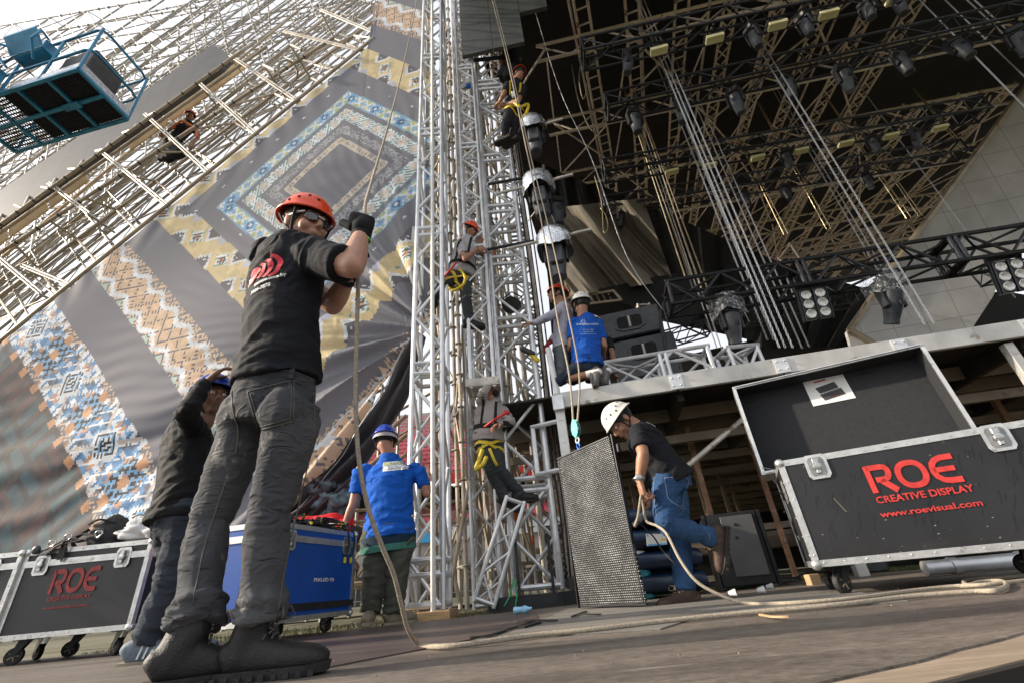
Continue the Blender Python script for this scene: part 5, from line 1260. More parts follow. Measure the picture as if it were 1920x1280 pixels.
# ---------------------------------------------------------------- 1: man in black T-shirt hauling the rope
def jeans_mat(name, c1, c2, wear_light, vs=3.0):
    m = mat(name, c1, .85, 0, vs=vs, col2=c2, bump=.35, bs=700, spec=.2, wear=(wear_light, 9, .60), stretch=(1, 1, .55)); return m
GJ = jeans_mat('grey_denim', (.038, .041, .048), (.105, .106, .110), (.235, .225, .205))  # pale patches: worn denim, plus warm highlights painted into the colour
BT = cloth('black_tshirt', (.011, .012, .016), var=.25, vs=4)
add_folds(GJ, 13, .95, (1, 1, 2.2)); add_folds(BT, 8, .55, (1, 1, 2.2))
BOOT = mat('boot_leather', (.0075, .007, .007), .6, 0, var=.3, vs=9, bump=.3, bs=160); SOLE = mat('boot_sole', (.018, .017, .016), .75, 0, var=.4, vs=30, bump=.3, bs=80)
def rope_man():
    f = Fig('big man in black T-shirt, grey jeans and orange helmet hauling on a rope', PZ(440, 1275, 0), 'fair'); f.fine = True
    B = 1.50
    hc = P(572, 425, B-.02); neck = P(545, 475, B+.02)
    ch = V(.60, .78, .0).normalized(); side = V(.78, -.60, 0).normalized()
    shR = P(588, 483, B-.10); shL = P(500, 478, B+.12)
    pel = P(513, 742, B+.02); wst = P(519, 690, B+.01); pside = V(.93, -.36, 0).normalized()
    elR = P(660, 500, B-.17); wrR = P(677, 440, B-.10); elL = P(624, 572, B+.20); wrL = P(655, 516, B+.07)
    hpR, hpL = P(549, 790, B-.02), P(464, 792, B+.08)
    knR, knL = P(505, 965, B-.02), P(391, 985, B+.06)
    sR, sL = PZ(468, 1276, 0), PZ(334, 1292, 0); sR.z = sL.z = 0; anR, anL = sR+V(.0, 0, .13), sL+V(.01, 0, .13)
    f.head(hc, V(.84, -.46, -.22), V(-.06, -.05, 1), neck)
    H = f.helmet('orange', -.06)
    chest = mid(shR, shL); spine = mid(chest, wst, .5)
    f.torso([(pel+V(0, 0, -.08), .13, .10, pside), (pel, .15, .11, pside), (wst, .145, .105, side), (spine, .16, .11, side), (chest-V(0, 0, .06), .17, .11, side), (chest+V(0, 0, .02), .15, .09, side), (neck, .06, .06, side)])
    f.arm(shR, elR, wrR, V(-.05, .12, 1), V(-.45, .8, 0), 1.35, 1, None, (.058, .046, .031), .86); f.arm(shL, elL, wrL, V(.1, -.05, 1), V(.8, -.4, 0), 1.25, -1, GLOVE, (.056, .046, .030))
    g_ = hand_mb(wrR, V(-.05, .12, 1), V(-.45, .8, 0), 1, 1.35, 1.22); g_.limb(wrR-V(0, 0, .015), .040, wrR+V(0, .01, .03), .040, 12); g_.limb(wrR+V(0, 0, .03), .045, wrR+V(-.005, .02, .075), .040, 12); g_.build('glove', GLOVE, f.T, 180)
    mb = MB(); ring = []
    for k in range(20): a = k*math.pi/10; ring.append(wrR-V(0, 0, .030)+V(.037*math.cos(a), .037*math.sin(a), .006*math.sin(a)))
    mb.path(ring, .0045, 6, closed=True); mb.build('wristband', mat('lime_band', (.2, .8, .1), .5), f.T, 180)
    mb = MB(); ring = []; fa_ = (wrL-elL).normalized(); x_, y_ = frame(fa_); q_ = elL.lerp(wrL, .80)
    for k in range(20): a = k*math.pi/10; ring.append(q_+x_*(.035*math.cos(a))+y_*(.035*math.sin(a)))
    mb.path(ring, .005, 6, closed=True); mb.build('bracelet', M['black_cloth'], f.T, 180)
    f.leg(hpR, knR, anR); f.leg(hpL, knL, anL); f.finish_body(.0065)
    # sunglasses
    g = f.g; mb = MB()
    for e in (-1, 1):
        rows = []
        for i in range(6):
            t = (i+.5)/6; row = []
            for j in range(18): a = 2*math.pi*j/18; rr = t; row.append(g(e*.036+.031*rr*math.cos(a), .108-.022*(abs(e*.036+.031*rr*math.cos(a))/.06)**2, .004+.019*rr*math.sin(a)))
            rows.append(row)
        mb.grid(rows, True, True)
    L_ = mb.build('sunglasses', mat('dark_lens', (.012, .012, .014), .03, 0, spec=1), f.T, 180)
    mb = MB()
    for e in (-1, 1): mb.path([g(e*.067, .090, .012), g(e*.078, .05, .014), g(e*.079, -.005, .010)], .0040, 6)
    mb.limb(g(-.012, .112, .010), .004, g(.012, .112, .010), .004, 6); mb.build('temple_arm', M['white_paint'], L_, 180)
    # T-shirt
    s = MB()
    hem = mid(pel, wst, .45); hem2 = hem+V(.012, .0, .01)
    s.loft([(hem2+V(-.01, 0, -.012), .172, .140, pside), (wst, .168, .134, pside), (mid(wst, spine, .5), .168, .130, side), (spine, .178, .130, side), (mid(spine, chest, .55), .195, .132, side), (chest+V(0, 0, -.015), .190, .118, side, .9), (chest+V(0, 0, .035), .14, .098, side), (neck+V(0, 0, .012), .074, .072, side)], 26)
    s.limb(shR+(chest-shR)*.15, .078, mid(shR, elR, .3), .076, 14)
    s.loft([(shR, .082, .080, V(0, 0, 1)), (mid(shR, elR, .35), .078, .075, V(0, 0, 1)), (mid(shR, elR, .72), .071, .070, V(0, 0, 1)), (mid(shR, elR, .80), .073, .072, V(0, 0, 1))], 18)
    s.limb(shL+(chest-shL)*.1, .080, mid(shL, elL, .3), .078, 14); s.loft([(mid(shL, elL, .2), .078, .076, V(0, 0, 1)), (mid(shL, elL, .6), .068, .068, V(0, 0, 1))], 18)
    tb = [(wst+V(0, 0, -.08), chest, None), (shR, elR, None), (shL, elL, None)]
    ts = f.garment('tshirt', s, BT, .0068, tb, .0100, fa=13, fp=4.2, seed=1.3, diag=.7)
    col = MB(); rg = []
    for k in range(28): a = 2*math.pi*k/28; rg.append(neck+V(0, 0, .018)+side*(.072*math.cos(a))+side.cross(up_z)*(-.070*math.sin(a)))
    col.path(rg, .008, 8, closed=True).build('collar', BT, ts, 180)
    # print on the back: red sound-wave arcs, a name and a number
    tree = bvh_of(ts); pd = (P(500, 500, B)-CAMP).normalized(); pd = V(.30, .93, .1).normalized()
    bc = P(499, 498, B-.15); u = V(.93, -.33, .10).normalized(); v = V(-.05, .05, 1).normalized()
    redm = mat('print_red', (.62, .03, .05), .7, 0, var=.2, vs=60); whm = mat('print_white', (.68, .68, .68), .7, 0, var=.15, vs=60)
    rm = MB()
    for k in range(4):   # crescents opening to the left
        cx = -.075+k*.026; ro, ri = .036+k*.008, .029+k*.007; n = 22; o_, i_ = [], []
        for j in range(n+1):
            a = -1.35+2.7*j/n; o_.append(bc+u*(cx+ro*math.cos(a)*.9)+v*(ro*math.sin(a)*.9)); i_.append(bc+u*(cx-.012+ri*1.02*math.cos(a)*.9)+v*(ri*math.sin(a)*1.05*.9))
        rm.grid([o_, i_])
    n = 26; rm.face([bc+u*(-.085+.028*math.cos(2*math.pi*j/n))+v*(-.003+.036*math.sin(2*math.pi*j/n)) for j in range(n)])
    decal(rm, tree, pd, .0035, .02).build('shirt_emblem', redm, ts)
    wm = text_mb('pa', bc+u*-.122+v*-.022, u, v, .036, bold=.02); wm.add(text_mb('mentos.com.br', bc+u*.075+v*-.068, u, v, .0155, 'RIGHT', .03)); wm.add(text_mb('3926-7878', bc+u*.020+v*-.098, u, v, .0155, 'RIGHT', .03))
    decal(wm, tree, pd, .005, .012).build('shirt_lettering', whm, ts)
    # jeans
    j = MB()
    j.loft([(mid(wst, pel, .25), .146, .115, pside), (mid(wst, pel, .55), .152, .120, pside), (pel, .158, .125, pside), (pel+V(0, 0, -.07), .150, .118, pside), (pel+V(-.01, 0, -.115), .13, .10, pside)], 24)
    for hp_, kn_, an_, e in ((hpR, knR, anR, 1), (hpL, knL, anL, -1)):
        bt = hp_+V(-.01, -.045, .02); j.ball(bt, .080, .075, .09)
        cuff = kn_.lerp(an_, .955); j.loft([(hp_+V(0, 0, .05), .086, .09, V(1, 0, 0)), (hp_+V(0, 0, -.03), .088, .094, V(1, 0, 0)), (mid(hp_, kn_, .45), .077, .082, V(1, 0, 0)), (mid(hp_, kn_, .85), .066, .069, V(1, 0, 0)), (kn_, .064, .067, V(1, 0, 0)), (mid(kn_, an_, .35), .063, .068, V(1, 0, 0)), (mid(kn_, an_, .64), .058, .061, V(1, 0, 0)), (mid(kn_, an_, .73), .061, .064, V(1, 0, 0)), (mid(kn_, an_, .77)+V(.004, -.004, 0), .074, .077, V(1, 0, 0)), (mid(kn_, an_, .815), .060, .063, V(1, 0, 0)), (mid(kn_, an_, .86)+V(-.006, .003, 0), .075, .078, V(1, 0, 0)), (mid(kn_, an_, .90), .064, .068, V(1, 0, 0)), (cuff, .071, .077, V(1, 0, 0))], 22)
    anf = lambda t: .10+1.9*max(0, (t-.62)/.38)**1.1 + .35*max(0, (.15-t)/.15)
    thf = lambda t: .12+.35*max(0, (t-.75)/.25)+.3*max(0, (.3-t)/.3)
    jb = [(wst, pel+V(0, 0, -.08), lambda t: .12)]
    for hp_, kn_, an_ in ((hpR, knR, anR), (hpL, knL, anL)): jb += [(hp_, kn_, thf), (kn_, an_, anf)]
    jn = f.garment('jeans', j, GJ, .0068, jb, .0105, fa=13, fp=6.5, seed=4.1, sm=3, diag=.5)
    jt = bvh_of(jn); st = mat('denim_seam', (.11, .105, .095), .9)
    def seam(pts, r=.0022, d=V(0, 1, 0), m_=st, name='seam'):
        q = [a_.lerp(b_, t_/14) for a_, b_ in zip(pts, pts[1:]) for t_ in range(15)] if 'pocket' in name else cat_rom(pts, 10); out = []
        for p in q:
            h = jt.ray_cast(p-d*.5, d, 1.4)
            if h[0]: out.append(h[0]-d*.001)
        if len(out) > 2: MB().path(out, r, 5).build(name, m_, jn, 180)
    dV = (P(500, 800, B)-CAMP).normalized()
    pkt = [(466, 738), (484, 806), (546, 790), (549, 716), (466, 738)]
    seam([P(x, y, B) for x, y in pkt], .0020, dV, st, 'back_pocket_stitch'); seam([P(x, y, B) for x, y in ((471, 741), (488, 800), (541, 785), (544, 722))], .0016, dV, st, 'back_pocket_stitch')
    seam([P(x, y, B) for x, y in ((437, 735), (440, 770), (447, 810), (442, 850))], .0035, dV, st, 'seat_seam')
    seam([P(x, y, B) for x, y in ((430, 722), (480, 706), (540, 700), (590, 712))], .0020, dV, st, 'waistband_stitch')
    seam([P(x, y, B) for x, y in ((588, 735), (585, 830), (565, 930), (540, 1040), (520, 1140))], .0022, dV, st, 'side_seam')
    seam([P(x, y, B+.05) for x, y in ((425, 900), (390, 1010), (375, 1100))], .0022, dV, st, 'side_seam')
    mb = MB(); h = jt.ray_cast(P(545, 702, B)-dV*.5, dV, 1.5)
    if h[0]: mb.box(h[0]-dV*.004, .018, .012, .055)
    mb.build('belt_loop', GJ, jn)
    lc = mat('boot_lace', (.07, .068, .065), .8)
    f.shoe(anR, sR, V(.97, .10, 0), BOOT, SOLE, .290, .050, boot=.05, name='work_boot', laces=lc, shin=knR); f.shoe(anL, sL, V(.80, .52, 0), BOOT, SOLE, .285, .050, boot=.05, name='work_boot', laces=lc, shin=knL)
    return f, wrR
RM, RM_W = rope_man()
# ---------------------------------------------------------------- general worker for the rest
def worker(label, base, skin, Y, J, face, up=(0, 0, 1), top=None, trousers=None, helmet=None, vox=.012, shoes=None, sleeve='short', side=None, pside=None, hs=1.0, girth=1.0, harness=None, group=None, amp=.008, hands=None, shoe_dir=None, bare_calf=False, hem=0.0, band=None, tilt=-.05, glove=(None, None), hair=True, seed=0, legw=1.0, legs=True, boots=0.0):
    """J: joint name -> (px, py[, depth offset]) all read on upright planes near depth Y"""
    Q = {k: P(v[0], v[1], Y+(v[2] if len(v) > 2 else 0)) for k, v in J.items()}
    f = Fig(label, base if base is not None else Q['pel']-V(0, 0, .9), skin, group, hs)
    side = Vector(side or (1, 0, 0)).normalized(); pside = Vector(pside or side).normalized(); G_ = girth
    neck = Q['neck']; pel = Q['pel']; chest = mid(Q['shR'], Q['shL']); wst = mid(pel, chest, .22); spine = mid(wst, chest, .5)
    ax = (neck-pel).normalized()
    f.head(Q['head'], face, up, neck, hair)
    if helmet: f.helmet(helmet, tilt, band=band)
    sw = (Q['shR']-Q['shL']).length/2; sw = max(.135, min(.2, sw))*G_
    f.torso([(pel-ax*.08, .12*G_, .09*G_, pside), (pel, .14*G_, .10*G_, pside), (wst, .13*G_, .095*G_, side), (spine, .14*G_, .10*G_, side), (chest-ax*.06, .15*G_, .10*G_, side), (chest+ax*.02, .12, .075, side), (neck, .055, .055, side)])
    hd = hands or {}
    for k, sd, gl in (('R', 1, glove[0]), ('L', -1, glove[1])):
        h = hd.get(k, {}); f.arm(Q['sh'+k], Q['el'+k], Q['wr'+k], h.get('d'), h.get('pn'), h.get('curl', .7), sd, gl, (.048, .038, .027))
    if legs:
        for k in 'RL': f.leg(Q['hp'+k], Q['kn'+k], Q['an'+k], (.07, .05, .036) if not bare_calf else (.07, .052, .038))
    f.finish_body(vox)
    s = MB(); hw = .178*G_
    s.loft([(wst-ax*(.15+hem), hw*1.08, .155*G_, pside), (wst, hw*1.0, .135*G_, side), (spine, hw*1.02, .128*G_, side), (mid(spine, chest, .6), max(sw*.98, hw), .125*G_, side), (chest-ax*.0, sw*.92, .105, side, .9), (chest+ax*.05, .125, .085, side), (neck+ax*.0, .070, .068, side)], 22)
    tb = [(wst-ax*.1, chest, None)]
    for k in 'RL':
        sh, el, wr = Q['sh'+k], Q['el'+k], Q['wr'+k]; s.limb(mid(sh, chest, .15), .066, mid(sh, el, .25), .064, 12); rf = frame(el-sh)[0]
        if sleeve == 'short': s.loft([(sh, .066, .066, rf), (mid(sh, el, .4), .062, .062, rf), (mid(sh, el, .72), .060, .060, rf)], 14)
        else: s.loft([(sh, .066, .066, rf), (mid(sh, el, .5), .058, .058, rf), (el, .054, .054, rf)], 14); s.limb(el, .054, mid(el, wr, .9), .040, 12)
        tb += [(sh, el, None)] + ([(el, wr, None)] if sleeve != 'short' else [])
    f.top = f.garment('shirt' if sleeve == 'short' else 'long_sleeved_shirt', s, top, vox*.95, tb, amp, fa=14, fp=5, seed=seed+.7, diag=.6)
    if legs:
        j = MB(); j.loft([(mid(wst, pel, .45), .145*G_, .115*G_, pside), (mid(wst, pel, .8), .162*G_, .13*G_, pside), (pel, .168*G_, .135*G_, pside), (pel-ax*.08, .155*G_, .12*G_, pside), (pel-ax*.12, .12*G_, .10*G_, pside)], 20)
        jb = [(wst, pel, lambda t: .4)]
        for k in 'RL':
            hp_, kn_, an_ = Q['hp'+k], Q['kn'+k], Q['an'+k]; x = frame(kn_-hp_)[0]; j.limb(hp_, .098*legw, mid(hp_, kn_, .5), .084*legw, 14); j.limb(mid(hp_, kn_, .5), .084*legw, kn_, .069*legw, 14)
            if not bare_calf: x = frame(an_-kn_)[0]; j.loft([(kn_, .069*legw, .069*legw, x), (mid(kn_, an_, .4), .066*legw, .068*legw, x), (mid(kn_, an_, .75), .059*legw, .06*legw, x), (mid(kn_, an_, 1.0), .062*legw, .063*legw, x)], 14)
            jb += [(hp_, kn_, None), (kn_, an_, (lambda t: .4+1.2*max(0, t-.55)/.45))]
        f.trs = f.garment('trousers', j, trousers, vox*.95, jb, amp*1.1, fa=14, fp=4, seed=seed+2.1, diag=.4)
        if shoes:
            for k in 'RL':
                an_ = Q['an'+k]; sd_ = Vector((shoe_dir or {}).get(k, (1, 0, 0))).normalized(); up_ = Vector((shoe_dir or {}).get(k+'u', (0, 0, 1)))
                f.shoe(an_, an_-up_.normalized()*.095, sd_, shoes[0], shoes[1], .28, .048, up=up_, name='shoe', laces=shoes[2] if len(shoes) > 2 else None, stripes=shoes[3] if len(shoes) > 3 else None, boot=boots, shin=Q['kn'+k])
    f.Q = Q; f.chest = chest; f.wst = wst; f.side = side; f.ax2 = ax
    if harness:
        tree = bvh_of(f.top); tt = bvh_of(f.trs); w3 = lambda c, n_, ra, rb, tr: [0]
        def loop(c, ax_, r, tr, wd, m_, name):
            x, y = frame(ax_); pts = []
            for q in range(28):
                a = 2*math.pi*q/28; d_ = x*math.cos(a)+y*math.sin(a); hh = tr.ray_cast(c+d_*.5, -d_, .5); pts.append((hh[0] if hh[0] else c+d_*r)+d_*.008)
            mb = MB(); n_ = Vector(ax_).normalized()*wd; mb.grid([[p-n_ for p in pts]+[pts[0]-n_], [p+(p-c).normalized()*.004 for p in pts]+[pts[0]+(pts[0]-c).normalized()*.004], [p+n_ for p in pts]+[pts[0]+n_]]); mb.build(name, m_, f.T, 180)
        loop(wst, ax, .18, tree, .028, M['black_cloth'], 'harness_belt')
        for k in 'RL':
            hp_, kn_ = Q['hp'+k], Q['kn'+k]; loop(mid(hp_, kn_, .16), (kn_-hp_)+side*(.15 if k == 'R' else -.15), .11, tt, .022, M['yellow'], 'leg_loop')
        for k in 'RL':
            mb = MB(); rows = []
            pts = [mid(Q['sh'+k], chest, .45)+ax*.08]
            d_ = V(0, 1, 0); top_, bot_ = mid(Q['sh'+k], chest, .35), wst+side*(.09 if k == 'R' else -.09)
            for q in range(9):
                p = top_.lerp(bot_, q/8); hh = tree.ray_cast(p-d_*.5, d_, .8)
                if hh[0]: rows.append([hh[0]-d_*.007-side*.018, hh[0]-d_*.011, hh[0]-d_*.007+side*.018])
            if len(rows) > 2: mb.grid(rows).build('shoulder_strap', M['yellow'] if harness == 'yellow' else M['black_cloth'], f.T, 180)
    return f
NV = jeans_mat('navy_denim', (.020, .026, .038), (.045, .055, .072), (.075, .08, .09)); JK = cloth('black_jacket', (.005, .0055, .007), rough=.8)
TRN = (mat('trainer_grey', (.13, .16, .20), .7, 0, var=.3, vs=22, bump=.3, bs=90, wear=((.4, .42, .42), 22, .6)), mat('trainer_sole', (.30, .26, .2), .8, 0, var=.2), M['white_paint'], mat('trainer_stripe', (.5, .55, .55), .5))
j2 = worker('man in black jacket and blue helmet at the left, one hand on his helmet brim', PZ(262, 1240, 0), 'brown', 2.5, dict(head=(397, 745), neck=(378, 792), shR=(366, 812, -.04), elR=(350, 772, -.27), wrR=(386, 716, -.15), shL=(340, 800, .12), elL=(325, 880, .2), wrL=(350, 940, .15), pel=(345, 960), hpR=(352, 985, -.02), hpL=(325, 985, .08), knR=(318, 1095, -.02), knL=(345, 1095, .14), anR=(272, 1205, .0), anL=(330, 1198, .12)),
    (.80, -.55, -.05), top=JK, trousers=NV, helmet='blue', vox=.009, shoes=TRN, sleeve='long', side=(.72, -.69, 0), pside=(.8, -.6, 0), shoe_dir=dict(R=(.9, .3, 0), L=(.9, .3, 0)), hands=dict(R=dict(d=(.45, .1, .6), pn=(.4, .5, -.4), curl=.5)), tilt=.10, seed=3, amp=.010, legw=1.05)
# 3: blue T-shirt
BLT = cloth('blue_tshirt', (.006, .095, .46), var=.12, vs=5); OLV = cloth('olive_trousers', (.075, .078, .062), var=.2, vs=4)
add_folds(BLT, 9, .6, (1, 1, 3)); add_folds(OLV, 8, .5, (1, 1, .8)); add_folds(NV, 12, .6); add_folds(JK, 8, .5)
SHB = (mat('shoe_beige', (.20, .17, .12), .8, 0, var=.25, vs=20), mat('shoe_sole_pale', (.30, .27, .2), .8), None)
j3 = worker('heavy man from behind in blue T-shirt, olive trousers and blue helmet at the left tower', PZ(712, 1172, 0), 'red', 4.12, dict(head=(722, 825), neck=(728, 850), shR=(784, 877, .02), elR=(800, 925, .05), wrR=(800, 888, .3), shL=(676, 880, 0), elL=(662, 945, -.02), wrL=(648, 978, .0), pel=(730, 992), hpR=(752, 1005), hpL=(705, 1005), knR=(744, 1080, -.03), knL=(702, 1080, -.03), anR=(738, 1146, 0), anL=(694, 1146, 0)),
    (-.25, .93, -.1), top=BLT, trousers=OLV, helmet='blue', vox=.013, shoes=SHB, side=(1, 0, 0), shoe_dir=dict(R=(.75, .6, 0), L=(.15, -.9, 0)), girth=1.14, hands=dict(R=dict(d=(-.2, .5, .7), pn=(.2, .6, -.3), curl=.8), L=dict(d=(-.2, .1, -1), pn=(.5, .4, 0), curl=.7)), legw=1.30, band=mat('grey_band', (.35, .33, .34), .8), seed=5, amp=.013, hem=.03)
tree = bvh_of(j3.top); dV = (P(742, 872, 4.1)-CAMP).normalized(); c = P(742, 872, 3.9)
mb = MB(); uu, vv = V(1, 0, .0), V(0, 0, 1)
mb.grid([[c+uu*(-.115+.23*i/16)+vv*(.04-.08*k/8) for i in range(17)] for k in range(9)]); decal(mb, tree, dV, .004).build('back_patch', M['white_paint'], j3.top)
mb = text_mb('ESTRUTURAL', c+vv*.010, uu, vv, .026, 'CENTER', .01); decal(mb, tree, dV, .007, .03).build('patch_lettering', mat('patch_green', (.42, .55, .08), .7), j3.top)
mb = text_mb('www.estruturas.com.br', c+vv*-.028, uu, vv, .014, 'CENTER', .0); decal(mb, tree, dV, .007, .03).build('patch_small_lettering', mat('patch_blue', (.03, .06, .2), .7), j3.top)
grn = cloth('green_undershirt', (.05, .17, .14)); nvb = cloth('navy_undershirt', (.012, .03, .05))
for z0, z1, m_ in ((0, .07, nvb), (.07, .12, grn)):
    mb = MB(); rows = []
    for z in (z0, (z0+z1)/2, z1):
        cc = j3.wst-V(0, 0, .165+z); rows.append([cc+V((.228+.006*math.sin(k))*math.cos(2*math.pi*k/40), .168*math.sin(2*math.pi*k/40), .014*math.sin(2*math.pi*k/40+1)) for k in range(40)])
    mb.grid(rows, True).build('undershirt_hem', m_, j3.T, 180)
mb = MB(); w_ = j3.Q['wrR']; mb.path([w_+V(.036*math.cos(k*.42), .036*math.sin(k*.42), -.03) for k in range(15)], .007, 6, closed=True); mb.build('wristband', M['cream'], j3.T, 180)
# 4: red shirt bending behind the blue case
RS = cloth('red_shirt', (.52, .012, .02), var=.15)
j4 = worker('person in red shirt bending down behind the blue case', P(600, 1150, 4.9), 'brown', 4.75, dict(head=(664, 1012), neck=(650, 992), shR=(640, 985, -.15), elR=(655, 1020, -.25), wrR=(660, 1050, -.3), shL=(640, 985, .18), elL=(650, 1025, .3), wrL=(655, 1050, .3), pel=(572, 1000), hpR=(570, 1020, -.1), hpL=(570, 1020, .1), knR=(585, 1085, -.1), knL=(590, 1085, .1), anR=(575, 1150, -.1), anL=(580, 1150, .1)),
    (.8, -.1, -.6), up=(.4, 0, .8), top=RS, trousers=NV, vox=.014, side=(0, -1, 0), girth=1.1, seed=7)
# 5: top climber
BK_T = cloth('dark_tshirt', (.014, .015, .018)); BK_J = cloth('dark_trousers', (.018, .019, .024)); RB = (mat('brown_boot', (.07, .045, .03), .6, 0, var=.4, vs=12, bump=.2), SOLE, None)
CG = 'riggers climbing the truss towers'
j5 = worker('climber in dark T-shirt and orange helmet with yellow harness, highest on the right tower', P(950, 262, 4.75), 'tan', 4.75, dict(head=(973, 140), neck=(968, 152), shR=(982, 166, .05), elR=(972, 190, -.2), wrR=(950, 196, -.1), shL=(952, 160, -.05), elL=(944, 178, -.2), wrL=(936, 192, -.05), pel=(966, 204), hpR=(972, 212, .05), hpL=(957, 210, -.05), knR=(965, 234, -.02), knL=(948, 232, -.12), anR=(962, 260, .05), anL=(948, 256, .0)),
    (-.6, .6, -.15), top=BK_T, trousers=BK_J, helmet='orange', vox=.015, shoes=RB, side=(.8, .5, 0), shoe_dir=dict(R=(-.8, .5, 0), L=(-.9, .4, 0)), harness='yellow', group=CG, seed=9, amp=.007)
mb = MB(); mb.path(cat_rom([P(960, 190, 4.6), P(975, 200, 4.55), P(990, 196, 4.6), P(988, 210, 4.6), P(978, 222, 4.6)]), .022, 6).build('lanyard', M['yellow'], j5.T, 180)
MB().box(P(962, 178, 4.55), .05, .04, .14, bev=.008).build('karabiner_pouch', M['white_paint'], j5.T)
# 5b: dark figure half hidden behind the hanging screen
worker('dark clothed figure half hidden above the top climber, behind the hanging screen', P(950, 150, 5.2), 'brown', 5.1, dict(head=(962, 82), neck=(962, 92), shR=(972, 98, .1), elR=(974, 112, 0), wrR=(955, 112, -.1), shL=(948, 98, -.1), elL=(942, 118, -.1), wrL=(930, 120, 0), pel=(958, 124), hpR=(963, 128, 0), hpL=(953, 128, 0), knR=(950, 142, -.2), knL=(940, 138, -.2), anR=(955, 160, 0), anL=(945, 158, 0)),
    (-.6, .6, -.1), top=BK_T, trousers=BK_J, vox=.02, group=CG, seed=11)
# 6: climber in pale grey T-shirt
GT = cloth('pale_grey_tshirt', (.42, .40, .41), var=.15, vs=5, wear=((.16, .14, .13), 8, .62)); DG_ = cloth('dark_grey_trousers', (.045, .048, .052), var=.25, vs=5, wear=((.10, .095, .085), 6, .62))
j6 = worker('climber in pale grey T-shirt and orange helmet looking down, between the two towers', P(870, 600, 4.9), 'tan', 4.9, dict(head=(880, 433), neck=(871, 447), shR=(892, 458, .1), elR=(908, 480, .05), wrR=(903, 462, .0), shL=(862, 456, -.12), elL=(872, 486, -.28), wrL=(895, 468, -.15), pel=(864, 515), hpR=(872, 524, .05), hpL=(852, 522, -.05), knR=(874, 562, -.12), knL=(828, 536, -.1), anR=(880, 602, .0), anL=(812, 565, .05)),
    (.72, -.42, -.50), up=(.2, 0, 1), top=GT, trousers=DG_, helmet='orange', vox=.012, shoes=(BOOT, SOLE, None), side=(.8, .55, 0), harness='black', group=CG, shoe_dir=dict(R=(.85, .2, -.1), L=(-.6, .5, -.2)), seed=13, hands=dict(L=dict(d=(.9, .2, .3), pn=(.3, .6, 0), curl=.9)))
mb = MB(); mb.path([P(856, 492, 4.6), P(845, 506, 4.6), P(830, 522, 4.62)], .012, 6).build('red_lanyard', M['red'], j6.T, 180)
mb = MB(); mb.path(cat_rom([P(862, 505, 4.62), P(872, 520, 4.6), P(868, 534, 4.6), P(850, 545, 4.62), P(842, 540, 4.65)]), .018, 6).build('yellow_sling', M['yellow'], j6.T, 180)
# 7: bearded rigger under the middle truss
KH = cloth('khaki_grey_shirt', (.36, .33, .31), var=.15, vs=5, wear=((.15, .13, .11), 8, .62))
j7 = worker('bearded rigger in grey long-sleeved shirt with one arm raised under the middle truss', P(940, 935, 5.0), 'tan', 5.0, dict(head=(920, 728), neck=(917, 748), shR=(938, 760, .1), elR=(958, 790, -.1), wrR=(938, 795, -.2), shL=(903, 755, -.05), elL=(905, 735, -.24), wrL=(917, 722, -.12), pel=(916, 818), hpR=(927, 830, .05), hpL=(907, 830, -.05), knR=(937, 880, -.1), knL=(922, 884, -.1), anR=(975, 925, .05), anL=(944, 928, .0)),
    (.75, -.45, .1), top=KH, trousers=DG_, vox=.012, shoes=(BOOT, SOLE, None), sleeve='long', side=(.85, .5, 0), harness='black', group=CG, shoe_dir=dict(R=(.9, .1, 0), L=(.5, .2, -.3)), seed=15, hands=dict(L=dict(d=(.3, .2, .7), pn=(.3, .5, 0), curl=.6)))
mb = MB(); g = j7.g; ax_ = j7.ax; mb.ball(g(0, .055, -.075), .050, .045, .045, ax_, 14, 10); mb.build('beard', STUB, j7.T, 180)
mb = MB(); mb.path([P(908, 800, 4.7), P(930, 784, 4.68), P(950, 773, 4.7)], .013, 6); mb.path([P(945, 770, 4.7), P(955, 775, 4.7)], .02, 6); mb.build('red_lanyard', M['red'], j7.T, 180)
mb = MB(); mb.path(cat_rom([P(905, 842, 4.75), P(898, 862, 4.75), P(893, 878, 4.75), P(905, 870, 4.72), P(912, 856, 4.75)]), .024, 6).build('yellow_sling', M['yellow'], j7.T, 180)
mb = MB(); mb.path([P(918, 840, 4.8), P(925, 858, 4.8), P(932, 872, 4.8)], .018, 6).build('yellow_strap', M['yellow'], j7.T, 180)
# 8: orange helmet on the deck
LV = cloth('lavender_shirt', (.40, .40, .47), var=.1, vs=5, wear=((.25, .22, .2), 6, .66)); DGR = 'riggers on the stage edge'
j8 = worker('man in pale long-sleeved shirt and orange helmet on the stage edge reaching towards the tower', P(1052, 722, 5.15), 'tan', 5.1, dict(head=(1045, 554), neck=(1053, 573), shR=(1046, 585, -.18), elR=(1020, 598, -.3), wrR=(1000, 606, -.25), shL=(1066, 583, .15), elL=(1045, 625, .1), wrL=(1032, 640, 0), pel=(1058, 655), hpR=(1054, 662, -.1), hpL=(1062, 662, .1), knR=(1052, 705, -.15), knL=(1062, 700, .1), anR=(1085, 708, -.05), anL=(1092, 705, .1)),
    (-.88, -.1, .22), hs=1.1, top=LV, trousers=cloth('grey_trousers', (.10, .11, .12)), helmet='orange', vox=.012, sleeve='long', side=(-.25, -.95, 0), group=DGR, seed=17, hands=dict(R=dict(d=(-1, 0, .05), pn=(0, .3, -.6), curl=.7)), glove=(None, cloth('red_glove', (.25, .03, .03))))
mb = MB(); g = j8.g
for e in (-1, 1): mb.path([g(.118*e, -.03, .10), g(.125*e, -.02, .04), g(.112*e, -.01, .0)], .008, 6)
mb.path([g(-.1, -.09, .10), g(0, -.15, .09), g(.1, -.09, .10)], .009, 6); mb.build('ear_defender_band', M['black_plastic'], j8.T, 180)
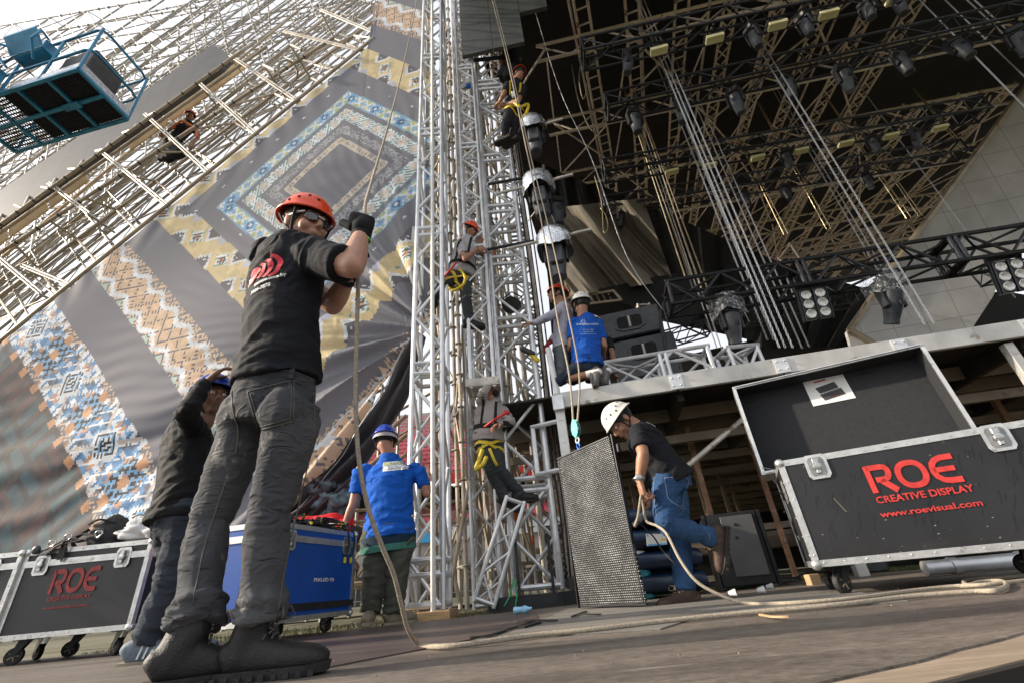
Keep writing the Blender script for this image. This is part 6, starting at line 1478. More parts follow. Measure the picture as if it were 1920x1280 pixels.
# 9: kneeling man in blue
B2 = cloth('royal_blue_tshirt', (.010, .085, .42), var=.12, vs=5); ND = jeans_mat('dark_blue_jeans', (.015, .025, .045), (.035, .05, .08), (.06, .07, .09))
GS = (mat('grey_sneaker', (.13, .12, .11), .8, 0, var=.3, vs=30), mat('sneaker_sole', (.10, .095, .09), .8, 0, var=.2), None)
j9 = worker('man in royal blue T-shirt and white helmet kneeling on the stage edge', P(1085, 718, 4.8), 'tan', 4.85, dict(head=(1089, 572), neck=(1092, 592), shR=(1122, 606, .02), elR=(1133, 648, .0), wrR=(1130, 665, .2), shL=(1074, 604, .0), elL=(1070, 648, .02), wrL=(1066, 668, .25), pel=(1100, 680), hpR=(1112, 686, .05), hpL=(1088, 686, -.02), knR=(1075, 712, .35), knL=(1052, 712, .02), anR=(1140, 695, -.03), anL=(1122, 697, -.1)),
    (-.3, .9, .15), top=B2, trousers=ND, helmet='white', hs=1.12, vox=.011, shoes=GS, side=(1, .05, 0), bare_calf=True, group=DGR, seed=19, hem=.02, shoe_dir=dict(R=(-.1, -.35, -1), L=(-.1, -.35, -1), Ru=(.9, -.3, .1), Lu=(.9, -.3, .1)), amp=.010)
tree = bvh_of(j9.top); dV = (P(1100, 620, 4.8)-CAMP).normalized(); c = P(1102, 612, 4.6); uu, vv = V(.98, 0, -.10), V(.08, 0, 1)
mb = text_mb('BANDEIRANTES', c+vv*.02, uu, vv, .026, 'CENTER', .02); mb.add(text_mb('Tel. 3921-4700', c-vv*.05, uu, vv, .015, 'CENTER')); mb.add(text_mb('11 3735-1200', c-vv*.078, uu, vv, .015, 'CENTER')); mb.add(text_mb('www.bandeirantes.com.br', c-vv*.105, uu, vv, .013, 'CENTER'))
for k in range(8):
    a = k*math.pi/4+.2; p = c+vv*.068-uu*.05; mb.face([p+(uu*math.cos(a)+vv*math.sin(a))*.045, p+(uu*math.cos(a+.25)+vv*math.sin(a+.25))*.016, p+(uu*math.cos(a-.25)+vv*math.sin(a-.25))*.016])
decal(mb, tree, dV, .005, .03).build('shirt_print', mat('print_pale', (.5, .62, .75), .7), j9.top)
mb = MB(); 
for k in 'RL': a_ = j9.Q['an'+k]; b_ = j9.Q['kn'+k]; mb.limb(a_, .046, a_.lerp(b_, .28), .046, 12)
mb.build('socks', M['white_paint'], j9.T, 180)
# 10: half hidden man in black with white helmet
worker('half-hidden man in black T-shirt and white helmet behind the kneeling man', P(1130, 715, 5.6), 'tan', 5.6, dict(head=(1112, 610), neck=(1120, 625), shR=(1140, 638, 0), elR=(1148, 662, -.1), wrR=(1150, 690, -.1), shL=(1106, 638, .1), elL=(1100, 665, 0), wrL=(1110, 685, 0), pel=(1122, 690), hpR=(1130, 695), hpL=(1115, 695), knR=(1118, 708, -.3), knL=(1105, 708, -.3), anR=(1128, 706, .1), anL=(1120, 706, .1)),
    (-.3, .9, -.1), top=BK_T, trousers=BK_J, helmet='white', vox=.014, side=(1, .1, 0), group=DGR, seed=21)
# 11: bending man
BJ = jeans_mat('blue_jeans', (.020, .055, .135), (.05, .115, .23), (.13, .21, .33), 2.2)
add_folds(BJ, 11, .7, (1, 1, 2)); add_folds(B2, 9, .6)
TB = (mat('hiking_boot', (.055, .032, .022), .75, 0, var=.45, vs=16, bump=.4, bs=60, wear=((.12, .08, .055), 20, .60)), mat('hiking_sole', (.03, .028, .026), .8, 0, var=.3, vs=20), M['brass_chain'])
j11 = worker('man in black T-shirt, blue jeans and white helmet bending forward over the hanging panel', PZ(1285, 1130, 0), 'tan', 3.15, dict(head=(1166, 790), neck=(1190, 800), shR=(1203, 815, .16), elR=(1235, 880, .22), wrR=(1222, 925, .05), shL=(1196, 812, -.16), elL=(1206, 850, -.24), wrL=(1199, 900, -.20), pel=(1252, 892), hpR=(1262, 905, .08), hpL=(1250, 905, -.09), knR=(1274, 1015, .12), knL=(1248, 982, -.16), anR=(1284, 1108, .03), anL=(1334, 1006, -.04)),
    (-.62, -.12, -.62), up=(-.55, 0, .7), top=BT, trousers=BJ, helmet='white', vox=.009, shoes=TB, side=(-.12, -.98, 0), seed=23, amp=.009, shoe_dir=dict(R=(-.95, -.2, 0), L=(-.40, -.10, -1), Lu=(-.95, .0, .35)), hands=dict(L=dict(d=(.05, .05, -1), pn=(.9, 0, .1), curl=1.1), R=dict(d=(-.4, 0, -.8), pn=(-.5, 0, .4), curl=1.1)), legw=.98, hem=-.02, boots=.02)
mb = MB(); w_ = j11.Q['wrL']; mb.path([w_+V(.031*math.cos(k*.42), .031*math.sin(k*.42), .012+.003*math.sin(k)) for k in range(15)], .0085, 6, closed=True); mb.lathe(w_+V(-.01, -.036, .012), [(.02, 0), (.021, -.008), (.017, -.011)], V(.2, 1, 0), 16); mb.build('wristwatch', M['chain_steel'], j11.T, 180)
tree = bvh_of(j11.top); c = P(1222, 790, 3.0); mb = text_mb('mentos', c, V(.8, -.1, -.4), V(.4, 0, .8), .016, 'CENTER', .02); mb2_ = MB(); n = 20; mb2_.face([c+V(-.05, 0, .055)+V(.035*math.cos(2*math.pi*k/n), 0, .02*math.sin(2*math.pi*k/n)-.015*math.cos(2*math.pi*k/n)) for k in range(n)])
dV = V(-.15, .9, -.5); decal(mb, tree, dV, .004, .02).build('shirt_lettering', M['white_paint'], j11.top); decal(mb2_, tree, dV, .004, .01).build('shirt_emblem', M['red'], j11.top)
jt = bvh_of(j11.trs); dV = (P(1250, 940, 3.1)-CAMP).normalized(); stt = mat('jeans_stitch', (.30, .36, .45), .9)
def seam11(pts, r=.0017):
    out = []
    for p in cat_rom([P(x, y, 3.1) for x, y in pts], 8):
        h = jt.ray_cast(p-dV*.5, dV, 1.4)
        if h[0]: out.append(h[0]-dV*.001)
    if len(out) > 2: MB().path(out, r, 5).build('stitching', stt, j11.trs, 180)
seam11([(1246, 897), (1250, 920), (1254, 935), (1278, 948), (1284, 925), (1288, 897), (1246, 897)]); seam11([(1228, 890), (1226, 920), (1232, 965)]); seam11([(1235, 885), (1270, 880), (1295, 890)])
# 12: worker in black and orange inside the wing lattice
OC = mat('orange_harness', (.60, .14, .02), .7, 0, var=.2)
yy = 6.5
j12 = worker('worker in black with orange harness crouching inside the tan lattice beam', P(330, 280, yy), 'tan', yy, dict(head=(356, 218), neck=(348, 228), shR=(345, 236, -.1), elR=(322, 240, -.2), wrR=(308, 252, -.1), shL=(362, 240, .1), elL=(372, 258, 0), wrL=(360, 272, -.1), pel=(318, 272), hpR=(312, 276, -.05), hpL=(325, 280, .05), knR=(338, 282, -.3), knL=(350, 288, -.2), anR=(300, 300, .0), anL=(315, 302, .1)),
    (.6, -.4, -.1), top=BK_T, trousers=BK_J, helmet='orange', vox=.018, group=None, side=(.5, -.6, -.2), shoes=None, seed=25)
mb = MB()
for pts in (((322, 238), (340, 228), (352, 232)), ((352, 232), (366, 242), (370, 258)), ((330, 262), (345, 250), (358, 240))): mb.path(cat_rom([P(x, y, yy-.28) for x, y in pts], 6), .025, 6)
mb.build('orange_harness_strap', OC, j12.T, 180)
# ============================================================ FLIGHT CASES
def ribbon(mb, pts, w, o, u, v, h, closed=False):
    """a flat stroke of width w (in letter units) following pts (x, y in letter units)"""
    n = len(pts); A, B = [], []
    for i, (x, y) in enumerate(pts):
        a = pts[i-1] if (i or closed) else pts[i]; b = pts[(i+1) % n] if (i < n-1 or closed) else pts[i]
        dx, dy = b[0]-a[0], b[1]-a[1]; L = math.hypot(dx, dy) or 1; nx, ny = -dy/L*w/2, dx/L*w/2
        A.append(o+u*((x+nx)*h)+v*((y+ny)*h)); B.append(o+u*((x-nx)*h)+v*((y-ny)*h))
    if closed: A.append(A[0]); B.append(B[0])
    mb.grid([A, B])
def logo(o, u, v, h):
    mb = MB(); w = .20
    ribbon(mb, [(.09, 0), (.09, 1)], w, o, u, v, h)                                                     # R
    ribbon(mb, [(.09, .915), (.62, .915), (.72, .88), (.78, .80), (.79, .70), (.76, .58), (.70, .50), (.60, .45), (.28, .45)], w, o, u, v, h)
    ribbon(mb, [(.45, .42), (.86, .0)], w*1.15, o, u, v, h)
    ribbon(mb, [(1.52+.43*math.copysign(abs(math.cos(t))**.85, math.cos(t)), .5+.415*math.copysign(abs(math.sin(t))**.85, math.sin(t))) for t in [k*2*math.pi/36 for k in range(36)]], w, o, u, v, h, True)
    ribbon(mb, [(3.0, .915), (2.62, .915), (2.42, .86), (2.28, .73), (2.23, .58), (2.23, .42), (2.28, .27), (2.42, .14), (2.62, .085), (3.0, .085)], w, o, u, v, h)
    ribbon(mb, [(2.25, .5), (2.92, .5)], w*.9, o, u, v, h)
    return mb
CASE_BLK = mat('case_black', (.0125, .013, .0155), .5, 0, vs=3, var=.25, bump=.08, bs=200, wear=((.055, .053, .05), 7, .64), rvar=.12)
CASE_BLU = mat('case_blue', (.006, .075, .38), .38, 0, vs=3, var=.15, bump=.05, bs=200, wear=((.02, .05, .15), 9, .68))
PRINT = mat('case_print', (.52, .035, .03), .6, 0, var=.2, vs=30, wear=((.1, .03, .03), 60, .70))
PR2 = mat('case_print_faded', (.27, .018, .018), .6, 0, var=.25, vs=30, wear=((.05, .015, .015), 50, .64))
TRIM = mat('case_trim', (.60, .60, .58), .36, .8, var=.12, vs=20, bump=.15, bs=60, wear=((.33, .32, .30), 16, .60))
LINING = mat('case_lining', (.018, .019, .022), .85, 0, var=.15, vs=40)
def flight_case(label, C, ex, L, D, z0, H, shell, lid=.16, group=None, latches=(.17, .83), side_latches=(), lid_open=False, castors=True, mid_trim=True, strap=False):
    ex = Vector(ex).normalized(); ey = V(-ex.y, ex.x, 0); C = Vector(C); ez = up_z; ax = (ex, ey, ez)
    T = thing('flight_case', label, 'flight case', tuple(V(C.x, C.y, 0)+ex*(L/2)+ey*(D/2)), group)
    G = lambda a, b, c: C+ex*a+ey*b+ez*(z0+c)
    hb = H-(lid if not lid_open else 0)
    if lid_open:   # an open tray: floor and four walls
        mb = MB(); t = .012
        mb.box(G(L/2, t/2, hb/2), L, t, hb, ax); mb.box(G(L/2, D-t/2, hb/2), L, t, hb, ax); mb.box(G(t/2, D/2, hb/2), t, D-2*t, hb, ax); mb.box(G(L-t/2, D/2, hb/2), t, D-2*t, hb, ax); mb.box(G(L/2, D/2, t), L-2*t, D-2*t, t, ax)
        body = mb.build('shell', shell, T)
    else:
        body = MB().box(G(L/2, D/2, hb/2), L, D, hb-.004, ax).build('shell', shell, T)
        MB().box(G(L/2, D/2, H-lid/2), L, D, lid-.004, ax).build('lid', shell, T)
    tr = MB(); w = .030; o = .0035
    def edge(a, b, nrm1, nrm2):
        a, b = Vector(a), Vector(b)
        for n1, n2 in ((nrm1, nrm2), (nrm2, nrm1)):
            c = (a+b)/2 + n1*(o/2) - n2*(w/2-o); d = (b-a).normalized(); tr.box(c, (b-a).length, o*1.6, w, (d, n1, n2))
    # verticals, bottom, top
    for a, na in ((0, -ex), (L, ex)):
        for b, nb in ((0, -ey), (D, ey)): edge(G(a, b, .0), G(a, b, H if not lid_open else hb), na, nb)
    for c, nc in ((0, -ez), (H if not lid_open else hb, ez)):
        for b, nb in ((0, -ey), (D, ey)): edge(G(.0, b, c), G(L, b, c), nb, nc)
        for a, na in ((0, -ex), (L, ex)): edge(G(a, 0, c), G(a, D, c), na, nc)
    if not lid_open and mid_trim:
        for b, nb in ((0, -1), (D, 1)): tr.box(G(L/2, b+nb*.003, hb), L, .008, .040, ax); tr.box(G(L/2, b+nb*.007, hb), L, .004, .010, ax)
        for a, na in ((0, -1), (L, 1)): tr.box(G(a+na*.003, D/2, hb), .008, D, .040, ax)
    tr.build('edge_trim', TRIM, T)
    rv = MB()
    for k in range(int(L/.09)):
        for c in (.013, (H if not lid_open else hb)-.013): rv.lathe(G(.045+k*.09, -.006, c), [(.0045, 0), (.003, .002)], -ey, 6)
    for k in range(int(hb/.09)):
        for a in (.014, L-.014): rv.lathe(G(a, -.006, .05+k*.09), [(.0045, 0), (.003, .002)], -ey, 6)
        rv.lathe(G(-.006, .014, .05+k*.09), [(.0045, 0), (.003, .002)], -ex, 6); rv.lathe(G(L+.006, .014, .05+k*.09), [(.0045, 0), (.003, .002)], ex, 6)
    rv.build('rivets', TRIM, T, kind='stuff')
    for a in (0, L):
        for b in (0, D):
            for c in (0, hb if lid_open else H):
                if b == D and c == 0: continue
                MB().ball(G(a, b, c)+(ex*(.008 if a == 0 else -.008))+ey*(.008 if b == 0 else -.008)+ez*(.008 if c == 0 else -.008), .026, .026, .026, None, 12, 8).build('corner_ball', TRIM, T, 180)
    def latch(a, b, d1, nrm):
        p = G(a, b, hb)+nrm*.006; mb = MB(); ww, hh = .105, .125
        rim = [(-1, -.7), (-.75, -1), (.75, -1), (1, -.7), (1, .7), (.75, 1), (-.75, 1), (-1, .7)]
        cz = -.012 if not lid_open else -.055
        mb.prism([p+d1*(ww/2*x)+ez*(hh/2*y+cz) for x, y in rim][::-1], nrm*.004); lt_ = mb.build('latch', TRIM, T)
        mb = MB(); mb.prism([p+nrm*.0045+d1*(ww*.36*x)+ez*(hh*.38*y+cz) for x, y in rim][::-1], nrm*.001); mb.build('latch_dish', mat_dish, lt_)
        mb = MB()
        q = p+nrm*.012+ez*cz
        mb.lathe(q, [(.020, -.004), (.020, .006), (.012, .008)], nrm, 14); mb.box(q+ez*.030, .030, .012, .028, (d1, nrm, ez), .003); mb.box(q-ez*.026, .022, .010, .022, (d1, nrm, ez), .003); mb.box(q+nrm*.008, .034, .005, .012, (d1, nrm, ez), .001)
        mb.build('butterfly', M['chain_steel'], lt_, 40)
    for a in latches: latch(a*L, 0, ex, -ey)
    for b in side_latches: latch(L, b*D, ey, ex)
    if castors:
        for a in (.12, L-.12):
            for b in (.10, D-.10):
                p = G(a, b, 0); sw = V(.5, .2, 0) if a < L/2 else V(.6, -.3, 0); fw = V(sw.x, sw.y, 0).normalized(); x = fw.cross(ez)
                mb = MB(); mb.box(p-ez*.006, .10, .09, .010, ax)
                for s_ in (-1, 1): mb.prism([p+x*(.020*s_)-ez*.01-fw*.03, p+x*(.020*s_)-ez*.01+fw*.03, p+x*(.020*s_)-fw*.03-ez*(z0-.045), p+x*(.020*s_)-fw*.055-ez*(z0-.050)], x*.004)
                cs_ = mb.build('castor', M['black_steel'], T)
                c = p-fw*.035-ez*(z0-.050); mb = MB(); mb.lathe(c-x*.015, [(.030, 0), (.046, .0), (.050, .004), (.050, .026), (.046, .030), (.030, .030)], x, 22); wh = mb.build('wheel', M['black_rubber'], cs_, 35)
                mb = MB()
                for s_ in (-1, 1):
                    mb.lathe(c+x*(.0155*s_), [(.010, 0), (.010, .003*s_), (.004, .004*s_)], x, 10)
                    for k in range(5): aa = k*2*math.pi/5; mb.tube(c+x*(.0155*s_), c+x*(.0155*s_)+fw*(.030*math.cos(aa))+ez*(.030*math.sin(aa)), .0035, 5)
                mb.build('hub', mat_hub, wh, 40)
    return T, G, ax, body
mat_dish = mat('latch_dish', (.30, .30, .29), .35, .8, var=.2, vs=30); mat_hub = mat('wheel_hub', (.35, .30, .18), .5, .3, var=.3, vs=30)
# right-hand open case
cx = V(.913, -.407, 0)
T, G, ax, body = flight_case('big black flight case with open lid and large red lettering at the right', V(1.40, 2.60, 0), cx, 1.12, .62, .13, .52, CASE_BLK, lid_open=True, latches=(.155, .83))
cy = ax[1]; o0 = V(1.40, 2.60, 0)-cy*.0045
def FC(x, y): return PP(x, y, o0, cy)
a = FC(1637, 933); b = FC(1820, 903); h = (FC(1618, 878)-FC(1640, 932)).length*.92
ww = (FC(1812, 905)-FC(1642, 932)).length
u = (b-a).normalized(); u = ax[0]
p0 = FC(1638, 924)
k = ww/(3.0*h)
class _U:  # widen the letters without changing their height
    pass
lm = logo(V(0, 0, 0), V(k, 0, 0), V(0, 0, 1), h); lm.v = [p0+u*v.x+up_z*v.z for v in lm.v]; lm.build('maker_mark', PRINT, T)
def line(txt, xa, ya, xb, yb, hpx, name='lettering', m=PRINT, f=FC, par=None, uu=None, bold=.02):
    p, q = f(xa, ya), f(xb, yb); t = text_mb(txt, V(0, 0, 0), V(1, 0, 0), V(0, 0, 1), 1.0, bold=bold); wd = max(v.x for v in t.v)-min(v.x for v in t.v); L = (q-p).length; hh = (f(xa, ya-hpx)-p).length
    uu = uu or u; t.v = [p+uu*((v.x)*L/wd)+up_z*(v.z*hh*.78) for v in t.v]; return t.build(name, m, par or T)
line('CREATIVE DISPLAY', 1645, 943, 1826, 915, 15); line('www.roevisual.com', 1653, 969, 1842, 941, 13)
# open lid standing on the back edge
hb = .52; lean = .10; LH = .625
zb = V(0, 0, .13+hb+.004); bl = V(1.40, 2.60, 0)+cy*.62+zb-cx.normalized()*.07; lu = (up_z*math.cos(lean)+cy*math.sin(lean)); ln = ax[0].cross(lu); ln = ln if ln.dot(cy) > 0 else -ln
Lg = lambda a, b, c: bl+ax[0]*a+ln*b+lu*c
lid = MB(); t = .012; lx = (ax[0], ln, lu); dp = .15
lid.box(Lg(.56, .0, LH/2), 1.12, t, LH, lx)
for c in (t/2, LH-t/2): lid.box(Lg(.56, -dp/2-t/2, c), 1.12, dp, t, lx)
for a in (t/2, 1.12-t/2): lid.box(Lg(a, -dp/2-t/2, LH/2), t, dp, LH-2*t, lx)
ld = lid.build('lid', LINING, T)
tr = MB()
for c in (0, LH): tr.box(Lg(.56, -dp-.01, c+(.006 if c == 0 else -.006)), 1.13, .012, .020, lx); tr.box(Lg(.56, -dp/2, c+(-.002 if c == 0 else .002)), 1.13, dp+.02, .003, lx); tr.box(Lg(.56, -dp-.022, c+(.004 if c == 0 else -.004)), 1.09, .010, .006, lx)
for a in (0, 1.12): tr.box(Lg(a+(.006 if a == 0 else -.006), -dp-.01, LH/2), .020, .012, LH, lx); tr.box(Lg(a+(-.002 if a == 0 else .002), -dp/2, LH/2), .003, dp+.02, LH, lx)
tr.build('lid_trim', TRIM, ld)
mb = MB(); sc_ = [(x, y) for x, y in ((1505, 716), (1580, 701), (1605, 745), (1525, 761))]
oL = Lg(0, -.0085, 0)
pl_ = [PP(x, y, oL, ln) for x, y in sc_]; mb.prism(pl_[::-1], -ln*.0015); sh_ = mb.build('instruction_sheet', M['white_paint'], ld)
def SH(s_, t_): a = pl_[0].lerp(pl_[1], s_); b = pl_[3].lerp(pl_[2], s_); return a.lerp(b, t_)-ln*.0025
mb = MB(); mb.face([SH(.22, .34), SH(.72, .22), SH(.76, .48), SH(.28, .58)]); mb.face([SH(.26, .62), SH(.80, .50), SH(.84, .78), SH(.32, .88)]); mb.build('case_drawing', mat('drawing_ink', (.05, .05, .055), .7), sh_)
mb = MB(); 
for k in range(7): mb.face([SH(.30+k*.065, .55-k*.012), SH(.34+k*.065, .54-k*.012), SH(.35+k*.065, .62-k*.012), SH(.31+k*.065, .63-k*.012)])
mb.build('drawing_lines', mat('drawing_grey', (.25, .25, .26), .7), sh_)
mb = MB(); mb.face([SH(.5, .69), SH(.68, .65), SH(.70, .76), SH(.52, .80)]); mb.face([SH(.25, .08), SH(.55, .04), SH(.55, .10), SH(.25, .13)]); mb.build('drawing_mark', PRINT, sh_)
mb = MB()
for (x, y) in ((1407, 752), (1620, 700)): 
    p = PP(x, y, oL, ln); mb.box(p, .07, .01, .004, lx)
mb.build('lid_slot', M['black_cloth'], ld)
mb = MB(); mb.tube(Lg(.0, -dp, .05), G(.02, .30, hb), .003, 5); mb.tube(Lg(1.1, -dp, .05), G(1.1, .30, hb), .003, 5); mb.build('lid_stay', M['chain_steel'], ld)
# lidless inner foam edge, butterfly handles on the end
mb = MB()
for (b_, c_) in ((.16, .38), (.42, .30)):
    p = G(-.004, b_, c_); mb.prism([p+cy*(.045*x)+up_z*(.06*y) for x, y in ((-1, -.7), (-.7, -1), (.7, -1), (1, -.7), (1, .7), (.7, 1), (-.7, 1), (-1, .7))], -ax[0]*.005)
hp_ = mb.build('handle_dish', TRIM, T)
mb = MB()
for (b_, c_) in ((.16, .38), (.42, .30)):
    p = G(-.018, b_, c_); mb.path([p-cy*.028, p-cy*.028-ax[0]*.01, p+cy*.028-ax[0]*.01, p+cy*.028], .006, 6)
mb.build('handle', M['black_steel'], hp_, 40)
mb = MB()   # sprayed stencil number on the end
mb.add(text_mb('0123', G(-.003, .40, .14), -cy, up_z, .022, bold=.02)); mb.build('stencil_mark', M['white_paint'], T)
scr = MB(); rr_ = random.Random(4)
for k in range(90):
    a, c = rr_.uniform(.08, 1.05), rr_.uniform(.12, .45); l = rr_.uniform(.02, .085); dd = (up_z*-1+ax[0]*-.25).normalized(); p = G(a, -.0015, c); scr.face([p, p+ax[0]*.0022, p+dd*l+ax[0]*.0012, p+dd*l])
scr.build('scratches', mat('scratch', (.003, .003, .003), .6), T, kind='stuff')
chp = MB()
for k in range(34):
    a, c = rr_.uniform(.04, 1.08), rr_.choice((rr_.uniform(.02, .10), rr_.uniform(.02, .48))); w_ = rr_.uniform(.0015, .005); p = G(a, -.0018, c); chp.face([p, p+ax[0]*w_*2, p+ax[0]*w_*1.6+up_z*w_, p+up_z*w_*.8])
chp.build('paint_chips', M['tan_cloth'], T, kind='stuff')
dst = MB()
for k in range(60):
    a = rr_.uniform(.03, 1.0); c = .035+abs(rr_.gauss(0, .022)); p = G(a, -.0012, c); l = rr_.uniform(.02, .10); dst.face([p, p+ax[0]*l, p+ax[0]*l*.9+up_z*.0018, p+ax[0]*l*.1+up_z*.0015])
dst.build('dust_marks', mat('dust', (.035, .032, .028), .9), T, kind='stuff')
mb = MB(); p = G(.19, -.002, .30); mb.face([p, p+ax[0]*.003, p+ax[0]*.033-up_z*.07, p+ax[0]*.03-up_z*.072]); mb.build('pale_scratch', M['tan_cloth'], T)
# left-hand pair of black cases
ex_ = V(.996, -.02, 0)
for i, (x0_, lb) in enumerate(((-3.53, 'black flight case with red lettering at the left, a bag and straps on its lid'), (-4.44, 'black flight case cut off by the left edge of the picture'))):
    C_ = V(x0_, 3.36, 0); T, G, ax, body = flight_case(lb, C_, ex_, .90, .60, .145, .53, CASE_BLK, lid=.085, latches=(.16, .80), side_latches=(.2, .75), group='black flight cases on the left')
    if i == 0:
        o1 = C_-ax[1]*.0045; F1 = lambda x, y: PP(x, y, o1, ax[1]); u = ax[0]; h = (F1(92, 1070)-F1(88, 1113)).length; k_ = (F1(176, 1105)-F1(88, 1113)).length/(3*h)*1.0
        lm = logo(V(0, 0, 0), V(k_, 0, 0), V(0, 0, 1), h); p0 = F1(88, 1114); lm.v = [p0+u*v.x+up_z*v.z for v in lm.v]; lm.build('maker_mark', PR2, T)
        line('CREATIVE DISPLAY', 86, 1127, 168, 1120, 9, m=PR2, f=F1, par=T, uu=u); line('www.roevisual.com', 79, 1143, 163, 1136, 7, m=PR2, f=F1, par=T, uu=u)
# blue case seen on its corner
exb = V(.2, .98, 0).normalized(); CB = V(-1.60, 2.98, 0)
T, G, ax, body = flight_case('bright blue flight case with silver trim standing behind the rope man, cables on its lid', CB, exb, .97, .60, .10, .56, CASE_BLU, lid=.085, latches=(.18, .86), side_latches=())
o2 = CB-ax[1]*.0045; F2 = lambda x, y: PP(x, y, o2, ax[1])
line('PIXLED F3', 588, 1089, 626, 1083, 8, m=M['white_paint'], f=F2, par=T, uu=ax[0], bold=.03)
mb = MB(); mb.box(G(.485, -.008, .075), .97, .012, .040, ax); mb.box(G(-.008, .30, .075), .012, .60, .040, ax); mb.build('rub_rail', M['black_rubber'], T)
BCT = G(.6, .15, .56)
rr_ = random.Random(8); Tc = thing('cable_bundle', 'tangled black cables with yellow plugs heaped on the blue case', 'cables', tuple(BCT))
mb = MB(); pg = MB()
for k in range(16):
    a = G(rr_.uniform(.35, .95), rr_.uniform(.02, .35), .57+rr_.uniform(0, .04)); pts = [a]
    for q in range(5): pts.append(G(rr_.uniform(.35, .95), rr_.uniform(.0, .35), .575+rr_.uniform(0, .08)))
    mb.path(cat_rom(pts, 6), .007, 5)
    for q in (1, 3): d = (pts[q+1]-pts[q]).normalized(); pg.tube(pts[q], pts[q]+d*.03, .010, 7)
for a in (.80, .88): mb.path(cat_rom([G(a, .1, .58), G(a, -.02, .575), G(a+.02, -.03, .45), G(a, -.02, .38)], 8), .008, 5); pg.tube(G(a, -.02, .38), G(a, -.02, .34), .011, 7)
mb.build('cable', M['cable'], Tc, 180); pg.build('plugs', M['yellow'], Tc, 40)
# things on the left case
bagm = cloth('bag_grey', (.05, .05, .052), var=.3, vs=14, wear=((.11, .11, .11), 9, .6))
c = P(213, 975, 3.55); c.z = .675
mb = MB(); mb.loft([(c+V(0, 0, .0), .11, .09, V(1, 0, 0), .7), (c+V(0, 0, .08), .115, .10, V(1, 0, 0), .7), (c+V(.01, 0, .14), .12, .10, V(1, 0, 0), .7), (c+V(.0, 0, .19), .10, .085, V(1, 0, 0), .8), (c+V(-.01, 0, .22), .05, .05, V(1, 0, 0))], 20)
me = remesh(mb, 'rucksack', .009, 3); fold(me, [(c, c+V(0, 0, .22), lambda t: .8)], .010, 16, 6, 3); Tb = thing('rucksack', 'dark grey rucksack standing on the black case at the left', 'rucksack', tuple(c)); place(me, 'sack', bagm, Tb)
mb = MB(); mb.path(cat_rom([c+V(-.1, -.09, .17), c+V(0, -.12, .19), c+V(.1, -.09, .16)], 8), .008, 6); mb.path(cat_rom([c+V(-.12, -.05, .14), c+V(-.17, -.1, .06), c+V(-.13, -.08, .0)], 8), .013, 6); mb.build('strap', M['black_cloth'], Tb, 180); MB().lathe(c+V(.02, -.098, .11), [(.02, 0), (.02, -.004), (.012, -.006)], V(0, 1, 0), 14).build('badge', M['grey_plastic'], Tb)
whc = cloth('white_cloth', (.55, .55, .56), var=.08, vs=6)
crumple(V(-2.72, 3.50, .76), .19, 'white_jacket', whc, 5, 'white folded jacket lying on the black case beside the rucksack', 'jacket', (1.35, .8, .55), .35, 30, .678)
mb = MB()
for off in (0, .03): mb.path(cat_rom([P(245, 978, 3.42)+V(0, 0, off), P(262, 972, 3.42)+V(0, 0, off), P(280, 974, 3.42)+V(0, 0, off*.5), P(300, 978, 3.45)], 8), .005, 5)
tag(recenter(mb.build('thin_rope', M['cable'], smooth=180)), 'thin black cord lying over the white jacket', 'cord')
Th = thing('safety_harness', 'black safety harness straps spilling over the front of the left case', 'harness', (-3.0, 3.36, .68))
def strap(pts, w=.022, m=None, name='webbing'):
    q = cat_rom(pts, 8); rows = []
    for i, p in enumerate(q):
        d = (q[min(i+1, len(q)-1)]-q[max(i-1, 0)]).normalized(); x = d.cross(V(0, -.5, .85)).normalized(); n_ = d.cross(x); rows.append([p-x*w-n_*.002, p+x*w-n_*.002, p+x*w+n_*.002, p-x*w+n_*.002])
    MB().grid(rows, True, True).build(name, m or M['black_rubber'], Th)
YS = 3.37
strap([P(195, 1000, 3.5), P(170, 1004, YS), P(145, 1012, YS-.05), P(120, 1018, YS-.03), P(95, 1030, YS-.04), P(75, 1040, YS-.045)]); strap([P(190, 1008, 3.42), P(160, 1000, 3.46), P(130, 1008, YS), P(118, 1028, YS-.03), P(112, 1048, YS-.04)], .018)
strap([P(180, 1006, YS), P(150, 1014, YS-.05), P(128, 1008, YS-.04), P(105, 1020, YS-.03), P(85, 1030, YS)], .02); strap([P(125, 1012, YS-.05), P(118, 1040, YS-.04), P(114, 1052, YS-.035)], .008)
mb = MB()
for x, y in ((128, 1006), (98, 1018), (185, 1000)): p = P(x, y, YS-.05); mb.path([p+V(.025*math.cos(t), .005*math.sin(2*t), .02*math.sin(t)) for t in [k*math.pi/8 for k in range(16)]], .005, 6, closed=True)
mb.build('buckles', M['chain_steel'], Th, 180); MB().ball(P(68, 1030, YS-.03), .028, .02, .03).build('pad', M['grey_plastic'], Th, 180)
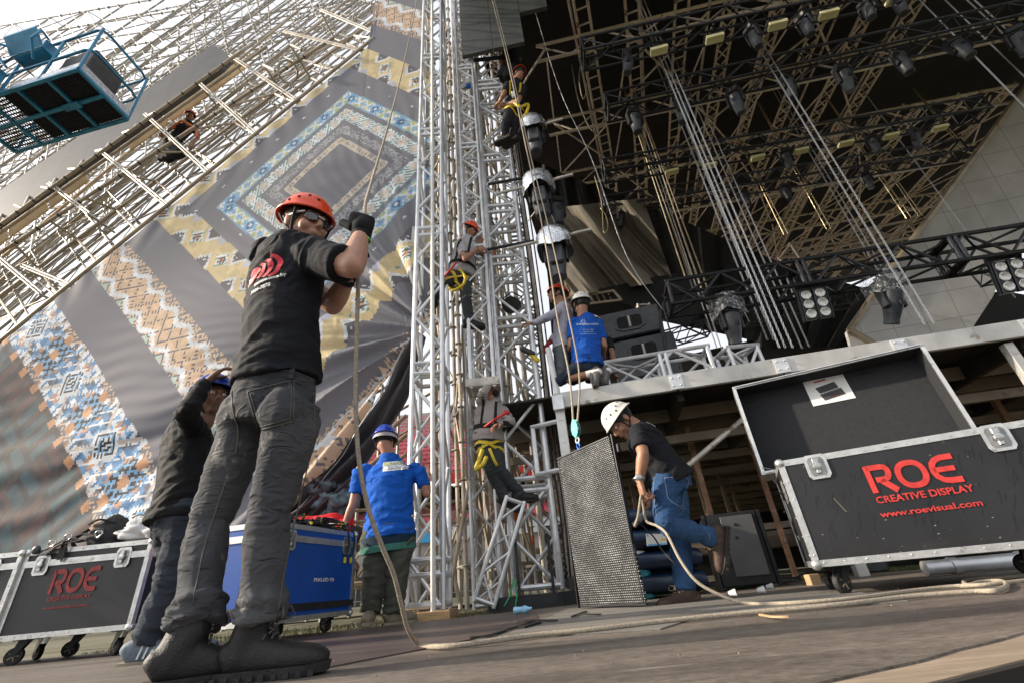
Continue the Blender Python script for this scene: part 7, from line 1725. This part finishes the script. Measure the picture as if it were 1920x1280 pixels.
# ============================================================ HANGING LED PANEL
pa, pb_ = V(.265, 3.60, .015), V(.600, 3.10, .03); pe = (pb_-pa); pw = V(pe.x, pe.y, 0).length; pe = V(pe.x, pe.y, 0).normalized(); pn = V(-pe.y, pe.x, 0); 
if pn.y < 0: pn = -pn
lm_ = bpy.data.materials.new('led_mesh'); lm_.use_nodes = True; t = lm_.node_tree; N = t.nodes; Lk = t.links; B = N['Principled BSDF']; B.inputs['Roughness'].default_value = .75; B.inputs['Specular IOR Level'].default_value = .25
uv = N.new('ShaderNodeUVMap'); br = N.new('ShaderNodeTexBrick'); br.inputs['Scale'].default_value = 1; br.offset = .5; br.inputs['Brick Width'].default_value = .0175; br.inputs['Row Height'].default_value = .0130; br.inputs['Mortar Size'].default_value = .0040; br.inputs['Mortar Smooth'].default_value = .15
br.inputs['Color1'].default_value = (.44, .46, .46, 1); br.inputs['Color2'].default_value = (.20, .21, .22, 1); br.inputs['Mortar'].default_value = (.010, .010, .011, 1); Lk.new(uv.outputs[0], br.inputs['Vector'])
nz = N.new('ShaderNodeTexNoise'); nz.inputs['Scale'].default_value = 5; nz.inputs['Detail'].default_value = 6; Lk.new(uv.outputs[0], nz.inputs['Vector']); rp = N.new('ShaderNodeValToRGB'); rp.color_ramp.elements[0].position = .4; rp.color_ramp.elements[1].position = .7; rp.color_ramp.elements[0].color = (.55, .55, .55, 1); rp.color_ramp.elements[1].color = (1.25, 1.25, 1.25, 1); Lk.new(nz.outputs[0], rp.inputs[0])
mx = N.new('ShaderNodeMixRGB'); mx.blend_type = 'MULTIPLY'; mx.inputs[0].default_value = 1; Lk.new(br.outputs['Color'], mx.inputs[1]); Lk.new(rp.outputs[0], mx.inputs[2]); Lk.new(mx.outputs[0], B.inputs['Base Color'])
bp = N.new('ShaderNodeBump'); bp.inputs['Strength'].default_value = .6; bp.inputs['Distance'].default_value = .004; Lk.new(br.outputs['Fac'], bp.inputs['Height']); bp.invert = True; Lk.new(bp.outputs[0], B.inputs['Normal'])
LP = thing('led_panel', 'perforated black and white LED video panel hoisted on a rope beside the bending man', 'LED panel', tuple((pa+pb_)/2))
ph = .995
mb = MB(); F = lambda a, b, c: pa+pe*(a+.045*(1-c/ph))+pn*b+V(0, 0, c)+V(0, 0, .03*a)
mb.prism([F(0, 0, 0), F(pw, 0, 0), F(pw, 0, ph), F(0, 0, ph)][::-1], pn*.012); o = mb.build('led_face', lm_, LP)
uvl = o.data.uv_layers.new(name='UVMap'); org = world_loc(LP)
for lp in o.data.loops: v = o.data.vertices[lp.vertex_index].co+org-pa; uvl.data[lp.index].uv = (v.dot(pe), v.z)
mb = MB(); th = .008
for a in (-.004, pw+.004): mb.box(F(a, .008, ph/2), th, .022, ph+.01, (pe, pn, up_z))
for c in (-.006, ph+.006): mb.box(F(pw/2, .008, c), pw, .022, th, (pe, pn, up_z))
mb.build('panel_frame', M['black_steel'], LP)
mb = MB()
for a in (.02, pw-.02): mb.box(F(a, .030, ph/2), .02, .02, ph-.05, (pe, pn, up_z))
for c in (.15, .5, .85): mb.box(F(pw/2, .030, c), pw-.06, .02, .03, (pe, pn, up_z))
mb.build('rear_stiffener', M['black_steel'], LP)
mb = MB(); mb.box(F(pw+.03, .03, .90), .04, .03, .06, (pe, pn, up_z), .005); mb.build('side_latch', M['black_plastic'], LP)
# pulley block, shackle and the two falls of rope above
pt = F(pw*.42, .02, ph+.01)
mb = MB(); ring = [pt+V(0, 0, .035)+pe*(.016*math.cos(k*.45))+V(0, 0, .028*math.sin(k*.45)) for k in range(14)]; mb.path(ring, .006, 6, closed=True)
bs_ = mat('blue_shackle', (.02, .12, .45), .3, .6); o = mb.build('shackle', bs_, smooth=180); tag(recenter(o), 'blue anodised shackle between the LED panel and the rope block', 'shackle')
pk = pt+V(0, 0, .075); PB = thing('pulley_block', 'small green pulley block with a white ring above the LED panel', 'pulley', tuple(pk))
mb = MB(); mb.path([pk+pe*(.020*math.cos(k*.4))+V(0, 0, .020*math.sin(k*.4)) for k in range(16)], .006, 6, closed=True); mb.build('ring', M['white_paint'], PB, 180)
gm = mat('green_block', (.05, .34, .30), .4, .2, var=.15, vs=30)
for s_ in (-1, 1):
    prof = [(-.004, 0), (-.028, .03), (-.034, .065), (-.028, .095), (-.010, .13), (.010, .13), (.028, .095), (.034, .065), (.028, .03), (.004, 0)]
    MB().prism([pk+V(0, 0, .02)+pe*(x*1.15)+V(0, 0, z*1.1)+pn*(.011*s_) for x, z in prof], pn*(.004*s_)).build('cheek_plate', gm, PB)
mb = MB(); mb.lathe(pk+V(0, 0, .09)-pn*.009, [(.018, 0), (.024, 0), (.020, .009), (.024, .018), (.018, .018)], pn, 18); mb.lathe(pk+V(0, 0, .09)-pn*.019, [(.006, 0), (.006, .038)], pn, 8); mb.build('sheave', M['chain_steel'], PB, 40)
def rope(name, lab, pts, r, res=10, cat='rope', m=None):
    o = MB().path(cat_rom(pts, res), r, 8).build(name, m or M['rope'], smooth=180); return tag(o, lab, cat)
top = pk+V(0, 0, .11)
rope('rope', 'pale hoisting rope rising from the left side of the pulley', [top-pe*.022, P(1067, 700, 3.6), P(1046, 600, 3.75), P(1030, 500, 3.9), P(1012, 400, 4.05), P(985, 270, 4.25), P(955, 130, 4.4), P(918, -20, 4.55), P(905, -80, 4.6)], .0085)
rope('rope', 'second pale hoisting rope on the right side of the pulley', [top+pe*.022, P(1086, 700, 3.6), P(1068, 600, 3.75), P(1046, 500, 3.9), P(1022, 400, 4.05), P(990, 272, 4.25), P(959, 130, 4.4), P(922, -20, 4.55), P(909, -80, 4.6)], .0080)
# ============================================================ THE MAIN ROPE
hp1 = RM_W+V(.022, .03, .045)
def GZ(x, y, z=.010): return PZ(x, y, z)
rope('rope', 'thick pale rope through the gloved hands, down to the floor and off right', [P(790, -60, 4.6), P(778, 20, 4.3), P(755, 130, 3.6), P(728, 235, 2.7), P(700, 330, 1.95), P(684, 392, 1.52), hp1, P(674, 470, 1.42), P(671, 560, 1.45), P(668, 650, 1.47), P(667, 760, 1.50), P(673, 860, 1.54), P(690, 950, 1.60), P(715, 1020, 1.66), P(738, 1075, 1.72), P(752, 1130, 1.78), P(766, 1180, 1.86),
      GZ(788, 1207, .012), GZ(830, 1211, .012), GZ(900, 1204, .012), GZ(1000, 1190, .012), GZ(1120, 1178, .012), GZ(1250, 1163, .012), GZ(1400, 1148, .012), GZ(1560, 1134, .012), GZ(1700, 1118, .012), GZ(1820, 1108, .012), GZ(1868, 1106, .012), GZ(1888, 1096, .012), GZ(1875, 1088, .012), GZ(1840, 1090, .012), GZ(1815, 1096, .012), GZ(1808, 1088, .012), GZ(1830, 1084, .012), GZ(1900, 1080, .012), GZ(1990, 1070, .012)], .0085, 12)
hb_ = j11.Q['wrL']+V(-.01, -.02, -.085)
rope('rope', 'rope tail from the bending man down and along the floor under the case', [P(1190, 985, 3.05), P(1196, 968, 3.0), hb_, P(1206, 945, 2.98), P(1212, 975, 3.0), P(1232, 985, 2.95), P(1250, 1000, 2.85), P(1275, 1048, 2.75), P(1305, 1088, 2.68), P(1345, 1112, 2.62), GZ(1395, 1129, .012), GZ(1470, 1130, .012), GZ(1600, 1120, .012), GZ(1720, 1105, .012), GZ(1790, 1098, .012), GZ(1850, 1095, .012), GZ(1940, 1085, .012)], .0080, 12)
rope('hooked_line', 'thin dark cord with metal hooks from the LED panel to the bending man', [P(1195, 975, 3.2), P(1225, 1005, 3.15), P(1240, 1028, 3.1), P(1262, 1052, 3.05), P(1275, 1062, 3.05)], .005, 8, 'cord', M['cable'])
mb = MB(); p, q = P(1188, 985, 3.5), P(1215, 955, 3.45); mb.tube(p, q, .018, 10); tag(recenter(mb.build('silver_tube', M['aluminium'], smooth=40)), 'short silver tube resting on the dark blue bale by his hand', 'tube')
# ============================================================ THINGS UNDER THE STAGE
dbl = mat('dark_blue_pvc', (.006, .018, .045), .35, 0, var=.3, vs=4, bump=.12, bs=12)
T = thing('blue_bale', 'dark blue plastic-wrapped stack with a white label behind the bending man', 'wrapped stack', tuple(P(1235, 1100, 4.3)))
for k, (w_, dx) in enumerate(((.62, 0), (.60, .01), (.58, -.01), (.5, -.03))):
    c = P(1240, 1090, 4.3); c = V(c.x+dx, 4.35, .10+k*.165); mb = MB()
    mb.loft([(c-V(w_/2, 0, 0), .07, .28, up_z, .6), (c-V(w_/2-.05, 0, 0), .082, .30, up_z, .6), (c+V(w_/2-.05, 0, 0), .082, .30, up_z, .6), (c+V(w_/2, 0, 0), .07, .28, up_z, .6)], 20); mb.build('wrapped_layer', dbl, T, 60)
yb = 4.035; mb = MB(); q4 = [P(x, y, yb) for x, y in ((1211, 1000), (1248, 1000), (1251, 1020), (1213, 1023))]; mb.prism(q4, V(0, -.003, 0)); lb_ = mb.build('label', M['white_paint'], T)
mb = MB(); c4 = lambda s_, t_: q4[0].lerp(q4[1], s_).lerp(q4[3].lerp(q4[2], s_), t_)-V(0, .0045, 0)
mb.face([c4(.03, .86), c4(.97, .86), c4(.97, .98), c4(.03, .98)]); mb.face([c4(.02, .05), c4(.12, .05), c4(.12, .22), c4(.02, .22)]); mb.build('label_band', adb, lb_)
mb = MB(); mb.face([c4(.72, .4), c4(.95, .4), c4(.95, .6), c4(.72, .6)]); mb.build('label_flash', M['yellow'], lb_)
T = thing('water_cooler', 'teal water cooler jug with a white lid standing behind the LED panel', 'cooler jug', tuple(PZ(1208, 1112, 0)))
c = V(*world_loc(T)); c.z = 0; c = P(1199, 1105, 4.2); c.z = 0
mb = MB(); mb.lathe(c, [(.10, 0), (.115, .01), (.12, .20), (.118, .27)], up_z, 22); mb.build('jug', mat('teal_plastic', (.01, .22, .28), .35, 0, var=.1), T, 40); mb = MB(); mb.lathe(c+V(0, 0, .272), [(.125, 0), (.125, .04), (.11, .07), (.06, .085)], up_z, 22); mb.build('lid', M['white_paint'], T, 40)
mb = MB(); mb.box(c+V(0, -.125, .05), .03, .04, .03, bev=.005); mb.build('tap', M['white_paint'], T)
T = thing('equipment_cabinet', 'black metal equipment cabinet with a grey door standing under the stage edge', 'cabinet', tuple(P(1395, 1095, 4.4)))
c = P(1395, 1085, 4.45); c.z = .30; axc = (V(.97, -.22, 0), V(.22, .97, 0), up_z)
MB().box(c, .42, .45, .56, axc, .01).build('cabinet_body', M['black_steel'], T); MB().box(c-axc[1]*.232+axc[0]*.04+V(0, 0, .02), .26, .012, .46, axc, .003).build('door', mat('cabinet_door', (.12, .12, .125), .45, .4, var=.1, vs=6), T)
mb = MB(); mb.box(c-axc[1]*.245+V(.02, 0, .18), .025, .01, .018, axc); mb.box(c-axc[1]*.245+V(.0, 0, .08), .02, .01, .015, axc)
for s_ in (-1, 1): mb.box(c+axc[0]*(.225*s_)-axc[1]*.22+V(0, 0, -.04), .025, .03, .64, axc)
mb.build('frame_rail', M['black_steel'], T)
for (a_, b_, w_, h_, lb, m_) in ((2.9, 1.1, .30, .34, 'dark equipment rack low under the stage behind the cabinet', 'black_steel'), (.85, 2.6, .5, .4, 'dark box deep under the stage', 'grey_plastic')):
    o = MB().box(S(a_, b_, h_/2), w_, .4, h_, (E1, E2, up_z), .012).build('equipment_rack', M[m_]); tag(recenter(o), lb, 'rack')
# cables over the grass, many of them
rr_ = random.Random(21); n_c = 0
for (x0, x1, y0, y1, n, lb) in ((1180, 1500, 1082, 1112, 9, 'black cable snaking over the grass under the stage edge'), (870, 1090, 1112, 1140, 6, 'black cable lying on the grass at the foot of the towers')):
    for k in range(n):
        pts = []; m_ = 6; yb = y0+(y1-y0)*k/n
        for q in range(m_+1):
            x = x0+(x1-x0)*q/m_; y = yb+rr_.uniform(-4, 4)-(x-x0)*.03; g_ = PZ(x, max(y, 1108-.1*(x-960)), -.02); pts.append(V(g_.x, min(g_.y, 8), -.02+rr_.uniform(0, .02)))
        o = MB().path(cat_rom(pts, 7), rr_.choice((.011, .014, .018)), 6).build('ground_cable', M['cable'], smooth=180); tag(o, lb, 'cable', 'black cables over the grass')
mb = MB(); 
for dx in (0, 7): mb.path(cat_rom([P(962+dx, 1085, 4.9), P(960+dx, 1100, 4.85), P(955+dx*2, 1118, 4.8), P(945+dx*3, 1136, 4.75)], 8), .007, 5)
tag(mb.build('green_cord', M['green'], smooth=180), 'green cord tied to the base of the right tower', 'cord')
bot = mat('bottle_plastic', (.25, .5, .7), .1, 0, var=.2, vs=20)
c = PZ(975, 1143, .03); mb = MB(); mb.lathe(c-V(.04, 0, 0), [(.02, 0), (.024, .01), (.018, .05), (.024, .08), (.009, .11), (.009, .125)], V(1, -.25, .05), 12); tag(recenter(mb.build('plastic_bottle', bot, smooth=60)), 'crushed blue plastic bottle on the grass at the foot of the right tower', 'bottle')
cup = mat('cup_plastic', (.6, .62, .62), .3, 0)
for x, y, lb in ((1437, 1100, 'white plastic cup lying on the grass left of the open case'), (1420, 1106, 'second white cup, crushed, left of the open case'), (1366, 1112, 'small white cup behind the raised boot')):
    c = PZ(x, y, .03); mb = MB(); mb.lathe(c, [(.013, 0), (.019, .042), (.020, .043)], V(.8, -.4, .1), 14); tag(recenter(mb.build('plastic_cup', cup, smooth=60)), lb, 'cup', 'white cups on the grass')
p, q = PZ(1755, 1062, .06), PZ(1872, 1050, .06); p = V(2.55, 3.45, .05); q = V(3.15, 3.35, .05)
mb = MB(); mb.tube(p, q, .045, 14); mb.tube(p.lerp(q, .25), p.lerp(q, .32), .052, 14); mb.tube(q-(q-p)*.1, q, .052, 14); tag(recenter(mb.build('metal_pipe', M['aluminium'], smooth=40)), 'thick grey metal pipe lying behind the open case wheels', 'pipe')
c = PZ(1624, 1078, .0); c = V(2.05, 3.9, .02); mb = MB(); mb.box(c, .09, .06, .10, (V(.97, .2, 0), V(-.2, .97, 0), up_z), .004); tag(recenter(mb.build('timber_offcut', M['wood_new'])), 'small pale timber offcut standing under the open case', 'offcut')
# black straps and splinters on the floor
def flat_strip(pts, w, z=.008, th=.006):
    mb = MB(); q = [PZ(x, y, z) for x, y in pts]; q = cat_rom(q, 5); rows = []
    for i, p in enumerate(q):
        d = (q[min(i+1, len(q)-1)]-q[max(i-1, 0)]); d = V(d.x, d.y, 0).normalized(); x = V(-d.y, d.x, 0); ww_ = w*(.7+.3*math.sin(i*1.7)); rows.append([p-x*ww_, p+x*ww_, p+x*ww_+V(0, 0, th), p-x*ww_+V(0, 0, th)])
    return mb.grid(rows, True, True)
for pts, w, lb in ((((968, 1164), (1000, 1163), (1044, 1163)), .018, 'black strap end lying flat on the worn floor'), (((978, 1176), (995, 1171), (1012, 1166)), .022, 'short black strap in front of the flat one'), (((1073, 1156), (1085, 1151), (1100, 1146)), .010, 'thin black tie at the foot of the LED panel'), (((1082, 1153), (1105, 1152), (1127, 1152)), .006, 'thin straight black strip by the LED panel foot'), (((880, 1196), (915, 1192), (950, 1180), (972, 1175)), .016, 'long torn black strip at the edge of the dark board')):
    tag(recenter(flat_strip(pts, w).build('floor_strap', M['black_rubber'])), lb, 'strap')
tag(recenter(flat_strip(((1425, 1153), (1450, 1157), (1480, 1157)), .006).build('wood_splinter', M['wood_new'])), 'thin pale wood splinter on the floor', 'splinter')
rr_ = random.Random(2); mb = MB()
for k in range(90):
    x, y = rr_.uniform(-.9, 2.2), rr_.uniform(1.1, 3.4); s_ = rr_.uniform(.001, .003); mb.box((x, y, .006), s_*2, s_, .003, (V(math.cos(k), math.sin(k), 0), V(-math.sin(k), math.cos(k), 0), up_z))
o = mb.build('floor_crumbs', M['tan_cloth']); tag(o, 'scattered pale crumbs and chips over the floor covering', 'crumbs', None, 'stuff')
# grass tufts at the edge of the platform
gm = mat('grass_blades', (.05, .075, .02), .8, 0, vs=3, col2=(.16, .14, .06)); mb = MB()
for k in range(9000):
    x = rr_.uniform(-4, 5); y0 = 4.0 if x < -1.5 else 3.95+(x+1.5)*.33; y = y0+abs(rr_.gauss(0, .8)); h = rr_.uniform(.015, .045); a = rr_.uniform(0, 6.28); p = V(x, y, -.035); d = V(math.cos(a)*.005, math.sin(a)*.005, 0)
    mb.face([p-d, p+d, p+V(rr_.uniform(-.015, .015), rr_.uniform(-.015, .015), h)])
o = mb.build('grass', gm); tag(o, 'short dry grass growing beyond the platform edge', 'grass', None, 'stuff')
# ---------------------------------------------------------------- odds and ends on the towers
def par_lamp(c, lb):
    T = thing('par_lamp', lb, 'lamp', tuple(c)); mb = MB(); mb.lathe(c, [(.05, .09), (.10, .07), (.115, 0), (.115, -.10), (.12, -.11)], V(.3, .8, .5), 18); mb.build('housing', M['black_plastic'], T, 40)
    mb = MB(); mb.path([c+V(-.13, 0, 0), c+V(-.13, 0, .12), c+V(0, 0, .22), c+V(.13, 0, .12), c+V(.13, 0, 0)], .010, 6); mb.build('yoke', M['black_steel'], T, 60)
par_lamp(P(962, 572, 5.3), 'black lamp hanging inside the right tower beside the kneeling man'); 
c = P(990, 660, 4.9); T = thing('cordless_drill', 'black and yellow cordless drill hanging on the right tower', 'drill', tuple(c)); mb = MB(); mb.limb(c+V(-.06, 0, .05), .035, c+V(.05, 0, -.03), .04, 12); mb.build('motor', M['black_plastic'], T, 60); mb = MB(); mb.limb(c+V(.02, 0, -.02), .028, c+V(.10, 0, -.12), .03, 10); mb.build('grip', M['yellow'], T, 60)
c = P(878, 162, 4.8); mb = MB(); mb.box(c, .09, .06, .10, bev=.015); tag(recenter(mb.build('blue_clamp', bs_)), 'small blue clamp high on the middle truss', 'clamp')
for i, (x, y0, y1, Y) in enumerate(((873, 610, 900, 5.4), (957, 520, 790, 5.6))):
    p, q = P(x-2, y0, Y), P(x+4, y1, Y); o = link('hoist_chain', CH_[0]); o.location = (q.x, q.y, p.z); o.scale = (.9, .9, (p.z-q.z)/9.5); tag(o, ['rusty hand chain hanging beside the scaffold standards', 'hand chain hanging inside the right tower'][i], 'chain', 'hoist chains hanging over the stage')
# blue-sleeved elbow at the right edge of the stage
MBx = MB(); MBx.limb(P(1946, 550, 4.15), .07, P(1936, 590, 4.1), .06, 14); MBx.limb(P(1936, 590, 4.1), .06, P(1950, 605, 4.1), .05, 12)
f = Fig('person in blue sleeves mostly outside the right edge, standing on the stage edge', S(5.3, .1, DECK), 'brown'); f.body = MBx; f.body.limb(P(1946, 550, 4.15), .08, P(1995, 525, 4.15), .12, 12); me = remesh(f.body, 'body', .012); place(me, 'body', B2, f.T)
